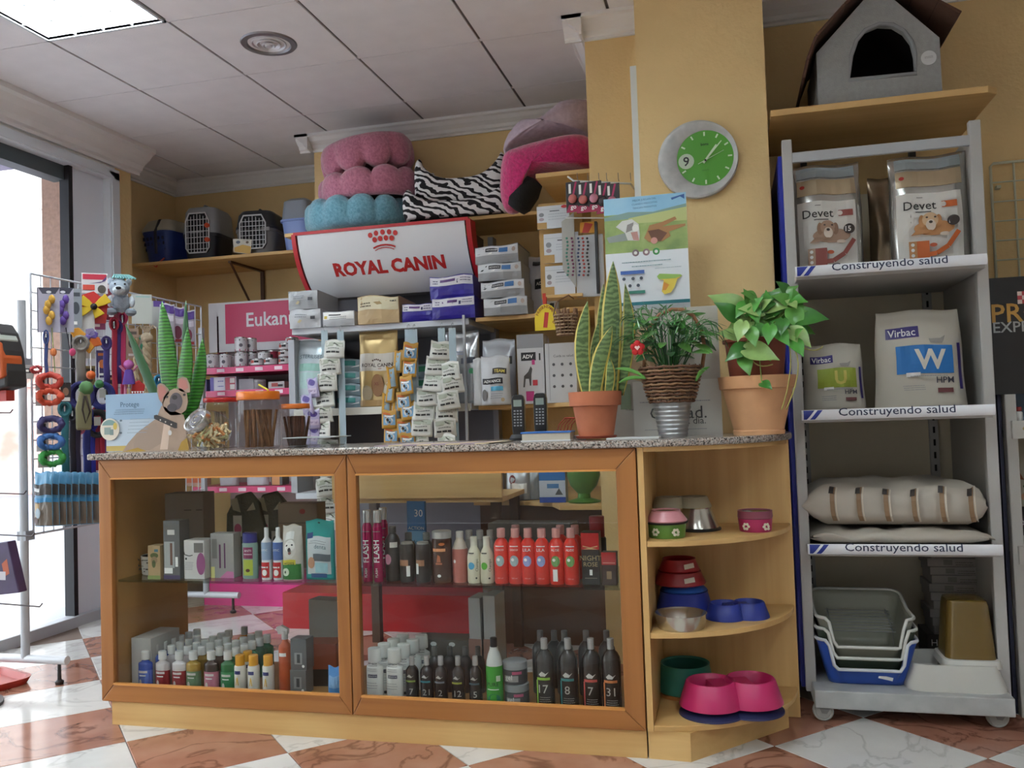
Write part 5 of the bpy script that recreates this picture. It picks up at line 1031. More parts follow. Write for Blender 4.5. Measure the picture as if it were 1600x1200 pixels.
# front wall with an arched doorway: split in left, right, top pieces around the arch
fr = MB(); am = ax[4]; d0, d1 = -.02, .02
lo = [(xl, 0), (ax[0][0], 0), ax[0], ax[1], ax[2], ax[3], ax[4], ((xl+xr)/2+.01, za-.02), (xl, ze)]
hi = [(ax[9][0], 0), (xr, 0), (xr, ze), ((xl+xr)/2+.01, za-.02), ax[4], ax[5], ax[6], ax[7], ax[8], ax[9]]
lowp = [(ax[0][0], 0), (ax[9][0], 0), ax[9], ax[0]]
for pl in (lo, hi, lowp): fr.prism(pl, d0, d1)
fr.build('front_wall', FAB, t)
MB().tube([(x, -.02, z) for x, z in ax], .0075, 8, closed=True).build('doorway_piping', M('8d8f90', .95), t, 'all')
MB().box(xl, .02, 0, xl+.03, .36, ze).build('side_wall', FAB, t); MB().box(xr-.03, .02, 0, xr, .36, ze).build('side_wall', FAB, t); MB().prism(outer, .33, .36).build('rear_wall', FAB, t)
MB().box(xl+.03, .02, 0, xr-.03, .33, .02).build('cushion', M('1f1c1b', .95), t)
MB().prism([(x*.98, max(.02, z*.99)) for x, z in outer], .31, .328).prism([(xl+.005, ze-.01), (xl+.011, ze-.016), ((xl+xr)/2+.01, za-.035), ((xl+xr)/2+.01, za-.025)], .021, .32).prism([(xr-.005, ze-.01), (xr-.011, ze-.016), ((xl+xr)/2+.01, za-.035), ((xl+xr)/2+.01, za-.025)], .021, .32).box(xl+.031, .021, .02, xl+.036, .32, ze).box(xr-.036, .021, .02, xr-.031, .32, ze).build('lining', M('151312', .95), t)  # near-black inner shell, added so the interior looks dark through the doorway
def roof(pts, nm):
    th = .012; m = MB()
    for k in range(len(pts)-1):
        a, b = Vector((pts[k][0], pts[k][1])), Vector((pts[k+1][0], pts[k+1][1])); n_ = Vector((-(b-a).y, (b-a).x)).normalized()*th
        if n_.y < 0: n_ = -n_
        m.prism([tuple(a), tuple(b), tuple(b+n_), tuple(a+n_)], -.075, .38)
    m.build(nm, ROF, t, bevel=.003)
apx = ((xl+xr)/2+.005, za-.005)
roof([apx, f(1318, 22), f(1275, 70), f(1262, 105), f(1256, 133)], 'roof_flap'); roof([apx, f(1425, -2), f(1458, 18), f(1492, 36)], 'roof_flap')
tg = f(1449, 94); g = MB().lathe([(0, -.023), (.026, -.023), (.026, -.0205), (0, -.0205)], (tg[0], 0, tg[1]), 24, axis='y').build('round_tag', M('c9cbcb', .4), t); decal(g, flat(-.023), scrib(GREY, tg[0]-.014, tg[0]+.014, tg[1]+.004, .0018, 2, .005))
# ================================================================ goods on the grey gondola
SILV = M('b3b0aa', .22, .75, n=.2, ns=9); SK = M('c08a3c', .4)
def devet(px0, py0, px1, lab, col, dogc, rot, seed):
    Y = 3.33; b, w, h = fit(px0, py0, px1, 405, Y); h = at((px0+px1)/2, py0, y=Y).z-SHZ[0]; hh = h; e = .42*w
    dc_ = M(dogc, .7); it = [('r', M('d6d2cb', .4), -e, .01, e*.93, h*.66), ('r', M('b7a284', .3, .2), -e, h*.72, e, h*.86), ('r', M('a9b6bc', .3, .2), -e, h*.88, e, h*.975), ('e', M('b02a1c'), -e*.82, h*.8, .009, .007),
      ('t', M('2a2622'), 'Devet', -.035, h*.55, .105, 0, .006), ('r', M('2a2622'), -.05, h*.49, .0, h*.497), ('r', M('2a2622'), -.045, h*.615, -.025, h*.62), ('r', M(col), .035, h*.52, .085, h*.575), ('e', M('e0d8d0'), .04, h*.548, .009, .009),
      ('e', dc_, .008, h*.35, .066, .026), ('e', M('8a6a52') if seed == 3 else dc_, -.032, h*.41, .010, .022), ('e', M('8a6a52') if seed == 3 else dc_, .022, h*.41, .010, .022), ('e', M('d2b08a') if seed == 4 else dc_, -.005, h*.42, .026, .026), ('e', M('d8c8b8'), -.05, h*.295, .016, .007), ('e', M('d8c8b8'), .04, h*.295, .016, .007), ('e', M('d8c8b8'), -.004, h*.375, .016, .02), ('e', M('2c2420'), -.004, h*.40, .006, .005), ('e', M('3a2c24'), -.016, h*.44, .004, .003), ('e', M('3a2c24'), .01, h*.44, .004, .003), ('p', dc_, [(-.07, h*.29), (-.03, h*.30), (.0, h*.33), (-.05, h*.335)]),
      ('l', M(col), [(-.035, h*.12), (.01, h*.13), (.05, h*.19), (.085, h*.31)], .016), ('e', M('3a3230'), .068, h*.40, .020, .018), ('t', WH, '15', .064, h*.40, .020, 0, .02), ('r', M(col), -.052, h*.05, -.012, h*.24), ('r', M(dogc), -.078, h*.05, -.052, h*.24)]
    it += [('e', WH, -.066, h*(.075+.045*q), .006, .006) for q in range(4)]+[('e', M('b5522a'), .0, h*.2, .012, .007)]+scrib(GREY, -.005, .06, h*.09, .002, 2, .006)
    return pouch('dog_food_bag', lab, 'food bag', (b.x, Y, SHZ[0]), w, h, .10, SILV, it, seed=seed, rotz=rot, wr=.006, seal=.05)
devet(1241, 258, 1347, 'silver dog food bag with a white label and a bulldog photo at left', '8f4a42', 'a98a74', R(2), 3)
devet(1397, 243, 1512, 'silver dog food bag with a white label and a golden dog photo at right', 'c8642a', 'c08a5a', R(-3), 4)
Y = 3.5; b, w, h = fit(1361, 280, 1425, 400, Y); pouch('dog_food_bag', 'brown-silver dog food bag half hidden behind the other two', 'food bag', (b.x, Y, SHZ[0]), .15, at(1390, 277, y=Y).z-SHZ[0], .08, M('8c7a63', .25, .6, n=.2, ns=9), [('r', M('8f8c86'), -.01, .05, .07, .17), ('t', K, 'Devet', .04, .15, .06)], seed=6, wr=.006)
PUR = M('33246c', .4)
def vbag(px0, py0, px1, lab, letter, lc, pc, seed, yy):
    Y = yy; b, w, h = fit(px0, py0, px1, 632, Y); h = at((px0+px1)/2, py0, y=Y).z-SHZ[1]; e = w/2*.92
    it = [('r', PUR, -e*.85, h*.72, -e*.02, h*.83), ('t', WH, 'Virbac', -e*.45, h*.775, e*.7, 0, .01), ('r', M(pc), -e*.62, h*.36, e*.78, h*.64), ('t', M(lc), letter, e*.22, h*.50, -h*.2, 0, .03), ('t', M('3c3a48'), 'HPM', e*.55, h*.295, e*.42, 0, .01), ('r', PUR, e*.9, h*.2, e*.985, h*.66), ('r', PUR, -e*.1, .004, e*.9, h*.04), ('p', M('8f8a82'), [(e*.2, h*.70), (e*.5, h*.71), (e*.62, h*.74), (e*.56, h*.68), (e*.52, h*.66), (e*.24, h*.66)]), ('r', WH, -e*.4, h*.33, -e*.05, h*.37), ('r', M('6c3a3a'), e*.35, h*.17, e*.72, h*.215)]+scrib(GREY, -e*.3, e*.6, h*.335, .0025, 1)+scrib(GREY, -e*.5, e*.0, h*.24, .002, 3, .007)
    return pouch('pet_food_bag', lab, 'food bag', (b.x, Y, SHZ[1]), w, h, .11, M('bdb6a8', .5), it, seed=seed, wr=.005, seal=.035, top=.9)
vbag(1257, 538, 1350, 'small cream food bag with a green U panel on the second gondola shelf', 'U', 'c8b85a', '8d9a2c', 7, 3.36); vbag(1372, 485, 1505, 'large cream food bag with a blue W panel on the second gondola shelf', 'W', 'dcd6c9', '1f6fb5', 8, 3.32)
def sack(label, cx, cy, z, w, d, h, mat, items, seed, rotz=0):
    t = thing('food_sack', label, 'food sack', (cx, cy, z), rotz)
    def s(a, b):   # a around section (0..1), b along x
        x = (b-.5)*w; e = min(b, 1-b)*2; k = min(1, (e*4.6))**.5; an = 2*PI*a; sg = lambda v, q: math.copysign(abs(v)**q, v)
        wr = .009*noise.noise(Vector((x*11+seed, math.cos(an)*2, math.sin(an)*2)))
        return (x+.012*math.sin(an*2+seed), (d/2)*sg(math.cos(an), .55)*(.88+.12*k), max(0, h/2+(h/2)*sg(math.sin(an), .62)*(.16+.84*k)+wr*2.2*(1 if math.sin(an) > 0 else 0)))
    MB().surf(lambda u, v: s(u, v), 32, 26, close_u=True).build('sack_body', mat, t, 'all')
    fn = lambda x, zz, o: (lambda P_: (P_[0], P_[1]-o*3, P_[2]))(s(.5-math.asin(max(-1, min(1, math.copysign(abs((zz-h/2)/(h/2)/(.16+.84*min(1, (min(x/w+.5, .5-x/w)*2*4.6))**.5))**(1/.62), zz-h/2))))/(2*PI) if 1 else 0, x/w+.5))
    decal(t, lambda x, zz, o: (lambda P_: (P_[0], -P_[1]*1 if P_[1] > 0 else P_[1], P_[2]))(fn(x, zz, o)), items, off=.002, n=6)
    return t
SAC = M('b5ada0', .55, n=.06, ns=8)
st_ = []
for q in range(6): st_ += [('r', M('8a6f52'), -.20+q*.085, .025, -.185+q*.085, .135), ('r', M('d0c6b4'), -.183+q*.085, .025, -.179+q*.085, .135), ('r', M('2f2a28'), -.205+q*.085, .118, -.19+q*.085, .135)]
sack('thin cream food sack lying flat under the thick one on the third gondola shelf', .535, 3.36, SHZ[2], .57, .42, .05, SAC, [], 2)
sack('thick cream food sack with brown stripes lying on the third gondola shelf', .535, 3.37, SHZ[2]+.056, .585, .40, .150, SAC, st_, 5, R(-1))
# litter trays, feeder, carton stack
def litter(z, w, d, h, mat, rim, label, cx, cy):
    t = thing('litter_tray', label, 'litter tray', (cx, cy, z)); n = 96; per = rrect(w, d, 0, .14, n)
    def P_(u, v):
        q = per[int(round(u*n)) % n]; x, y = q[0]/(w/2), q[1]/(d/2); k = .76+.24*v
        front = 1 if y < -.9 else 0; dip = front*min(1, max(0, (.80-abs(x))/.16)); zt = h*(1-.62*dip*dip*(3-2*dip))*(1+.25*max(0, y))
        return (x*w/2*k, y*d/2*k, v*zt)
    m = MB().surf(P_, n, 8, close_u=True); m.f.append(tuple(range(n))); m.m.append(0)
    o = m.build('tub', mat, t, 'all'); solid(o, .004)
    MB().tube([P_(q/n, 1) for q in range(n)], .006, 6, closed=True).build('rim', rim, t, 'all'); return t
cx = at(1348, 1060, y=3.32).x
t = litter(.105, .325, .34, .155, M('2f55b0', .4), M('c9ccd2', .4), 'blue litter tray at the bottom of the nested stack', cx, 3.32)
decal(t, lambda x, z, o: (x, -.145-o-z*.25, z), [('p', WH, [(.03, .03), (.075, .02), (.078, .032), (.034, .042)])])
litter(.142, .325, .33, .155, M('3a4638', .4), M('c2c4be', .4), 'dark green litter tray in the middle of the nested stack', cx, 3.32)
litter(.178, .315, .32, .155, M('8f9082', .4), M('c9cac4', .4), 'grey litter tray on top of the nested stack', cx, 3.32)
t = thing('wire_grate', 'wire grate resting inside the top litter tray', 'grate', (cx, 3.32, .196))
for q in range(8): MB().tube([(-.11, -.05+q*.02, .07+q*.006), (.11, -.05+q*.02, .07+q*.006)], .0016, 5).build('wire', M('8f9090', .3, .7), t)
for x in (-.1, .1): MB().tube([(x, -.055, 0), (x, -.05, .07), (x, .1, .115), (x, .105, .1)], .002, 5).build('side_wire', M('8f9090', .3, .7), t)
cx = at(1492, 1085, y=3.2).x; t = thing('pet_feeder', 'white gravity pet feeder with a brown translucent hopper on the base shelf', 'feeder', (cx, 3.26, .105)); f = pxf(3.2, cx, .105)
def sq(w, d, z, ex=.35, n=36, cx=0, cy=0): return [(cx+w/2*math.copysign(abs(math.cos(2*PI*q/n))**ex, math.cos(2*PI*q/n)), cy+d/2*math.copysign(abs(math.sin(2*PI*q/n))**ex, math.sin(2*PI*q/n)), z) for q in range(n)]
def loft(rs, caps=(1, 1)):
    m = MB(); n = len(rs[0])
    for r in rs: m.v += r
    for i in range(len(rs)-1): m.f += [(i*n+q, i*n+(q+1) % n, (i+1)*n+(q+1) % n, (i+1)*n+q) for q in range(n)]
    if caps[0]: m.f.append(tuple(range(n-1, -1, -1)))
    if caps[1]: m.f.append(tuple((len(rs)-1)*n+q for q in range(n)))
    m.m = [0]*len(m.f); return m
hb = f(1440, 1033)[1]; bw = f(1572, 1085)[0]-f(1413, 1085)[0]
loft([sq(bw, .25, 0), sq(bw, .25, .012), sq(bw*.92, .225, hb*.6), sq(bw*.86, .21, hb), sq(bw*.8, .19, hb), sq(bw*.74, .17, hb*.45)], (1, 1)).build('base', M('bdbbb4', .35), t, True)
hw_ = f(1555, 1000)[0]-f(1478, 1000)[0]; hcx = (f(1478, 1000)[0]+f(1555, 1000)[0])/2; ht = f(1515, 940)[1]
loft([sq(hw_*1.12, .16, hb*.5, cx=hcx), sq(hw_*1.05, .155, hb+.02, cx=hcx), sq(hw_*.86, .14, ht-.015, cx=hcx), sq(hw_*.80, .13, ht, cx=hcx), sq(hw_*.7, .11, ht+.003, cx=hcx)]).build('hopper', M('6a5426', .2, spec=.6), t, True)
loft([sq(bw*.34, .13, hb*.5, cx=hcx), sq(bw*.60, .19, hb*.85, cx=hcx), sq(hw_*1.2, .17, hb+.012, cx=hcx), sq(hw_*1.08, .16, hb+.014, cx=hcx)]).build('hopper_collar', M('bdbbb4', .35), t, True)
cx = at(1487, 960, y=3.56).x; z = .105; gr_ = M('5d5a58', .5)
for q in range(11):
    hh = .105 if q == 0 else .031; dx = .006*((q*5) % 3-1)
    if q == 0: carton('tray_pack', 'black carton at the bottom of the stack of flat food cartons', 'carton', (cx-.02, 3.56, z), .17, .16, hh, M('3a3634', .6), [('t', WH, 'H', -.06, .075, .02), ('r', M('8a5540'), -.085, 0, -.02, .03)])
    else: carton('tray_pack', '%s flat grey food carton from the bottom of the stack behind the feeder' % ORD[q], 'carton', (cx+dx, 3.56, z), .165+.004*(q % 2), .16, hh-.001, M('8d8883', .6), [('r', M('6f6a66'), -.03, .006, .0, .024)]+scrib(M('5f5a56'), .01, .07, .015, .003, 2, .008), group='flat cartons stacked behind the feeder')
    z += hh
carton('tray_pack', 'flat grey carton standing tilted on top of the stacked food cartons', 'carton', (cx-.02, 3.60, z+.002), .12, .07, .045, M('8d8a86', .6), [('r', M('3a3634'), .0, .005, .06, .04)])
# ================================================================ bowls on the corner shelf
ST = M('b9b4aa', .2, .85)
def two_bowl(name, label, loc, rotz, w, d, h, mat, rr_=.9, group=None):
    t = thing(name, label, 'double bowl', loc, rotz)
    ro = d/2; c = w/2-ro; r = ro*.70; m = MB()
    m.prism([(-c, -ro*.62), (c, -ro*.62), (c, ro*.62), (-c, ro*.62)], 0, .004, 'z')
    loft_ = [[(sx*c, sy*ro*k, z) for sx, sy in ((-1, -1), (1, -1), (1, 1), (-1, 1))] for k, z in ((.66, 0), (.64, .004), (.46, h*.8), (.44, h*.86))]
    b = len(m.v)
    for q in loft_: m.v += q
    for i in range(3): m.f += [(b+i*4+q, b+i*4+(q+1) % 4, b+i*4+4+(q+1) % 4, b+i*4+4+q) for q in range(4)]
    m.f.append(tuple(b+12+q for q in range(4))); m.m = [0]*len(m.f)
    for s in (-1, 1): m.lathe([(ro, 0), (ro*.99, .005), (ro*.9, h*.45), (r*1.1, h*.96), (r*1.05, h), (r, h), (r*.96, h-.006), (r*.80, h*.35), (0, h*.28)], (s*c, 0, 0), 36, cap=False)
    m.build('stand', mat, t, True)
    return t
def dish(label, loc, r0_, r1_, h, mat, inner, th=.003, name='pet_bowl', tilt=None):
    t = thing(name, label, 'bowl', loc, rot=tilt)
    MB().lathe([(0, .002), (r0_, 0), (r0_+.002, .004), (r1_-.001, h-.004), (r1_, h), (r1_-th, h), (r1_-th-.004, h-.006), (r0_*.8, .01), (0, .008)], seg=36).build('bowl', mat, t, True)
    MB().lathe([(r1_-th+.0005, h-.001), (r1_-th-.0045, h-.006), (r0_*.79, .0105), (0, .0088)], seg=36, cap=False).build('inside', inner, t, True); return t
z = .662; Y = 2.80; p = at(1042, 835, y=Y)
FLW = lambda r, zc, c='d9d6c0': [('e', M(c), x+.008*math.cos(R(a)), zc+.008*math.sin(R(a)), .0045, .0045) for x in (-.03, .03) for a in range(0, 360, 60)]
t = dish('small green steel bowl with a flower print on the top corner shelf', (p.x, Y, z), .056, .062, .046, M('5d8a3c', .35), ST); decal(t, cyl(.061), FLW(.06, .022), off=.002)
MB().lathe([(.066, .044), (.068, .048), (.062, .05)], seg=36, cap=False).build('rubber_rim', K, t, True)
dish('pale pink steel bowl stacked on the green one', (p.x, Y, z+.05), .064, .046, .036, M('c98a90', .35), ST)
Y = 2.97; p = at(1085, 820, y=Y); t = dish('tall steel cone bowl under the grey double bowl', (p.x+.01, Y, z), .072, .048, .075, ST, ST); MB().lathe([(.07, 0), (.078, .001), (.078, .006), (.072, .01)], seg=36, cap=False).build('rubber_foot', K, t, True)
two_bowl('double_pet_bowl', 'grey-brown plastic double bowl resting on the steel cone bowl', (p.x-.04, Y, z+.0755), R(8), .20, .12, .035, M('8a8068', .5))
Y = 2.94; p = at(1180, 815, y=Y)
t = dish('lower pink steel bowl with pale flower print at the right of the top corner shelf', (p.x, Y, z), .049, .055, .042, M('b03060', .35), ST); decal(t, cyl(.054), FLW(.05, .02), off=.002)
dish('upper green-rimmed pink steel bowl nested on the lower pink one', (p.x, Y, z+.043), .054, .0555, .024, M('8a4a5c', .35), ST)
z = .383; Y = 2.98; p = at(1062, 880, y=Y); x = p.x+.01
for q, (r, h, c, l) in enumerate(((.095, .075, '26348a', 'large dark blue plastic bowl at the bottom of the stack'), (.075, .022, '2a55a0', 'medium blue bowl in the stack'), (.085, .042, '8c1a22', 'dark red bowl in the stack'), (.066, .04, '9a1f26', 'small red bowl on top of the stack'))):
    zz_ = z+(0, .076, .099, .142)[q]; t = dish(l+' on the middle corner shelf', (x-.012*(q > 1), Y, zz_), r, r*.84, h, M(c, .4), M(c, .4))
    if q > 1: decal(t, cyl(r*.95), [('p', M('c4b8a8'), [(.02, .012), (.055, .016), (.052, .032), (.018, .028)])], off=.005)
Y = 2.78; p = at(1064, 972, y=Y); dish('shallow polished steel bowl at the front of the middle corner shelf', (p.x, Y, z), .072, .082, .046, ST, ST)
mb = M('28388f', .4); two_bowl('double_pet_bowl', 'dark blue plastic double bowl on the middle corner shelf', (at(1152, 960, y=2.93).x, 2.93, z), R(20), .21, .13, .05, mb)
z = .103; p = at(1072, 1075, y=2.95); dish('large teal plastic bowl at the back of the bottom corner shelf', (p.x-.005, 3.025, z+.012), .095, .083, .09, M('3a8a7c', .4), M('2c7468', .4)); tag(MB().lathe([(0, 0), (.1, 0), (.1, .011), (0, .011)], seg=36).build('bowl_base', M('b0703a', .5), loc=(p.x-.005, 3.025, z)), 'round orange rubber base under the teal bowl', 'bowl base')
p = at(1140, 1095, y=2.86); two_bowl('double_pet_bowl', 'dark navy double bowl under the pink one', (p.x+.005, 2.855, z), R(20), .335, .205, .022, M('24264f', .5)); two_bowl('double_pet_bowl', 'bright pink plastic double bowl on the bottom corner shelf', (p.x+.005, 2.855, z+.0285), R(20), .33, .20, .075, M('b8275f', .4))
# ================================================================ pet carriers on the left shelf
def carrier(label, loc, rotz, w, d, h, lo, hi, wire='c9c9c9', seam=.5, rimc=None):
    t = thing('pet_carrier', label, 'pet carrier', loc, rotz); zs = h*seam
    loft([rrect(w*.80, d*.84, 0), rrect(w*.82, d*.86, .008), rrect(w*.97, d*.97, zs-.02), rrect(w, d, zs-.018), rrect(w, d, zs)], (1, 1)).build('lower_shell', M(lo, .45), t, True)
    loft([rrect(w, d, zs), rrect(w, d, zs+.016), rrect(w*.97, d*.97, zs+.018), rrect(w*.88, d*.92, h*.9), rrect(w*.74, d*.82, h*.985), rrect(w*.6, d*.7, h)], (1, 1)).build('upper_shell', M(hi, .45), t, True)
    fy = -d/2-.004; dw = w*.31; z0, z1_ = h*.14, h*.86; pl = [(-dw*.75, z0), (dw*.75, z0), (dw, z0+.03), (dw, z1_-.05), (dw*.7, z1_), (-dw*.7, z1_), (-dw, z1_-.05), (-dw, z0+.03)]
    MB().prism(pl, fy+.02, fy+.004).build('door_recess', M('17171a', .8), t)
    MB().tube([(x, fy, z) for x, z in pl], .005, 6, closed=True).build('door_frame', M(wire, .4), t)
    for k in range(-3, 4): MB().tube([(k*dw*.27, fy-.002, z0+.004), (k*dw*.27, fy-.002, z1_-.004-abs(k)*.009)], .0022, 5).build('door_wire', M(wire, .4), t)
    for k in range(6): z = z0+.022+k*(z1_-z0-.05)/5.4; MB().tube([(-dw*.97, fy-.003, z), (dw*.97, fy-.003, z)], .0022, 5).build('door_wire', M(wire, .4), t)
    MB().tube([(0, -.07, h-.004), (0, -.05, h+.02), (0, .05, h+.02), (0, .07, h-.004)], .009, 6).build('handle', M(hi if not rimc else rimc, .5), t, 'all')
    return t, dw, fy
Y = 4.98; s = lambda px, Y_=4.85: at(px, 380, y=Y_).x
t = thing('pet_basket', 'blue plastic pet basket with a beige lid and dark strap', 'pet carrier', (s(244), 5.0, SL), R(-6)); h = topz(244, 342, 4.86)-SL; w = .235
loft([rrect(w*.74, .24, 0), rrect(w*.76, .25, .006), rrect(w*.98, .31, h*.66), rrect(w, .32, h*.68), rrect(w, .32, h*.72)], (1, 1)).build('basket_body', M('23366f', .45), t, True)
for k in range(6):
    for j in range(3): MB().box(-.085+k*.03, -.158+.012*(2-j), h*.30+j*h*.11, -.075+k*.03, -.148+.012*(2-j), h*.37+j*h*.11).build('slot', M('121a36', .7), t)
loft([rrect(w*1.02, .33, h*.72), rrect(w*1.02, .33, h*.76), rrect(w*.8, .26, h*.97), rrect(w*.7, .22, h)], (1, 1)).build('lid', M('9c9682', .5), t, True)
MB().tube([(.03, -.166, h*.2), (.03, -.172, h*.7), (.03, -.13, h*.98), (.03, 0, h+.006), (.03, .13, h*.98)], .012, 6, flat=.3).build('strap', M('1a1c24', .7), t)
MB().tube([(.07, -.14, .03), (.06, -.17, .0), (.035, -.175, -.03), (.015, -.17, -.02)], .005, 6).build('red_cord', M('a83028', .6), t)
t, dw, fy = carrier('grey and charcoal pet carrier with a wire door and orange latches', (s(300)+.015, 5.02, SL), R(5), .255, .30, topz(300, 322, 4.87)-SL, '26272c', '8d8e8f')
hh = topz(300, 322, 4.87)-SL
for z in (.62, .36): MB().lathe([(0, -.012), (.014, -.012), (.016, -.006), (.016, .006), (0, .006)], (dw*.9, fy-.004, hh*z), 16, axis='y').build('latch', M('c9481c', .4), t, True)
t, dw, fy = carrier('charcoal pet carrier with a grey base and a cardboard tag', (s(390)+.0, 5.02, SL), R(8), .27, .34, topz(390, 328, 4.87)-SL, '7d7a78', '2f3034', seam=.58, rimc='2a2b2e')
c = MB().prism([(-.12, .02), (-.01, -.0), (.0, .095), (-.125, .105)], fy-.014, fy-.012).build('cardboard_tag', M('cfc9ba', .6), t); decal(c, flat(fy-.014), [('p', M('c9a050'), [(-.115, .022), (-.012, .004), (-.006, .05), (-.06, .065), (-.115, .05)]), ('e', M('5a6270'), -.09, .082, .014, .01), ('e', M('6a5a48'), -.03, .078, .01, .008)]+scrib(GREY, -.06, -.012, .09, .003))
for z in (.16,): MB().box(.06, -.178, z-.01, .11, -.165, z+.012).build('clip', M('8d8a88', .5), t)
t = thing('plastic_tub', 'periwinkle blue plastic tub with a clear domed cover behind the blue bed', 'tub', (at(458, 392, y=4.88).x+.02, 4.98, SL)); h = topz(450, 345, 4.85)-SL
loft([rrect(.16, .2, 0), rrect(.2, .24, h), rrect(.22, .26, h), rrect(.22, .26, h+.012)], (1, 1)).build('tub_body', M('7f96cf', .4), t, True)
loft([rrect(.205, .245, h+.012), rrect(.18, .22, h+.13), rrect(.12, .16, h+.15)], (0, 1)).build('cover', M('8d949e', .3), t, True)
# ================================================================ plush beds
def fur(c, d): return ramp_mat('fur_'+c, 'noise', 70, [(.35, d), (.65, c)], 1.0, .4, 5, (1, 1, 1), .9, sheen=.6)
def puffy(path, hf, thf, n=72, m=12, z0=0):
    mb = MB(); pts = [path(k/n) for k in range(n)]
    for k in range(n):
        a, b = pts[k-1], pts[(k+1) % n]; tx, ty = b[0]-a[0], b[1]-a[1]; L = math.hypot(tx, ty) or 1; nx, ny = ty/L, -tx/L; h, th = hf(k/n), thf(k/n)
        for j in range(m):
            p = 2*PI*j/m; c, s_ = math.cos(p), math.sin(p); o = th/2*math.copysign(abs(c)**.8, c); mb.v.append((pts[k][0]+nx*o, pts[k][1]+ny*o, z0+h/2+h/2*math.copysign(abs(s_)**.7, s_)))
    for k in range(n):
        for j in range(m): mb.f.append((k*m+j, k*m+(j+1) % m, ((k+1) % n)*m+(j+1) % m, ((k+1) % n)*m+j))
    mb.m = [0]*len(mb.f); return mb
def ring_bed(label, loc, rx, ry, h, th, lobes, mat, base, rot=(0, 0, 0), ph=0):
    t = thing('pet_bed', label, 'pet bed', loc, rot=rot, group='plush pet beds on the shelf')
    lob = lambda u: .72+.28*abs(math.cos(PI*u*lobes+ph))**.45
    puffy(lambda u: (rx*math.cos(2*PI*u)-th/2*math.cos(2*PI*u), ry*math.sin(2*PI*u)-th/2*math.sin(2*PI*u)), lambda u: h*lob(u), lambda u: th*lob(u)*1.1, 96, 14).build('rim', mat, t, 'all')
    MB().lathe([(0, .0), (1, .0), (1, .035), (.5, .05), (0, .045)], seg=40).xf(Matrix.Diagonal((rx-th*.5, ry-th*.5, 1, 1))).build('base_cushion', base, t, True); return t
BK = M('151415', .95, bump=.3, bs=90)
PK = fur('c98196', 'b06a80'); BLF = fur('7fb6c6', '6299ab')
Y = 4.40; k = .00345
ring_bed('sky blue plush pet bed at the front of the shelf', (at(527, 360, y=4.2).x, 4.47, SM), .30, .235, .185, .13, 11, BLF, BK)
ring_bed('lower of the two pink plush pet beds stacked on the blue one', (at(553, 330, y=4.25).x, 4.47, SM+.165), .285, .22, .165, .12, 9, PK, BK, (0, R(-4), 0), .6)
ring_bed('upper pink plush pet bed turned over on the other pink one', (at(545, 275, y=4.25).x, 4.47, SM+.512), .265, .215, .19, .13, 9, PK, BK, (R(-3), R(172), 0), .2)
o = COL.objects[-1]
ZEB = ramp_mat('zebra', 'wave', 11, [(.42, '151214'), (.49, 'd9d6d4')], .9, 8, 2.2, (.75, .8, 1.5), 0); MATS['zebra'].node_tree.nodes['Wave Texture'].bands_direction = 'DIAGONAL'
def box_bed(label, loc, w, d, hc, hf, th, rotz, rot=None):
    t = thing('pet_bed', label, 'pet bed', loc, rotz, 'zebra pet beds', rot)
    pts = rrect(w-th, d-th, 0, .12, 96); xs = [(p[0], p[1]) for p in pts]
    def hfn(u):
        x, y = xs[int(u*96) % 96]; q = abs(x)/(w/2-th/2); c = abs(y)/(d/2-th/2); low = hf+(hc-hf)*max(0, q)**3.2; side = hc*(.86+.14*c**4)
        return low if c > .96 else side
    puffy(lambda u: xs[int(u*96) % 96], hfn, lambda u: th, 96, 12).build('padded_wall', ZEB, t, 'all')
    MB().prism([(p[0]*.98, p[1]*.98) for p in pts[::3]], .0, .05, 'z').build('base_cushion', BK, t); return t
cx = at(704, 350, y=4.2).x
box_bed('lower zebra striped pet bed on the shelf', (cx, 4.44, SM), .60, .40, .17, .085, .055, R(3))
box_bed('upper zebra striped pet bed nested in the other zebra bed', (at(710, 300, y=4.25).x, 4.47, SM+.09), .52, .33, .26, .13, .05, R(3), None)
MGF = fur('c8246c', 'a81a58'); LIL = ramp_mat('lilac_plush', 'noise', 50, [(.3, 'b5a3ae'), (.7, 'c9b8c2')], 1, .3, 4, (1, 1, 1), .3)
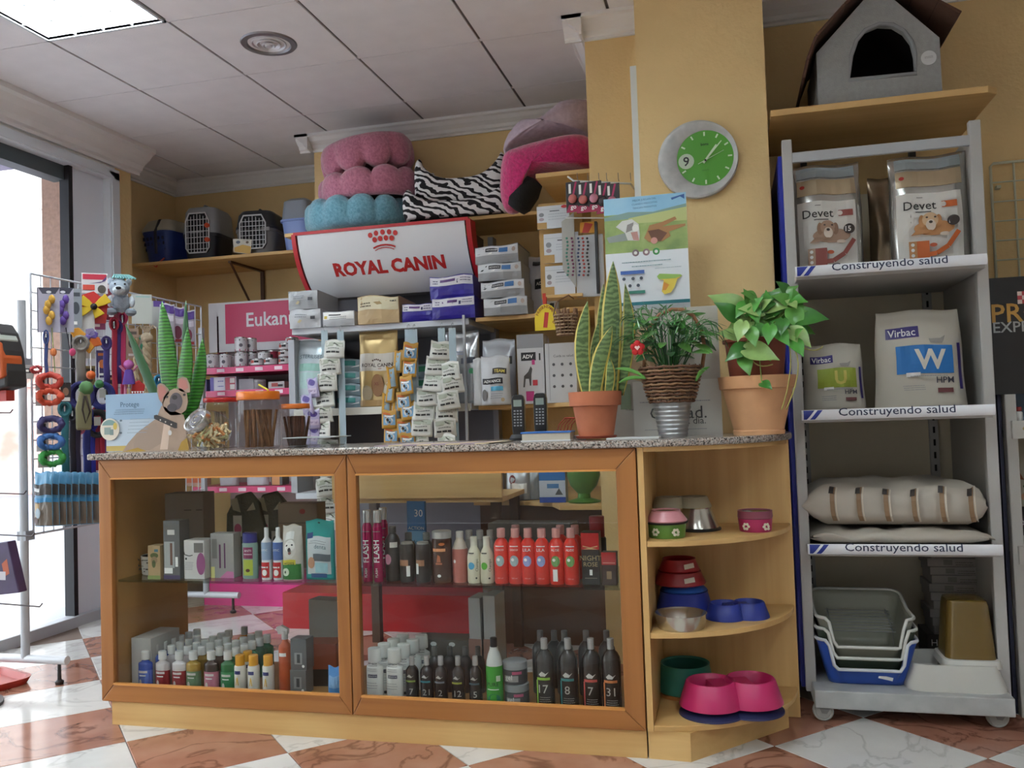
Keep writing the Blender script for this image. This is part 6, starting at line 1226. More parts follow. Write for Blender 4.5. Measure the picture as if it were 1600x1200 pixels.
def blob_bed(label, pxpts, Y, d, mat, dark=None, zr=None, name='pet_bed'):
    "slumped soft bed: outline taken at its front, puffed in depth"
    c = [sum(p[i] for p in pxpts)/len(pxpts) for i in (0, 1)]; base = at(c[0], max(p[1] for p in pxpts), y=Y); z0 = min(at(*p, y=Y).z for p in pxpts); t = thing(name, label, 'pet bed', (base.x, Y, z0)); f = pxf(Y, base.x, z0)
    pl = [Vector(f(*p)) for p in pxpts]; n = len(pl); q = []
    for i in range(n):      # smooth
        for s_ in (0, .5):
            a, b, c_, e = pl[i-1], pl[i], pl[(i+1) % n], pl[(i+2) % n]; v = s_; q.append(.5*((2*b)+(-a+c_)*v+(2*a-5*b+4*c_-e)*v*v+(-a+3*b-3*c_+e)*v**3))
    cen = sum(q, Vector((0, 0)))/len(q); m = MB(); N = len(q); ks = [(0.0, -1), (.5, -.93), (.8, -.7), (.96, -.35), (1, 0), (.96, .35), (.8, .7), (.0, .8)]
    for kk, yy in ks: m.v += [(cen.x+(v.x-cen.x)*max(kk, .02), yy*d/2+.008*noise.noise(Vector((v.x*14, v.y*14, yy))), cen.y+(v.y-cen.y)*max(kk, .02)) for v in q]
    for i in range(len(ks)-1): m.f += [(i*N+j, i*N+(j+1) % N, (i+1)*N+(j+1) % N, (i+1)*N+j) for j in range(N)]
    m.m = [0]*len(m.f); m.build('cushion', mat, t, 'all'); return t, f
t, f = blob_bed('bright pink plush pet bed slumping over the shelf edge beside the column', [(788, 250), (800, 238), (830, 228), (870, 218), (905, 213), (928, 222), (930, 262), (895, 266), (848, 275), (822, 300), (812, 325), (795, 334), (785, 318), (784, 280)], 4.0, .30, MGF)
MB().lathe([(0, -.09), (.055, -.085), (.075, -.06), (.078, 0), (.06, .05), (0, .06)], seg=24).xf(Matrix.Translation((f(828, 304)[0], -.06, f(828, 304)[1])) @ Matrix.Rotation(R(35), 4, 'Y') @ Matrix.Diagonal((.8, 1.0, 1.15, 1))).build('black_underside', BK, t, 'all')
blob_bed('pale lilac plush pet bed on top of the bright pink one', [(788, 240), (796, 215), (815, 197), (832, 200), (862, 186), (888, 163), (920, 160), (930, 175), (930, 215), (900, 210), (870, 214), (830, 226), (800, 237)], 4.22, .32, LIL)
# ================================================================ packs on the steel gondola
def brick(label, px0, py0, px1, py1, Y, depth, mat, items=lambda w, h: [], rot=0, z=None, name='food_pack', group=None, squash=0):
    b, w, h = fit(px0, py0, px1, py1, Y); zz = b.z if z is None else z; t = thing(name, label, 'food pack', (b.x, Y+depth/2, zz), rot, group)
    m = MB(); n = 8
    def S(u, v, o=0): 
        x = (u-.5)*w; zq = v*h; return (x, -depth/2-.014*math.sin(PI*v)*math.sin(PI*u)-.006*noise.noise(Vector((x*20, zq*25, px0)))-o, zq+.013*noise.noise(Vector((x*9, px1*.37, 0)))*v)
    m.surf(lambda u, v: S(u, v), 10, 6)
    m.surf(lambda u, v: (S(u, 1)[0], -depth/2+v*depth, S(u, 1)[2]*(1-.1*v)), 10, 2); m.surf(lambda u, v: (-w/2, -depth/2+u*depth, v*h*(1-.1*u)), 2, 2); m.surf(lambda u, v: (w/2, -depth/2+u*depth, v*h*(1-.1*u)), 2, 2); m.surf(lambda u, v: ((u-.5)*w, -depth/2+v*depth, 0), 2, 2); m.surf(lambda u, v: ((u-.5)*w, depth/2, v*h*.9), 2, 2)
    m.build('pack_body', mat, t); decal(t, lambda x, zz_, o: S(x/w+.5, zz_/h, o+.001), items(w, h), off=.001, n=5); return t
GP = M('9fa1a3', .4, n=.05); WP = M('b9babd', .45); z = RZ[0]; Y = 4.06
sm_ = lambda w, h: scrib(M('6f7276'), -w*.3, w*.1, h*.7, .004, 2, .012)+[('p', M('c2b48a'), [(-w*.22, h*.3), (-w*.12, h*.45), (-w*.05, h*.38), (-w*.14, h*.25)]), ('r', M('4a4a4e'), w*.22, h*.45, w*.36, h*.62)]
brick('lower pale grey food pack of the two stacked at the left of the steel shelf', 449, 482, 500, 511, Y, .26, WP, sm_, R(4), z)
brick('upper pale grey food pack of the two stacked at the left of the steel shelf', 448, 455, 497, 484, Y+.005, .26, GP, sm_, R(2), topz(475, 484, Y)+.004)
brick('flat white food pack beside the two stacked grey ones', 502, 488, 554, 510, Y, .2, WP, lambda w, h: [('r', WH, -w*.48, h*.45, w*.48, h*.95), ('r', M('c9b04a'), -w*.45, h*.5, -w*.35, h*.7), ('r', K, -w*.3, h*.72, w*.1, h*.8)]+scrib(GREY, -w*.25, w*.3, h*.6, .003, 2, .01), R(3), z)
brick('beige food pack with a torn pale label lying on the steel shelf', 557, 463, 626, 505, Y, .24, M('b59a72', .5, n=.12), lambda w, h: [('r', M('c9bd9c'), -w*.49, h*.5, w*.49, h*.97), ('p', M('8f7444'), [(-w*.1, h*.75), (w*.05, h*.8), (w*.12, h*.7), (0, h*.66)])]+scrib(M('5a4c34'), -w*.42, -w*.15, h*.72, .006, 2, .014)+scrib(K, w*.3, w*.45, h*.85, .006), 0, z)
pp = lambda w, h: [('r', M('cfcbd2'), -w*.49, h*.58, w*.49, h*.96), ('r', M('55306c'), -w*.25, h*.74, w*.1, h*.86), ('r', M('1d1a52'), w*.14, h*.64, w*.19, h*.8)]+scrib(M('55506c'), -w*.42, -w*.28, h*.8, .005, 2, .012)+scrib(M('55506c'), w*.22, w*.45, h*.84, .004, 2, .012)
PB = M('2a1f86', .3, n=.1)
brick('flat purple and white food pack left of the taller purple ones', 626, 476, 676, 503, Y+.02, .2, PB, pp, R(3), z); brick('lower purple food pack of the two stacked at the right of the steel shelf', 674, 468, 744, 502, Y, .24, PB, pp, 0, z)
brick('upper purple food pack of the two stacked at the right of the steel shelf', 670, 431, 741, 467, Y+.01, .16, PB, pp, R(1), topz(708, 467, Y)+.003)
# shelf two
z = RZ[1]; Y = 4.2
def bagfit(label, px0, py0, px1, z, Y, d, mat, items, seed, name='food_bag', rot=0, top=.97, wr=.005, cat='food bag', seal=.08, zpx=None):
    b = at((px0+px1)/2, py0, y=Y); w = (px1-px0)*mpp(b); h = b.z-z; return pouch(name, label, cat, (b.x, Y, z), w, h, d, mat, items(w, h), rot, None, seed, None, seal, wr, top)
bagfit('tall pale silver bag with a mint band at the left of the steel bay', 456, 532, 524, z, 4.16, .08, M('b3bdc2', .3, .3), lambda w, h: [('r', M('8fb9ad'), -w*.3, h*.55, w*.3, h*.66), ('r', M('a9c4c0'), -w*.3, h*.3, w*.4, h*.53), ('t', M('4a5a64'), 'STERILISED', 0, h*.76, w*.6)]+scrib(GREY, -w*.3, w*.3, h*.2, .003, 3, .01), 9)
for k in range(4):
    brick('%s teal and grey food pack from the bottom beside the gold bag' % ORD[k].replace('first', 'lowest'), 524, 613-21*k-5, 564, 631-21*k-4, 4.25, .2, M('8d9ea4', .4), lambda w, h: [('r', M('2c7f78'), -w*.45, h*.45, w*.3, h*.85), ('p', WH, [(w*.1, h*.3), (w*.45, h*.55), (w*.45, h*.4)])], R(2), z+k*.0655, group='teal packs beside the gold bag')
bagfit('gold and white dog food bag with a crown and lettering', 558, 517, 624, z, 4.14, .07, M('b89d6a', .28, .45), lambda w, h: [('r', M('c4bcb0', .35), -w*.46, h*.47, w*.46, h*.70), ('t', M('3a2420'), 'ROYAL CANIN', 0, h*.545, w*.78, 0, .015), ('l', M('8a3a2c'), [(-w*.46, h*.505), (w*.1, h*.50), (w*.46, h*.52)], .003)]+[('e', M('4a3428'), w*(-.1+.05*q), h*(.61+.012*math.cos(q-2)), .0045, .0045) for q in range(5)]+[('e', M('8a6038'), w*.02, h*.28, w*.16, h*.15), ('e', M('a8987c'), -w*.26, h*.18, w*.14, h*.10), ('e', M('c9bda8'), w*.3, h*.2, w*.13, h*.12), ('e', M('b99a6c'), w*.3, h*.36, w*.12, h*.10), ('t', M('7a3a28'), 'X-SMALL' if 0 else 'XS', 0, h*.3, w*.12, 0, .02), ('r', M('a58250'), -w*.46, .004, w*.46, h*.09)], 10)
for k in range(3):
    brick('%s teal and grey food pack from the bottom behind the hanging sachets' % ORD[k].replace('first', 'lowest'), 640, 608-24*k, 700, 630-24*k, 4.34, .2, M('8d9ea4', .4), lambda w, h: [('r', M('2c7f5c'), -w*.3, h*.45, w*.4, h*.85)], 0, z+k*.074, group='teal packs behind the sachets')
bagfit('shiny silver bag at the right end of the steel shelf', 694, 518, 750, z, 4.18, .08, M('b9babc', .25, .6, n=.15, ns=9), lambda w, h: [('r', M('3a3c48'), w*.0, h*.55, w*.4, h*.63), ('e', M('3f8f5c'), w*.3, h*.44, .014, .014)]+scrib(M('5a6a8c'), -w*.3, w*.1, h*.72, .004, 2, .012), 11)
# hanging strips of sachets
def strip_of(label, px, Y, pts, mat, items, w, h, top_py, seed):
    "pts: pixel centres of the sachets; rail from the shelf edge"
    p0 = at(px, top_py, y=Y); t = thing('sachet_strip', label, 'hanging strip', (p0.x, Y, p0.z)); f = pxf(Y, p0.x, p0.z); L = [f(*q) for q in pts]
    MB().box(-.018, .012, min(l[1] for l in L)-.03, .018, .0135, .0).build('hanger_strip', M('9fb0b8', .3), t); MB().tube([(0, .012, -.005), (0, .0, .014), (0, .02, .026), (0, .035, .02)], .0018, 5).build('hook', M('b9bcc0', .3, .6), t)
    me = Pouch(w, h, .016, seed, .12, .003, .96).mesh(8, 8).mesh('sachet', mat, 'all'); rr = random.Random(seed); pc = Pouch(w, h, .016, seed, .12, .003, .96)
    first = None
    for k, (x, z_) in enumerate(L):
        o = inst(me, 'sachet', t, (x, -.004-.006*(k % 3), z_-h/2), (rr.uniform(-.15, .12), rr.uniform(-.13, .13), rr.uniform(-.35, .35)))
        if first is None: decal(o, pc.pt, items(w, h), off=.001, n=3); first = o
        else:
            for c in first.children: g = c.copy(); COL.objects.link(g); g.parent = o
    return t
SW = M('cdccc4', .35, n=.06)
ws_ = lambda w, h: [('r', M('a8ad9c'), -w*.42, h*.62, w*.42, h*.86), ('p', M('4a4c44'), [(-w*.25, h*.7), (0, h*.82), (w*.25, h*.7)])]+scrib(M('2c2c2a'), -w*.38, w*.38, h*.32, .009)+scrib(M('6a6c64'), -w*.3, w*.3, h*.52, .004, 1)
strip_of('curling strip of white treat sachets at the left of the hanging strips', 530, 3.98, [(522, 545), (518, 572), (514, 597), (509, 622), (506, 647), (506, 672), (512, 700), (516, 730), (514, 760), (514, 788), (515, 812)], SW, ws_, .108, .092, 516, 21)
strip_of('strip of purple-topped treat sachets beside the tall silver bag', 505, 3.97, [(492, 606), (484, 632), (492, 655), (488, 680)], M('a99fc0', .35), lambda w, h: [('e', M('54428a'), 0, h*.78, w*.34, h*.16), ('r', M('c4b4c8'), -w*.4, h*.2, w*.4, h*.5), ('t', M('6a4a80'), 'Dental', 0, h*.36, w*.6)], .075, .1, 516, 22)
YS = M('b98a34', .4); ys_ = lambda w, h: [('r', M('7ba4c4'), -w*.38, h*.18, w*.42, h*.72), ('e', M('d6cfc4'), 0, h*.42, w*.26, h*.2), ('e', M('3a3028'), -w*.08, h*.47, w*.09, h*.09), ('e', M('2a2420'), w*.04, h*.36, w*.07, h*.05), ('r', M('c4622a'), -w*.42, h*.74, w*.1, h*.84), ('r', WH, -w*.3, h*.62, w*.3, h*.7)]
strip_of('strip of yellow and blue dog chew sachets hanging in front of the steel bay', 645, 3.97, [(640, 550), (640, 575), (638, 602), (632, 627), (640, 642), (610, 655), (634, 668), (612, 680), (640, 690)], YS, ys_, .075, .09, 514, 23)
strip_of('slanting strip of orange edged chew sachets beside the gold bag', 636, 4.0, [(622, 565), (616, 590), (610, 612), (604, 632), (620, 640)], M('b58a3a', .4), lambda w, h: [('r', M('8fa5b0'), -w*.2, h*.1, w*.3, h*.9), ('r', M('c9952c'), -w*.45, h*.05, -w*.25, h*.95)], .05, .11, 514, 24)
strip_of('left strip of white treat sachets in front of the teal packs', 688, 3.97, [(688, 548), (681, 572), (676, 597), (668, 620), (663, 643), (660, 667), (657, 690)], SW, ws_, .108, .092, 512, 25)
strip_of('right strip of white treat sachets in front of the teal packs', 705, 3.96, [(705, 580), (710, 600), (704, 625), (698, 645), (697, 668), (698, 692)], SW, ws_, .108, .092, 512, 26)
tag(MB().box(-.006, 0, 0, .006, .012, .62).build('hanging_rail', M('b3b6ba', .3), loc=(at(728, 690, y=4.02).x, 4.04, topz(728, 690, 4.02))), 'pale vertical price rail at the right end of the steel bay', 'rail')
# ================================================================ wooden niche shelves
z = SA; Y = 3.99
adv = lambda w, h: [('r', M('c4c5c8'), -w*.49, h*.45, w*.49, h*.95), ('p', K, [(-w*.44, h*.55), (-w*.3, h*.85), (-w*.27, h*.85), (-w*.38, h*.55)]), ('r', M('2a2a30'), -w*.24, h*.62, w*.04, h*.84), ('t', WH, 'ADVANCE', -w*.1, h*.73, w*.24), ('r', M('3f6ea5'), w*.07, h*.58, w*.27, h*.86), ('e', M('a9968c'), w*.4, h*.7, w*.04, h*.13), ('p', WH, [(-w*.2, h*.5), (-w*.08, h*.62), (-w*.1, h*.5)])]
for k in range(4):
    px0, px1 = 754-4*k, 824-4*k; yb = 495-27.5*k; brick('%s silver-grey food pack from the bottom of the stack on the wooden shelf' % ORD[k].replace('first', 'lowest'), px0, yb-27, px1, yb, Y+.04, .24, M('8f9093', .4, n=.06), adv, R(2-k), z+k*.085, group='silver packs stacked on the wooden shelf')
bagfit('white and black food bag leaning beside the stack of silver packs', 822, 400, 872, z, 4.22, .07, M('b0aeb2', .35), lambda w, h: [('r', M('1f1f26'), -w*.2, h*.45, w*.4, h*.62), ('t', WH, 'ADV', 0, h*.54, w*.3, 0, .02), ('p', M('1a1a1c'), [(0, .02), (w*.3, h*.2), (w*.4, h*.2), (w*.4, .02)]), ('r', M('2c2c30'), -w*.3, h*.85, w*.35, h*.92)], 12, rot=R(-10))
z = SB; Y = 4.02
an = lambda tx, c: (lambda w, h: [('r', M('1c1c22'), -w*.42, h*.42, w*.30, h*.54), ('t', WH, tx, -w*.06, h*.48, w*.6, 0, .02), ('r', M('2a2824'), -w*.05, h*.62, w*.42, h*.74), ('t', M('c9b84c'), 'TEAM', w*.18, h*.68, w*.36, 0, .02), ('r', M(c), -w*.1, h*.28, w*.3, h*.37), ('e', M('5a544f'), -w*.34, h*.2, w*.1, h*.12), ('e', M('b59a74'), w*.28, h*.1, w*.06, h*.04)]+scrib(GREY, -w*.1, w*.3, h*.22, .003, 3, .01))
bagfit('silver-white food bag with black lettering and a blue label, front left', 750, 556, 797, z, 3.96, .07, M('b9b9bb', .35), an('ADVANCE', '4f9fc0'), 13); bagfit('taller silver food bag with a yellow lettered badge behind it', 752, 530, 806, z, 4.12, .08, M('9d9ea2', .3, .3), an('', '3f8fa5'), 14); bagfit('crinkled white food bag at the left end of the lower wooden shelf', 738, 560, 760, z, 4.0, .05, M('b5b4b2', .35), lambda w, h: [], 15)
b, w, h = fit(809, 523, 852, 632, 4.0); t = carton('food_box', 'white and grey food box with a standing dog picture and pink squares', 'box', (b.x, 4.06, z), w, .1, topz(830, 523, 4.0)-z, M('c2c0c2', .45), [('r', M('8d8c90'), -w/2, h*.8, w/2, h), ('r', M('1c1c20'), -w*.35, h*.62, w*.2, h*.74), ('t', WH, 'ADV', -w*.1, h*.68, w*.4, 0, .02), ('p', M('4a4644'), [(-w*.3, h*.24), (-w*.26, h*.4), (-w*.1, h*.46), (-.0, h*.54), (w*.06, h*.5), (w*.02, h*.42), (w*.0, h*.26), (-w*.05, h*.26), (-w*.08, h*.36), (-w*.2, h*.36), (-w*.24, h*.24)]), ('r', M('c03a7c'), w*.05, h*.56, w*.16, h*.63), ('r', M('c43a44'), w*.06, h*.26, w*.24, h*.34), ('r', M('b52a70'), -w*.2, h*.04, w*.1, h*.18), ('r', K, w*.32, h*.62, w*.38, h*.72)])
b, w, h = fit(855, 530, 900, 632, 3.98); t = carton('leaflet_display', 'tall white printed leaflet display beside the terracotta pot', 'display', (b.x, 4.02, z), w*1.1, .05, topz(880, 535, 3.98)-z, M('c6c6c8', .5), [('t', M('3a3a40'), 'Cuida su salud', w*.1, h*.72, w*.7)]+[('e', M('55565a'), w*(-.25+.3*(q % 3)), h*(.25+.17*(q//3)), .007, .007) for q in range(9)]+[('r', M('9a9a9e'), -w*.42, .01, -w*.40, h)])
z = SD; Y = 3.86
bagfit('silver treat bag on the low curved shelf seen through the right door', 790, 728, 828, z+.001, 3.98, .06, M('a8aaac', .3, .4), lambda w, h: [('e', M('7a2c2c'), -w*.2, h*.6, .016, .02), ('r', WH, -w*.2, h*.2, w*.4, h*.5)], 16); bagfit('second silver treat bag on the low curved shelf', 822, 728, 845, z+.001, 4.0, .05, M('8f9294', .3, .4), lambda w, h: [], 17)
b, w, h = fit(842, 722, 884, 782, 3.84); carton('milk_box', 'white and blue carton on the low curved shelf seen through the right door', 'box', (b.x, 3.88, z), w, .06, .17, M('c4c8cf', .4), [('r', M('2f6fb0'), -w/2, .10, w/2, .17), ('r', M('2a4a9c'), -w/2, 0, w/2, .025), ('r', M('4f7fb0'), -w*.2, .065, w*.25, .085), ('p', M('5a5a58'), [(w*.1, .035), (w*.4, .035), (w*.25, .065)])])
p = at(912, 785, y=3.84); t = thing('green_vase', 'green glazed bowl on a foot seen through the right door', 'vase', (p.x, 3.86, z)); MB().lathe([(0, 0), (.07, 0), (.075, .006), (.03, .02), (.028, .04), (.06, .075), (.075, .12), (.07, .17), (.065, .17), (.068, .12), (.02, .05), (0, .05)], seg=32).build('body', M('4f7a34', .3), t, True)
# ================================================================ cans on the pink gondola
CL = M('b5b2b4', .3, .3); z = EZ[0]; tin = {}
def can(label, px, Y, z, r, h, kind, group):
    x = at(px, 560, y=Y).x
    if kind in tin: return dup(tin[kind], (x, Y, z), R((px*7) % 40-20), label)
    t = thing('food_can', label, 'can', (x, Y, z), 0, group)
    MB().lathe([(0, .001), (r*.94, .001), (r, .004), (r, h-.004), (r*.97, h), (r*.92, h-.003), (0, h-.003)], seg=22).build('tin', M('a9a7a6', .25, .8), t, True)
    MB().lathe([(r+.0006, .007), (r+.0006, h-.007)], seg=22, cap=False).build('label', M('c4bfc2' if kind != 'red' else '8f2440', .45), t, 'all')
    decal(t, cyl(r+.001), [('r', K, -r*.8, h*.76, r*.8, h*.84), ('e', M('55505a'), r*.2, h*.45, r*.3, h*.12), ('r', M('a8476a'), -r, h*.06, r, h*.2)] if kind == 'tall' else [('r', M('9c3a2c'), -r*.7, h*.4, 0, h*.8), ('r', K, r*.05, h*.45, r*.7, h*.75)], n=2); tin[kind] = t; return t
for k, (px, Y, zo, kd) in enumerate(((332, 4.56, 0, 'tall'), (341, 4.66, 0, 'tall'), (352, 4.6, 0, 'tall'), (362, 4.7, 0, 'tall'), (377, 4.55, 0, 'tall'), (377, 4.55, 1, 'tall'), (393, 4.62, 0, 'tall'), (392, 4.62, 1, 'tall'), (413, 4.6, 0, 'tall'), (425, 4.68, 0, 'red'), (402, 4.535, 0, 'flat'), (423, 4.54, 0, 'flat'), (446, 4.56, 0, 'flat'), (446, 4.56, 1, 'flat'), (447, 4.56, 2, 'flat'), (456, 4.66, 0, 'flat'), (456, 4.66, 1, 'flat'), (456, 4.66, 2, 'flat'), (457, 4.66, 3, 'flat'))):
    hh = {'tall': .088, 'red': .10, 'flat': .042}[kd]; pos = ORD[k] if k < 12 else 'one'
    lab = {'tall': 'tall white food can on the magenta shelf', 'red': 'dark red food can behind the tall white ones on the magenta shelf', 'flat': 'flat food can on the magenta shelf'}[kd]
    lab += {0: ', leftmost in front', 1: ', behind the leftmost one', 2: ', third from the left', 3: ', fourth from the left', 4: ', lower of the tall front pair', 5: ', upper of the tall front pair', 6: ', lower of the tall rear pair', 7: ', upper of the tall rear pair', 8: ', right of the tall pairs', 9: '', 10: ', left one in front', 11: ', second one in front', 12: ', lowest of the stack of three', 13: ', middle of the stack of three', 14: ', top of the stack of three', 15: ', lowest of the stack of four', 16: ', second of the stack of four', 17: ', third of the stack of four', 18: ', top of the stack of four'}[k]
    can(lab, px, Y, z+zo*(hh+.0005), .036 if kd != 'flat' else .038, hh, kd, 'food cans on the magenta shelf')
z = EZ[1]
for k, (px0, px1, top, c, it, l) in enumerate(((326, 372, 589, 'b5b2c2', lambda w, h: [('r', M('6a5fae'), -w*.5, 0, -w*.36, h), ('r', M('b04a5c'), w*.08, h*.05, w*.46, h*.95), ('r', WH, w*.26, h*.1, w*.44, h*.45), ('r', WH, w*.26, h*.55, w*.44, h*.9), ('r', M('c9c6d2'), -w*.34, h*.05, w*.06, h*.95)]+scrib(M('5a58a0'), -w*.2, w*.02, h*.7, .005, 2, .03), 'white, purple and red multipack on the second magenta shelf'), (372, 398, 592, '8d898f', lambda w, h: [], 'plain grey pack on the second magenta shelf'), (418, 446, 596, 'a8a0a0', lambda w, h: [('r', M('a03a34'), -w*.3, h*.3, w*.1, h*.8), ('r', K, w*.1, h*.3, w*.4, h*.6)], 'small white and red pack at the right of the second magenta shelf'), (306, 324, 593, '5d5688', lambda w, h: [('r', WH, -w*.3, h*.1, w*.1, h*.5)], 'small purple pack at the left end of the second magenta shelf'))):
    b = at((px0+px1)/2, 611, y=4.55); w = (px1-px0)*mpp(b); h = topz((px0+px1)/2, top, 4.55)-z; carton('multipack', l, 'pack', (b.x, 4.62, z), w, .14, min(h, .098), M(c, .45), it(w, min(h, .098)))
t = bottle('food_tin', 'round grey tin on the second magenta shelf', 'tin', (at(409, 610, y=4.6).x, 4.58, z), .036, .06, 'jar', M('8f8d90', .35), M('a5a3a6', .35), .012, .98)
z = EZ[2]
for k, (px0, px1, top) in enumerate(((342, 374, 738), (384, 421, 736), (455, 500, 738))):
    bagfit('%s white food bag from the left on the low magenta shelf' % ORD[k], px0, top-18, px1, z+.001 if k < 2 else RZ[2]+.001, 4.56 if k < 2 else 4.3, .06, M('b9b5ba', .4), lambda w, h: scrib(GREY, -w*.3, w*.3, h*.6, .004, 3, .012), 30+k)
p = at(298, 758, y=4.56); carton('treat_box', 'orange and white carton on the low magenta shelf seen through the left door', 'box', (at(305, 758, y=4.56).x, 4.6, EZ[2]), .1, .1, .13, M('b58a78', .5), [('r', M('b5522a'), -.05, .02, .05, .05), ('e', M('5a8a8a'), .025, .085, .024, .022)])
p = at(432, 745, y=4.56); carton('treat_box', 'dark carton with an orange badge on the low magenta shelf', 'box', (p.x, 4.6, EZ[2]), .075, .08, .15, M('4a4a50', .5), [('r', M('c98a5a'), -.03, .0, .02, .06), ('e', K, 0, .08, .02, .02)])
# ================================================================ rack beside the column
Y = 3.52; p = at(990, 200, y=3.66); tag(MB().box(-.012, -.012, 0, .013, .02, 1.15).build('slotted_upright', M('cfd2d0', .4), loc=(XC1-.014, YC+.03, topz(990, 100, YC)-1.15)), 'white slotted wall upright between the niche pier and the column', 'upright')
t = thing('wall_hook_bar', 'white metal bar with hooks for toys beside the column', 'hook bar', (at(940, 285, y=3.56).x, 3.56, topz(940, 285, 3.56))); f = pxf(3.56, t.location.x, t.location.z)
MB().tube([(*(q := f(887, 276))[:1], 0, q[1]), (*(q := f(897, 283))[:1], 0, q[1]), (*(q := f(985, 287))[:1], 0, q[1]), (*(q := f(989, 287))[:1], .12, q[1])], .0045, 6).build('bar', M('d3d4d0', .4), t)
for px in (904, 920, 937, 949, 967, 986): q = f(px, 283); MB().tube([(q[0], 0, q[1]), (q[0]+.004, -.05, q[1]-.004), (q[0]+.004, -.055, q[1]+.02)], .0014, 5).build('hook', M('6a6a66', .4), t)
for k, (px, py) in enumerate(((897, 307), (913, 308), (930, 306), (944, 309), (958, 310))):
    b = at(px, py+25, y=3.51-.004*k); w = .062; h = 48*mpp(b); t = carton('toy_card', '%s black and pink toy card from the left hanging on the white bar' % ORD[k], 'toy card', (b.x, 3.505-.004*k, b.z), w, .004, h, M('1f1a1e', .4), [('l', M('a82456'), [(w*.22, h*.98), (w*.0, h*.55)], .008), ('r', WH, -w*.3, h*.62, -w*.14, h*.93), ('p', M('9c1f48'), [(-w*.5, 0), (w*.5, 0), (w*.3, h*.2), (-w*.3, h*.25)]), ('t', WH, 'go', 0, h*.13, w*.4, 0, .02)], R(-6), 'toy cards on the white bar')
    MB().ball((0, -.012, h*.42), .019, 12, sc=(1, .6, 1)).build('toy', M(('b5645c', 'b5645c', 'c08090', '3a3034', 'b06a80')[k], .5), t, True)
t = thing('leaflet_rack', 'stepped wooden rack of white printed leaflets beside the collars', 'leaflet rack', (at(875, 458, y=3.6).x, 3.62, topz(875, 462, 3.6))); f = pxf(3.6, t.location.x, t.location.z); WD = M('b08a50', .6, n=.08)
MB().box(f(840, 400)[0], .03, 0, f(908, 400)[0], .045, f(870, 312)[1]).build('back_board', WD, t); MB().box(f(852, 460)[0], -.06, -.012, f(912, 460)[0], .045, 0).build('ledge', LW, t)
for k, (x0, y0, x1, y1) in enumerate(((839, 318, 888, 358), (851, 362, 903, 412), (854, 414, 898, 462))):
    a, b = f(x0, y1), f(x1, y0); o = MB().box(a[0], -.01-.012*k, max(a[1], .001), b[0], .0-.012*k, b[1]).build('leaflet_pack', M('c9cbcf', .5), t); w = b[0]-a[0]; h = b[1]-a[1]
    decal(o, flat(-.01-.012*k), [('r', M('b08a50'), a[0], a[1], a[0]+w*.3, a[1]+h*.28), ('e', M('7d7f82'), a[0]+w*.14, a[1]+h*.62, w*.08, h*.09), ('e', M('9a8a90'), a[0]+w*.14, a[1]+h*.42, w*.08, h*.07), ('r', M('55575c'), a[0]+w*.4, a[1]+h*.74, a[0]+w*.7, a[1]+h*.78), ('r', M('9a9ca0'), a[0]+w*.02, a[1]+h*.84, a[0]+w*.98, a[1]+h*.85)]+([('e', RED, b[0]-w*.14, b[1]-h*.08, w*.1, h*.07)] if k == 0 else [])+scrib(M('a9adb4'), a[0]+w*.36, a[0]+w*.92, a[1]+h*.62, .003, 3, .012))
t = thing('collar_display', 'grey display panel with beaded collars hanging from a wire', 'collar display', (at(925, 462, y=3.58).x, 3.585, topz(925, 462, 3.56))); f = pxf(3.56, t.location.x, t.location.z)
a, b = f(880, 460), f(928, 342); MB().prism([f(876, 345), f(895, 330), f(899, 448), f(878, 420)], -.005, .0).build('side_card', M('a9a69f', .5), t); MB().box(f(900, 460)[0], .0, 0, f(944, 460)[0], .006, f(920, 365)[1]).build('panel', M('b5b6b8', .5), t)
MB().tube([(f(884, 341)[0], -.03, f(884, 341)[1]), (f(944, 341)[0], -.03, f(944, 341)[1])], .003, 6).build('wire', M('d8d8d4', .4), t)
for k, (px, c) in enumerate(((885, '4f8f7c'), (893, '7a3a5c'), (903, '3a4a6c'), (910, 'b5463c'), (917, '2a2a2c'))):
    q = f(px, 372); m = MB()
    for j in range(11): m.ball((q[0]+.003*math.sin(j), -.02, q[1]-j*.0155), .0055, 6)
    m.build('beaded_collar', M(c, .4), t, True)
tb = MB().box(f(932, 455)[0], -.02, .01, f(936, 455)[0], .01, f(934, 345)[1]).build('black_edge', K, t)
decal(t, flat(-.001), [('p', M('c98a1c'), [f(905, 362), f(928, 362), f(928, 344), (f(905, 346))]), ('p', M('b0301c'), [f(908, 362), f(918, 362), f(925, 348), f(912, 346)])])
# little sign and hanging basket
Y = 3.5; p = at(854, 516, y=Y); t = thing('price_sign', 'round-topped yellow sign with a red one', 'sign', (p.x, Y, p.z), R(-8)); k = mpp(p); pl = [(-19*k, 0), (19*k, 0), (19*k, 17*k)]+[(19*k*math.cos(R(a)), 17*k+24*k*math.sin(R(a))) for a in range(15, 170, 15)]+[(-19*k, 17*k)]
MB().prism(pl, -.002, .002).build('sign_board', M('d6b81c', .45), t); MB().tube([(.0, .003, .02), (.0, .01, -.25 if 0 else .14)], .003, 5).build('hanger', M('b0301c', .4), t)
decal(t, flat(-.002), [('t', M('b0281a'), '1', 0, 16*k, -24*k, -8, .07)]+[('t', M('8a4a1a'), c, 15.5*k*math.cos(R(155-13*i)), 17*k+20*k*math.sin(R(155-13*i)), -4.5*k, 65-13*i, .02) for i, c in enumerate('PREGUNTAME')]+[('t', M('8a4a1a'), '€', 13*k, 12*k, -6*k)])
MB().box(-.012, -.002, 41*k, .002, .001, 58*k).build('red_tab', M('b0301c', .4), t)
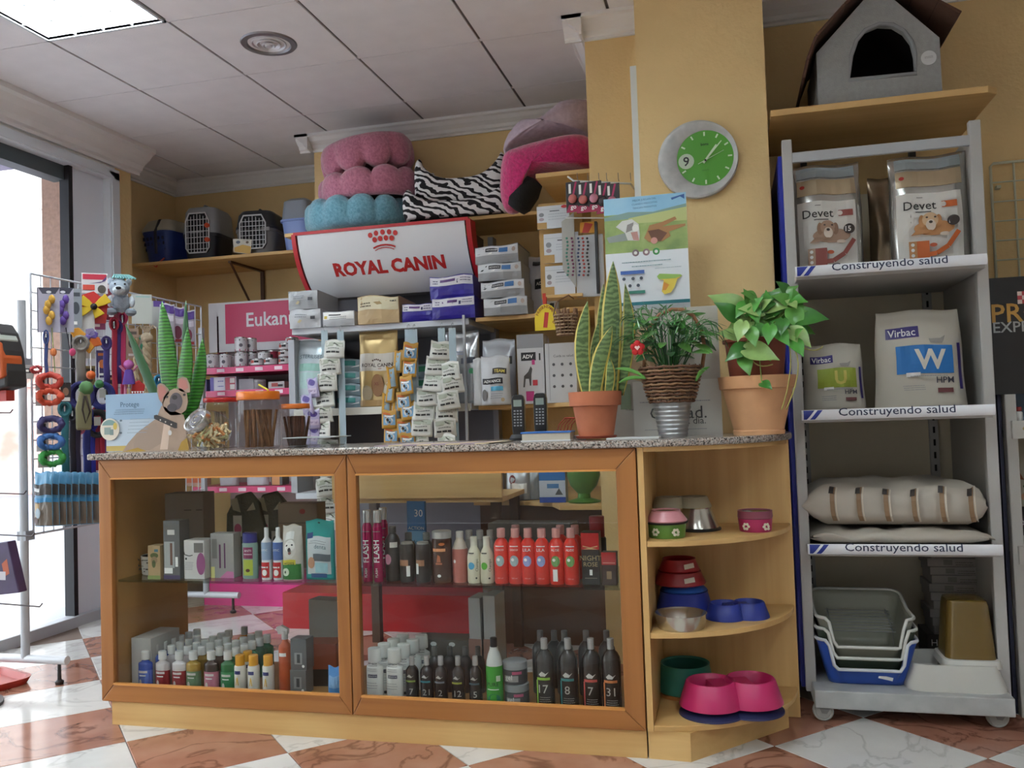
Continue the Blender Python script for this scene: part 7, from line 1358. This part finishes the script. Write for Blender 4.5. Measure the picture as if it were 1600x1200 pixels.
Y = 3.42; p = at(885, 524, y=Y); t = thing('wicker_basket', 'small wicker basket of brown chews beside the yellow sign', 'basket', (p.x, Y, p.z)); 
for j in range(7): r = .036+.012*j/6; MB().tube([((r+.0018*(1 if (q+j) % 2 else -1))*math.cos(2*PI*q/24), (r+.0018*(1 if (q+j) % 2 else -1))*math.sin(2*PI*q/24), .003+j*.013) for q in range(24)], .003, 5, closed=True).build('wicker_band', M('a08468', .7), t)
for j in range(16): a = 2*PI*j/16; MB().tube([(.036*math.cos(a), .036*math.sin(a), 0), (.05*math.cos(a), .05*math.sin(a), .088)], .002, 5).build('wicker_stake', M('7a5c46', .7), t)
MB().lathe([(0, .002), (.037, .002)], seg=20, cap=False).build('base', M('7a5c46', .7), t); MB().tube([(-.05, 0, .085), (-.04, .02, .14), (0, .08, topz(875, 462, 3.6)-p.z-.014), (0, .2, topz(875, 462, 3.6)-p.z-.014)], .003, 5).build('hanging_handle', M('7a5c46', .7), t)
rr = random.Random(5)
for j in range(9): a = rr.uniform(0, 6.28); tag(MB().tube([(0, 0, 0), (.006, .004, .05), (.002, 0, .10)], [.008, .009, .006], 6).build('brown_chew', M('7d5c42', .7, n=.2, ns=30), None, 'all', (p.x+.02*math.cos(a), Y+.02*math.sin(a), p.z+.01)), 'brown twisted chew in the small wicker basket', 'dog chew', 'chews in the small wicker basket').rotation_euler = (rr.uniform(-.25, .25), rr.uniform(-.25, .25), 0)
# ================================================================ wire grid stand by the window
GX = -2.95; gy0_, gy1_ = 3.12, 4.37; GW = M('b9bcc2', .35)
t = thing('grid_stand', 'grey wire grid display stand on feet by the shop window', 'display stand', (GX, 3.74, 0)); dy = -3.74
zt, zb = at(52, 430, x=GX).z, at(62, 832, x=GX).z
for y in (gy0_-.03, gy1_+.03): MB().lathe([(0, .10), (.0175, .10), (.0175, zt-.12), (.0175, zt-.12), (0, zt-.12)], (0, y+dy, 0), 14).build('post', M('a3a5a9', .4), t, True)
for y in (gy0_-.03, gy1_+.03):
    MB().tube([(-.42, y+dy, .10), (.21, y+dy, .10)], .018, 12).build('foot_tube', M('c4c6ca', .35), t, True)
    for x in (-.38, .17): MB().lathe([(0, 0), (.016, 0), (.018, .012), (.008, .02), (.007, .085), (0, .085)], (x, y+dy, 0), 12).build('glide', M('1f1a1a', .5), t, True)
for z in (.62, 1.36): MB().cbox((0, gy0_-.02+dy, z), (.045, .05, .04)).build('clamp', M('8d9096', .4), t)
NV = 22
for k in range(NV+1): y = gy0_+(gy1_-gy0_)*k/NV+dy; MB().tube([(0.02, y, zb), (.02, y, zt)], .0028 if k not in (0, NV) else .005, 5).build('upright_wire', GW, t)
for k in range(15): z = zb+(zt-zb)*k/14; MB().tube([(.02, gy0_+dy, z), (.02, gy1_+dy, z)], .0028 if k not in (0, 14) else .005, 5).build('cross_wire', GW, t)
FX = -2.90; FA = R(40)
def gp(px, py, x=-2.86): return at(px, py, x=x)
def hang(name, label, cat, px, py, x=-2.86, group=None, rz=None):
    p = gp(px, py, x); t = thing(name, label, cat, p, FA if rz is None else rz, group); return t, mpp(p), p
def hookw(t, z): MB().tube([(0, .0, z), (-.02, .05, z+.004)], .0016, 5).build('hook', M('8f9298', .3, .6), t)
def leash(label, px, y0, y1, c, wpx=8, x=-2.86, clip=True, loop=True, sway=0):
    t, k, p = hang('dog_leash', label, 'leash', px, y0, x, 'leashes on the wire grid'); h = (y1-y0)*k; w = wpx*k
    pts = [(0, 0, 0)]+[(sway*k*math.sin(v*1.6)+.002*math.sin(v*9), -.004*math.sin(v*5), -h*v) for v in (.15, .35, .55, .75, 1)]
    MB().tube(pts, w/2, 8, flat=.25).build('strap', M(c, .7), t, 'all')
    if loop: MB().tube([(w*.7*math.sin(a), -.006, -.02+.03*math.cos(a)) for a in [2*PI*q/12 for q in range(12)]], w*.25, 5, closed=True).build('loop', M(c, .7), t)
    if clip: MB().tube([(0, -.006, -h*.02), (0, -.008, -h*.1)], .005, 6).build('clip', M('a9acb2', .25, .8), t)
    hookw(t, .005); return t
# cat wands on cards
for k, (px, c1, l) in enumerate(((77, 'b58a34', 'cat wand pack with a yellow toy at the left of the grid'), (99, '5a3f8a', 'cat wand pack with a purple toy next to the yellow one'))):
    t, s, p = hang('toy_pack', l, 'toy pack', px, 519, group='cat wand packs'); h = 70*s; w = 30*s
    MB().box(-w/2, 0, 0, w/2, .004, h).build('card', M('9d99a8', .4), t)
    decal(t, flat(0), [('p', M('3a3a48'), [(-w/2, h), (w/2, h), (w*.3, h*.86), (-w*.3, h*.86)]), ('e', M('c9c9cc'), 0, h*.9, w*.12, h*.03)]); MB().box(-w/2-.004, .004, 0, -w/2+.03, .01, h).build('dark_side', M('3a3a4c', .5), t)
    m = MB()
    for q in range(5): m.ball((.012*math.sin(q*2), -.012, h*(.25+.12*q)), .014, 8, sc=(1, .6, 1.5))
    m.build('toy', M(c1, .8), t, True); MB().tube([(.01, -.004, h*.1), (.02+.02*k, -.006, -h*.9)], .0022, 5).build('wand', M(('7c8a4c', '2a2430')[k], .5), t); MB().ball((.015+.02*k, -.008, -h*.45), .014, 10, sc=(1, .5, 1.3)).build('bell', M(('c8703c', 'b53a64')[k], .6), t, True); hookw(t, h-.005)
# bee toys
t, s, p = hang('bee_toy', 'red fan card with a yellow and black bee toy', 'toy', 147, 505); h = 72*s
MB().prism([(-.045, 0), (.05, 0), (.06, .10), (.0, .15), (-.055, .13)], 0, .004).build('card', M('b5201c', .45), t); MB().box(-.05, .0005, .14, .06, .0035, .235).build('header_card', M('c9c4c6', .45), t); decal(t, flat(0), [('r', M('b0243c'), -.045, .205, .055, .23), ('p', M('4a3a6c'), [(-.02, .185), (.05, .2), (.058, .225), (.03, .19)]), ('e', M('4a443c'), .035, .16, .018, .02), ('r', M('b53a2c'), -.045, .155, .005, .18)])
for q, (a, L) in enumerate(((35, .075), (150, .065), (205, .085), (300, .05))):
    d = Vector((math.cos(R(a)), math.sin(R(a)))); n_ = Vector((-d.y, d.x)); c = Vector((.0, .075)); MB().prism([tuple(c+n_*.006), tuple(c+d*L*.5+n_*.018), tuple(c+d*L+n_*.024), tuple(c+d*L-n_*.024), tuple(c+d*L*.5-n_*.018), tuple(c-n_*.006)], -.022, -.010).build('bow_wing', M('c9a824', .8), t, bevel=.003)
MB().ball((0, -.02, .075), .016, 10).build('bee_body', M('1f1a16', .7), t, True); hookw(t, .23)
t, s, p = hang('bee_toy', 'plush butterfly toy with orange and purple wings', 'toy', 137, 545)
for q, (a, L, c) in enumerate(((155, .085, 'c98a2c'), (25, .05, '5a4a8c'), (200, .05, '5a4a8c'), (275, .075, 'c98a2c'), (330, .07, 'b5561c'), (60, .05, '8a7fa0'))):
    d = Vector((math.cos(R(a)), math.sin(R(a)))); n_ = Vector((-d.y, d.x)); c_ = Vector((0, .05)); MB().prism([tuple(c_+n_*.008), tuple(c_+d*L*.6+n_*.026), tuple(c_+d*L), tuple(c_+d*L*.6-n_*.026), tuple(c_-n_*.008)], -.03, -.014).build('wing', M(c, .85), t, bevel=.004)
MB().ball((0, -.026, .05), .015, 10).build('toy_body', M('6a5a9a', .8), t, True); MB().tube([(-.03, -.015, .02), (-.035, -.018, -.15)], .004, 5).build('tail', M('1f1a1c', .7), t)
t, s, p = hang('card_pack', 'white backing cards behind the bee toys', 'card', 130, 560, -2.89); MB().box(-.045, 0, 0, .05, .004, .24).build('card', M('b9b5b0', .5), t)
# plush dog
t, s, p = hang('plush_dog', 'grey-blue plush dog toy with a teal fringe and red bow', 'plush toy', 190, 491, -2.82); PG = M('9aa5b0', .95, bump=.5, bs=120); PW = M('bcc3c9', .95, bump=.5, bs=120)
MB().ball((0, 0, .055), .042, 14, sc=(1, .85, 1.15)).build('body', PG, t, True)
hd_ = MB().ball((-.008, -.02, .125), .046, 16, sc=(1, .9, .95)).build('head', PG, t, True); MB().ball((-.012, -.058, .108), .026, 12, sc=(1.15, .8, .85)).build('muzzle', PW, hd_, True); MB().ball((-.014, -.08, .115), .010, 8, sc=(1.3, .7, .8)).build('nose', K, hd_, True)
for x in (-.028, .014): MB().ball((x, -.055, .138), .005, 8).build('eye', K, hd_, True)
for x in (-.046, .034): MB().ball((x, -.005, .155), .018, 10, sc=(.8, .5, 1.1)).build('ear', PG, hd_, True)
for q in range(9): a = -.5+q*.13; MB().tube([(.0, -.02, .16), (a*.06, -.035, .185), (a*.1+.01, -.05, .165)], .0045, 5).build('fringe', M('7fb0b0', .9), hd_)
MB().prism([(-.035, .185), (-.015, .19), (-.012, .172)], -.02, -.014).build('bow', M('a8342c', .8), hd_)
for x, z in ((-.045, .01), (.04, .008)): MB().ball((x, -.02, z), .024, 10, sc=(1.1, 1, .8)).build('paw', M('7d8790', .95), t, True)
for x in (-.05, .045): MB().ball((x, -.012, .06), .018, 10, sc=(.8, .9, 1.6)).build('arm', PW, t, True)
hookw(t, .17)
# rope toys, cards, purple packs
t, s, p = hang('rope_toy', 'thick braided cream rope toy with a knotted top', 'rope toy', 231, 622, -2.80)
for ph in (0, 2.09, 4.19): MB().tube([(.013*math.sin(ph+q*.75), -.012+.010*math.cos(ph+q*.75), .012*q) for q in range(24)], .011, 7).build('strand', M('a8987c', .9, bump=.4, bs=150), t, 'all')
MB().ball((0, -.01, .30), .03, 12, sc=(1, .8, .9)).build('knot', M('b0a088', .9, bump=.4, bs=150), t, True)
for q in range(6): MB().tube([(0, -.01, .32), (-.03+q*.012, -.015, .36), (-.045+q*.018, -.02, .345)], .005, 5).build('tassel', M('b0a088', .9), t)
t, s, p = hang('rope_toy', 'second cream rope toy hanging behind the thick braided one', 'rope toy', 214, 615, -2.84)
for ph in (0, 3.14): MB().tube([(.008*math.sin(ph+q*.8), .006*math.cos(ph+q*.8), .012*q) for q in range(24)], .008, 6).build('strand', M('a8987c', .9), t, 'all')
for k, (px, py, w, h, c, l) in enumerate(((222, 506, .095, .15, 'b5b8b0', 'pale grey toy card at the top of the grid, right of the plush dog'), (247, 512, .07, .14, 'aaaba6', 'pale card with a purple top edge on the grid'))):
    t, s, p = hang('toy_card', l, 'toy card', px, py, -2.87); MB().box(-w/2, 0, 0, w/2, .004, h).build('card', M(c, .5), t); decal(t, flat(0), [('r', M('5a3f86'), -w*.3, h*.78, w*.5, h)] if k else [('r', M('8fb5b0'), -w*.3, h*.9, w*.4, h*.94)]); hookw(t, h-.005)
for k, (px, py) in enumerate(((262, 532), (278, 536), (294, 540))):
    p = gp(px, py, -2.80); pouch('treat_pouch', '%s purple and white treat pouch from the left on the grid' % ORD[k], 'treat pouch', p, .075, .19, .025, M('a9a4b0', .4), [('r', M('4a2c7c'), -.034, .14, .034, .182), ('r', M('d2ccd6'), -.03, .1, .03, .13), ('e', M('6a2840'), .0, .055, .02, .035), ('r', M('8f2a2c'), -.03, .005, .03, .02)], FA, 'purple pouches on the grid', 40+k, wr=.002)
# straps and leashes
for a in ((113, 640, 745, '1f1c2a', 9, 'black leash hanging beside the teal one'), (101, 632, 745, '2c6f78', 11, 'teal leash with a white print'), (126, 660, 746, 'a85a74', 8, 'dusty pink leash curving at its end'), (135, 640, 746, '1f2a70', 11, 'navy blue leash on the grid'), (143, 655, 746, '2a2f9c', 10, 'bright blue leash next to the navy one'), (151, 640, 735, '8a1c30', 9, 'dark red leash near the counter'), (159, 640, 735, 'a02040', 8, 'crimson leash nearest the counter'), (165, 655, 730, '55307c', 6, 'narrow purple leash by the display card'), (121, 655, 745, '2a2440', 8, 'dark violet leash behind the dusty pink one'), (72, 520, 600, '3a4a80', 5, 'thin blue leash hanging from the left wand pack'), (178, 500, 636, 'a02038', 8, 'red strap hanging under the plush dog'), (191, 490, 640, 'b5305c', 9, 'bright pink strap hanging under the plush dog'), (184, 505, 600, '3a2a6c', 8, 'violet strap between the red and pink ones'), (166, 530, 600, '3a2f6c', 9, 'purple strap with orange beads'), (248, 590, 650, '2c7fa8', 9, 'light blue leash beside the rope toy'), (126, 530, 600, '7a746c', 14, 'wide grey strap below the butterfly toy')):
    leash(a[5], a[0], a[1], a[2], a[3], a[4], sway=-12 if 'curving' in a[5] else 0)
for k, (px, py, c, l) in enumerate(((127, 612, '22205c', 'navy coiled harness left of the olive pouch'), (160, 612, '1f2468', 'navy coiled harness right of the olive pouch'), (152, 655, '26262c', 'black coiled harness under the navy ones'))):
    t, s, p = hang('dog_harness', l, 'harness', px, py, -2.84)
    for q in range(3): MB().tube([((.035+.006*q)*math.cos(a), -.01*q, (.05+.004*q)*math.sin(a)-.02) for a in [2*PI*j/18 for j in range(18)]], .010, 6, closed=True, flat=.5).build('strap', M(c, .75), t, 'all')
    MB().box(-.014, -.045, -.03, .014, -.04, .01).build('tag', M('a9a9a4', .5), t)
t, s, p = hang('bag_holder', 'olive green waste-bag holder with a cord', 'bag holder', 131, 672, -2.78); MB().prism([(-.03, 0), (.03, 0), (.034, .08), (.026, .17), (-.01, .18), (-.032, .1)], -.03, .0).build('body', M('7d7a5c', .8), t, bevel=.008); MB().tube([(.01, -.034, .15), (.026, -.038, .08), (.008, -.038, .03), (-.004, -.036, .09), (.004, -.034, .15)], .004, 6).build('cord', M('2a1c14', .7), t, 'all'); MB().ball((.012, -.02, .185), .03, 10, sc=(1, .7, 1.1)).build('green_top', M('4f7a4a', .7), t, True)
for k, (px, py, c, l) in enumerate(((78, 610, 'b53a2c', 'red rubber collar toy, upper of the pair'), (78, 634, 'bb4224', 'red rubber collar toy, lower of the pair'), (80, 678, '332d5c', 'dark violet collar toy below the red ones'), (80, 705, '2f5f9c', 'blue collar toy below the violet one'), (82, 730, '2f8a3c', 'green collar toy at the bottom of the column'), (57, 592, 'a83a3c', 'red collar hanging at the left edge of the grid'))):
    t, s, p = hang('collar_toy', l, 'collar', px, py, -2.84, 'rubber collars on the grid'); rr = random.Random(k); n = 40; r = .036
    if k == 5: r = .016
    MB().tube([(r*1.15*math.cos(2*PI*q/n), -.012*math.cos(4*PI*q/n), .04+r*.75*math.sin(2*PI*q/n)+.004*rr.uniform(-1, 1)) for q in range(n)], [.011+.005*rr.random() for q in range(n)] if r > .02 else .006, 6, closed=True).build('band', M(c, .6), t, 'all')
    MB().box(-.055, .004, .0, -.01, .006, .06).build('card', M('a9a7a6', .5), t); decal(t, flat(.004), [('r', K, -.048, .025, -.02, .045), ('r', WH, -.042, .03, -.028, .04)]); hookw(t, .05)
t, s, p = hang('id_tag_card', 'small black and orange card hanging beside the red collars', 'card', 103, 628, -2.82); MB().box(-.02, 0, 0, .02, .003, .085).build('card', M('2a2422', .5), t); decal(t, flat(0), [('e', M('8a6a54'), 0, .045, .012, .018), ('r', WH, -.016, .004, .016, .02)]); hookw(t, .08)
t, s, p = hang('doll_toy', 'pink and purple fabric doll toy beside the rope toy', 'toy', 202, 620, -2.80); MB().ball((0, 0, .155), .024, 12).build('head', M('a85a9a', .8), t, True); MB().lathe([(0, .06), (.03, .06), (.018, .13), (0, .135)], seg=12).build('dress', M('5a3a8c', .8), t, True)
for x in (-.014, .014): MB().tube([(x, 0, .062), (x*1.3, -.004, .0)], .007, 6).build('leg', M('b5708a', .8), t)
for x in (-1, 1): MB().tube([(x*.014, 0, .12), (x*.04, -.004, .15)], .006, 6).build('arm', M('b5708a', .8), t)
for k, (px, py, c) in enumerate(((142, 586, 'c85a1c'), (155, 600, '2f6f3c'))): t, s, p = hang('ball_toy', ('orange ball on a cord below the butterfly toy', 'small green ball on a cord beside the orange one')[k], 'toy', px, py, -2.80); MB().ball((0, 0, 0), .02, 12).build('ball', M(c, .6), t, True); MB().tube([(0, 0, .018), (0, .0, .10)], .002, 5).build('cord', M('d8d4cc', .6), t)
t, s, p = hang('crocodile_toy', 'red toothy dog toy beside the rope', 'toy', 214, 618, -2.78); MB().prism([(-.03, 0), (.03, 0), (.036, .05), (.01, .075), (-.02, .06)], -.02, 0).build('body', M('a8201c', .7), t, bevel=.006); decal(t, flat(-.02), [('p', WH, [(-.026+q*.012, .02), (-.016+q*.012, .02), (-.021+q*.012, .008)]) for q in range(5)])
for k, (px, py, w, h, c, c2, l) in enumerate(((154, 515, .06, .16, '8f4a72', 'c9b4c0', 'mauve toy card right of the red fan card'), (176, 500, .055, .19, '6f1c2c', 'b9a8a8', 'dark red toy card left of the plush dog'), (160, 590, .05, .13, '463a6c', 'c8703c', 'violet toy card with an orange mark under the mauve one'), (207, 560, .06, .15, 'b09a86', '5a5048', 'tan toy card under the plush dog'), (119, 512, .05, .18, '84898f', '3f444a', 'slim grey toy card left of the red fan card'), (225, 560, .06, .12, '8f8478', '2c7a5c', 'taupe toy card with a green badge behind the rope toy'), (140, 612, .05, .12, '7a6a3c', '3a2f24', 'khaki toy card behind the olive bag holder'), (172, 625, .05, .12, '2a2428', 'b5885c', 'black card with a tan badge by the red strap'))):
    t, s, p = hang('toy_card', l, 'toy card', px, py, -2.885); MB().box(-w/2, 0, 0, w/2, .004, h).build('card', M(c, .5), t); decal(t, flat(0), [('e', M(c2), 0, h*.5, w*.3, h*.16), ('r', M(c2), -w*.35, h*.8, w*.35, h*.9), ('r', WH, -w*.3, h*.08, w*.1, h*.16)]); hookw(t, h-.005)
# row of treat bags
tb = None
for k in range(9):
    px = 69+k*10.6; p = gp(px, 822-k*.6, -2.80+.0*k); lab = '%s blue and brown treat bag from the left in the row on the grid' % ORD[k]
    if tb is None: tb, _ = pouch('treat_bag', lab, 'treat bag', p, .085, .225, .024, M('4f86a8', .35), [('r', M('6a6156'), -.0422, .003, .0422, .10), ('r', M('b09468'), -.036, .03, -.012, .095), ('r', M('2f7aa8'), -.0422, .10, .0422, .118), ('r', M('3a3634'), -.0422, .13, .0422, .175), ('r', M('c4c6c6'), -.04, .145, -.01, .16), ('e', M('4a2c24'), -.028, .025, .012, .014), ('e', M('8f9ca4'), -.016, .055, .014, .022)], R(2), 'treat bags in a row on the grid', 50, wr=.004)
    else: dup(tb, p, R(-2+4*(k % 3)), lab)
# ================================================================ rack cut by the left edge
t = thing('hook_stand', 'black wire hook stand cut off by the left edge of the picture', 'display stand', (at(-70, 900, y=2.75).x, 2.75, 0)); bx0 = t.location.x
MB().lathe([(0, 0), (.012, 0), (.012, 1.6), (0, 1.6)], seg=10).build('post', M('2a2626', .5), t); MB().lathe([(0, 0), (.16, 0), (.16, .012), (0, .014)], seg=24).build('foot_plate', M('2a2626', .5), t, True)
for px, py in ((16, 645), (37, 772), (50, 838), (62, 948)):
    e = at(px, py, y=2.72); MB().tube([(0, 0, e.z+.01), (e.x-bx0, -.03, e.z), (e.x-bx0+.012, -.03, e.z+.012)], .0028, 6).build('hook', M('3a3234', .4, .4), t)
p = at(8, 608, y=2.72); t = thing('pet_backpack', 'orange, black and grey pet bag at the left edge', 'bag', (p.x-.03, 2.72, p.z)); 
for k, (pl, c, y) in enumerate(((((-20, 505), (5, 506), (14, 520), (22, 548), (26, 580), (27, 604), (0, 612), (-25, 612)), '2a2828', 0), (((0, 548), (8, 536), (18, 535), (24, 560), (26, 590), (15, 594), (2, 580)), 'b5501c', -.012), (((1, 512), (12, 516), (19, 534), (8, 535), (2, 525)), 'a3a79f', -.012))):
    f = pxf(2.72, t.location.x, t.location.z); MB().prism(ppoly(f, pl), y-.05, y+.05).build(('shell', 'front_panel', 'mesh_panel')[k], M(c, .6), t, bevel=.008)
f2 = at(2, 610, y=2.7); tag(MB().box(-.05, -.02, -.04, .022, .02, .0).build('red_box', M('a8281c', .5), loc=(f2.x, 2.72, f2.z)), 'small red box hanging under the orange bag', 'box')
p = at(10, 928, y=2.70); t = thing('toy_pack', 'dark purple toy pack hanging at the left edge', 'toy pack', (p.x, 2.705, p.z)); f = pxf(2.70, p.x, p.z)
MB().prism(ppoly(f, ((-30, 852), (17, 845), (35, 925), (-30, 932))), -.02, .02).build('pack', M('3a2a4c', .4, n=.2, ns=20), t, bevel=.004); decal(t, flat(-.02), [('p', M('a8502c'), ppoly(f, ((8, 880), (16, 872), (20, 895), (12, 900)))), ('r', M('b9b4b9'), *f(4, 905), *f(14, 892))])
p = at(10, 1062, z=0); t = thing('floor_tray', 'red plastic tray on the floor at the left edge', 'tray', (at(-20, 1070, z=0).x, at(-20, 1070, z=0).y, 0), R(-20)); loft([rrect(.30, .22, 0), rrect(.33, .25, .03), rrect(.30, .22, .03), rrect(.27, .19, .006)], (1, 1)).build('tray', M('a83428', .4), t, True)
# ================================================================ right edge: wall grid and the next bay
t = thing('wall_grid', 'cream wire grid panel fixed on the wall at the right edge', 'grid panel', (at(1580, 340, y=3.77).x, 3.77, at(1580, 432, y=3.77).z)); f = pxf(3.77, t.location.x, t.location.z); WG = M('c4c2a8', .45)
xa, za = f(1547, 256); xb = xa+.5
MB().tube([(xa, 0, -.25), (xa, 0, za-.012), (xa+.012, 0, za), (xb, 0, za)], .0055, 8).build('frame_wire', WG, t, 'all')
for k in range(1, 7): x = xa+k*.083; MB().tube([(x, 0, -.25), (x, 0, za)], .0042, 6).build('wire', WG, t)
for k in range(1, 8): z = za-k*.0775; MB().tube([(xa, -.004, z), (xb, -.004, z)], .0032, 6).build('wire', WG, t)
for z in (-.1, za-.1): MB().box(xa+.02, .0, z, xa+.035, .03, z+.012).build('wall_bracket', WG, t)
eX = .915; t = thing('gondola_shelving', 'pale shelving bay with a black printed header at the right edge', 'shelving', (1.25, 3.5, 0)); NB = M('a5a29c', .45)
def nb(x0, y0, z0, x1, y1, z1): return MB().box(x0-1.25, y0-3.5, z0, x1-1.25, y1-3.5, z1)
nb(.90, 3.24, 0, .935, 3.275, 1.08).build('upright', NB, t, bevel=.003); nb(1.55, 3.24, 0, 1.58, 3.28, 1.08).build('upright', NB, t, bevel=.003); nb(.905, 3.70, 0, 1.58, 3.73, 1.5).build('back_panel', M('6f6a62', .6), t); nb(.888, 3.28, .0, .90, 3.73, 1.45).build('side_panel', M('2c2e44', .5), t)
hb_ = nb(.875, 3.255, 1.08, 1.60, 3.27, 1.478).build('header_board', M('16110f', .4), t)
f = pxf(3.255, 1.25, 0); o1 = f(1552, 490); o2 = f(1552, 513)
decal(hb_, flat(3.255-3.5), [('t', M('b08438'), 'PRO PLAN', o1[0]+.20, f(1575, 489)[1], .41, 0, .012), ('t', M('9a9a98'), 'EXPERT CARE', o2[0]+.155, f(1575, 511)[1], .31, 0, .01)]+[('r', (M('a8343c') if (i+j) % 2 else M('d9c4bc')), f(1590, 475)[0]+i*.014, f(1590, 475)[1]+j*.014, f(1590, 475)[0]+(i+1)*.014, f(1590, 475)[1]+(j+1)*.014) for i in range(3) for j in range(3)])
for z, fr in ((.985, .055), (.565, .055), (.13, .05)):
    s = nb(.92, 3.25, z-.03, 1.57, 3.70, z).build('shelf', NB, t); nb(.915, 3.225, z-.055, 1.575, 3.25, z+.005).build('shelf_front', M('a9a69f', .45), s)
    decal(s, flat(3.225-3.5), [('e', M('8a7f4c'), .957-1.25, z-.022, .012, .008)])
nb(.915, 3.26, 0, 1.57, 3.275, .05).build('kick_board', M('a8141c', .4), t)
p = at(1590, 650, y=3.4); pouch('dog_food_bag', 'folded grey-blue food bag below the black header at the right edge', 'food bag', (1.09, 3.42, .986), .30, .36, .12, M('6f8296', .5, n=.06), [('r', M('8397aa'), -.13, .28, .13, .33), ('r', WH, -.02, .1, .06, .125), ('e', K, .02, .07, .02, .016), ('e', WH, .07, .05, .016, .014)], 0, None, 60, wr=.006)
bottle('small_bottle', 'tiny white bottle with a red cap on the shelf at the right edge', 'bottle', (.955, 3.29, .986), .012, .05, 'round', WH, M('8a1c18', .5), .014, .8)
pouch('cat_food_bag', 'cat food bag with a ginger cat photo at the right edge', 'food bag', (1.10, 3.42, .566), .34, .36, .12, M('a39a86', .5), [('r', M('1f1a1a'), -.16, .02, .16, .12), ('p', M('8a4f2a'), [(-.165, .13), (-.16, .21), (-.135, .25), (-.12, .215), (-.09, .22), (-.06, .2), (-.05, .13)]), ('e', M('3a5a2c'), -.115, .19, .008, .006), ('e', M('b98a6a'), -.10, .155, .03, .018), ('r', M('4a2438'), -.16, .05, -.06, .08), ('t', WH, 'DUO', -.11, .064, .06)], 0, None, 61, wr=.004)
pouch('cat_food_bag', 'beige food bag on the lowest shelf at the right edge', 'food bag', (1.10, 3.42, .131), .34, .36, .12, M('8a7c5c', .5), [('r', M('6a3a24'), -.16, .15, .0, .22)], 0, None, 62, wr=.004)
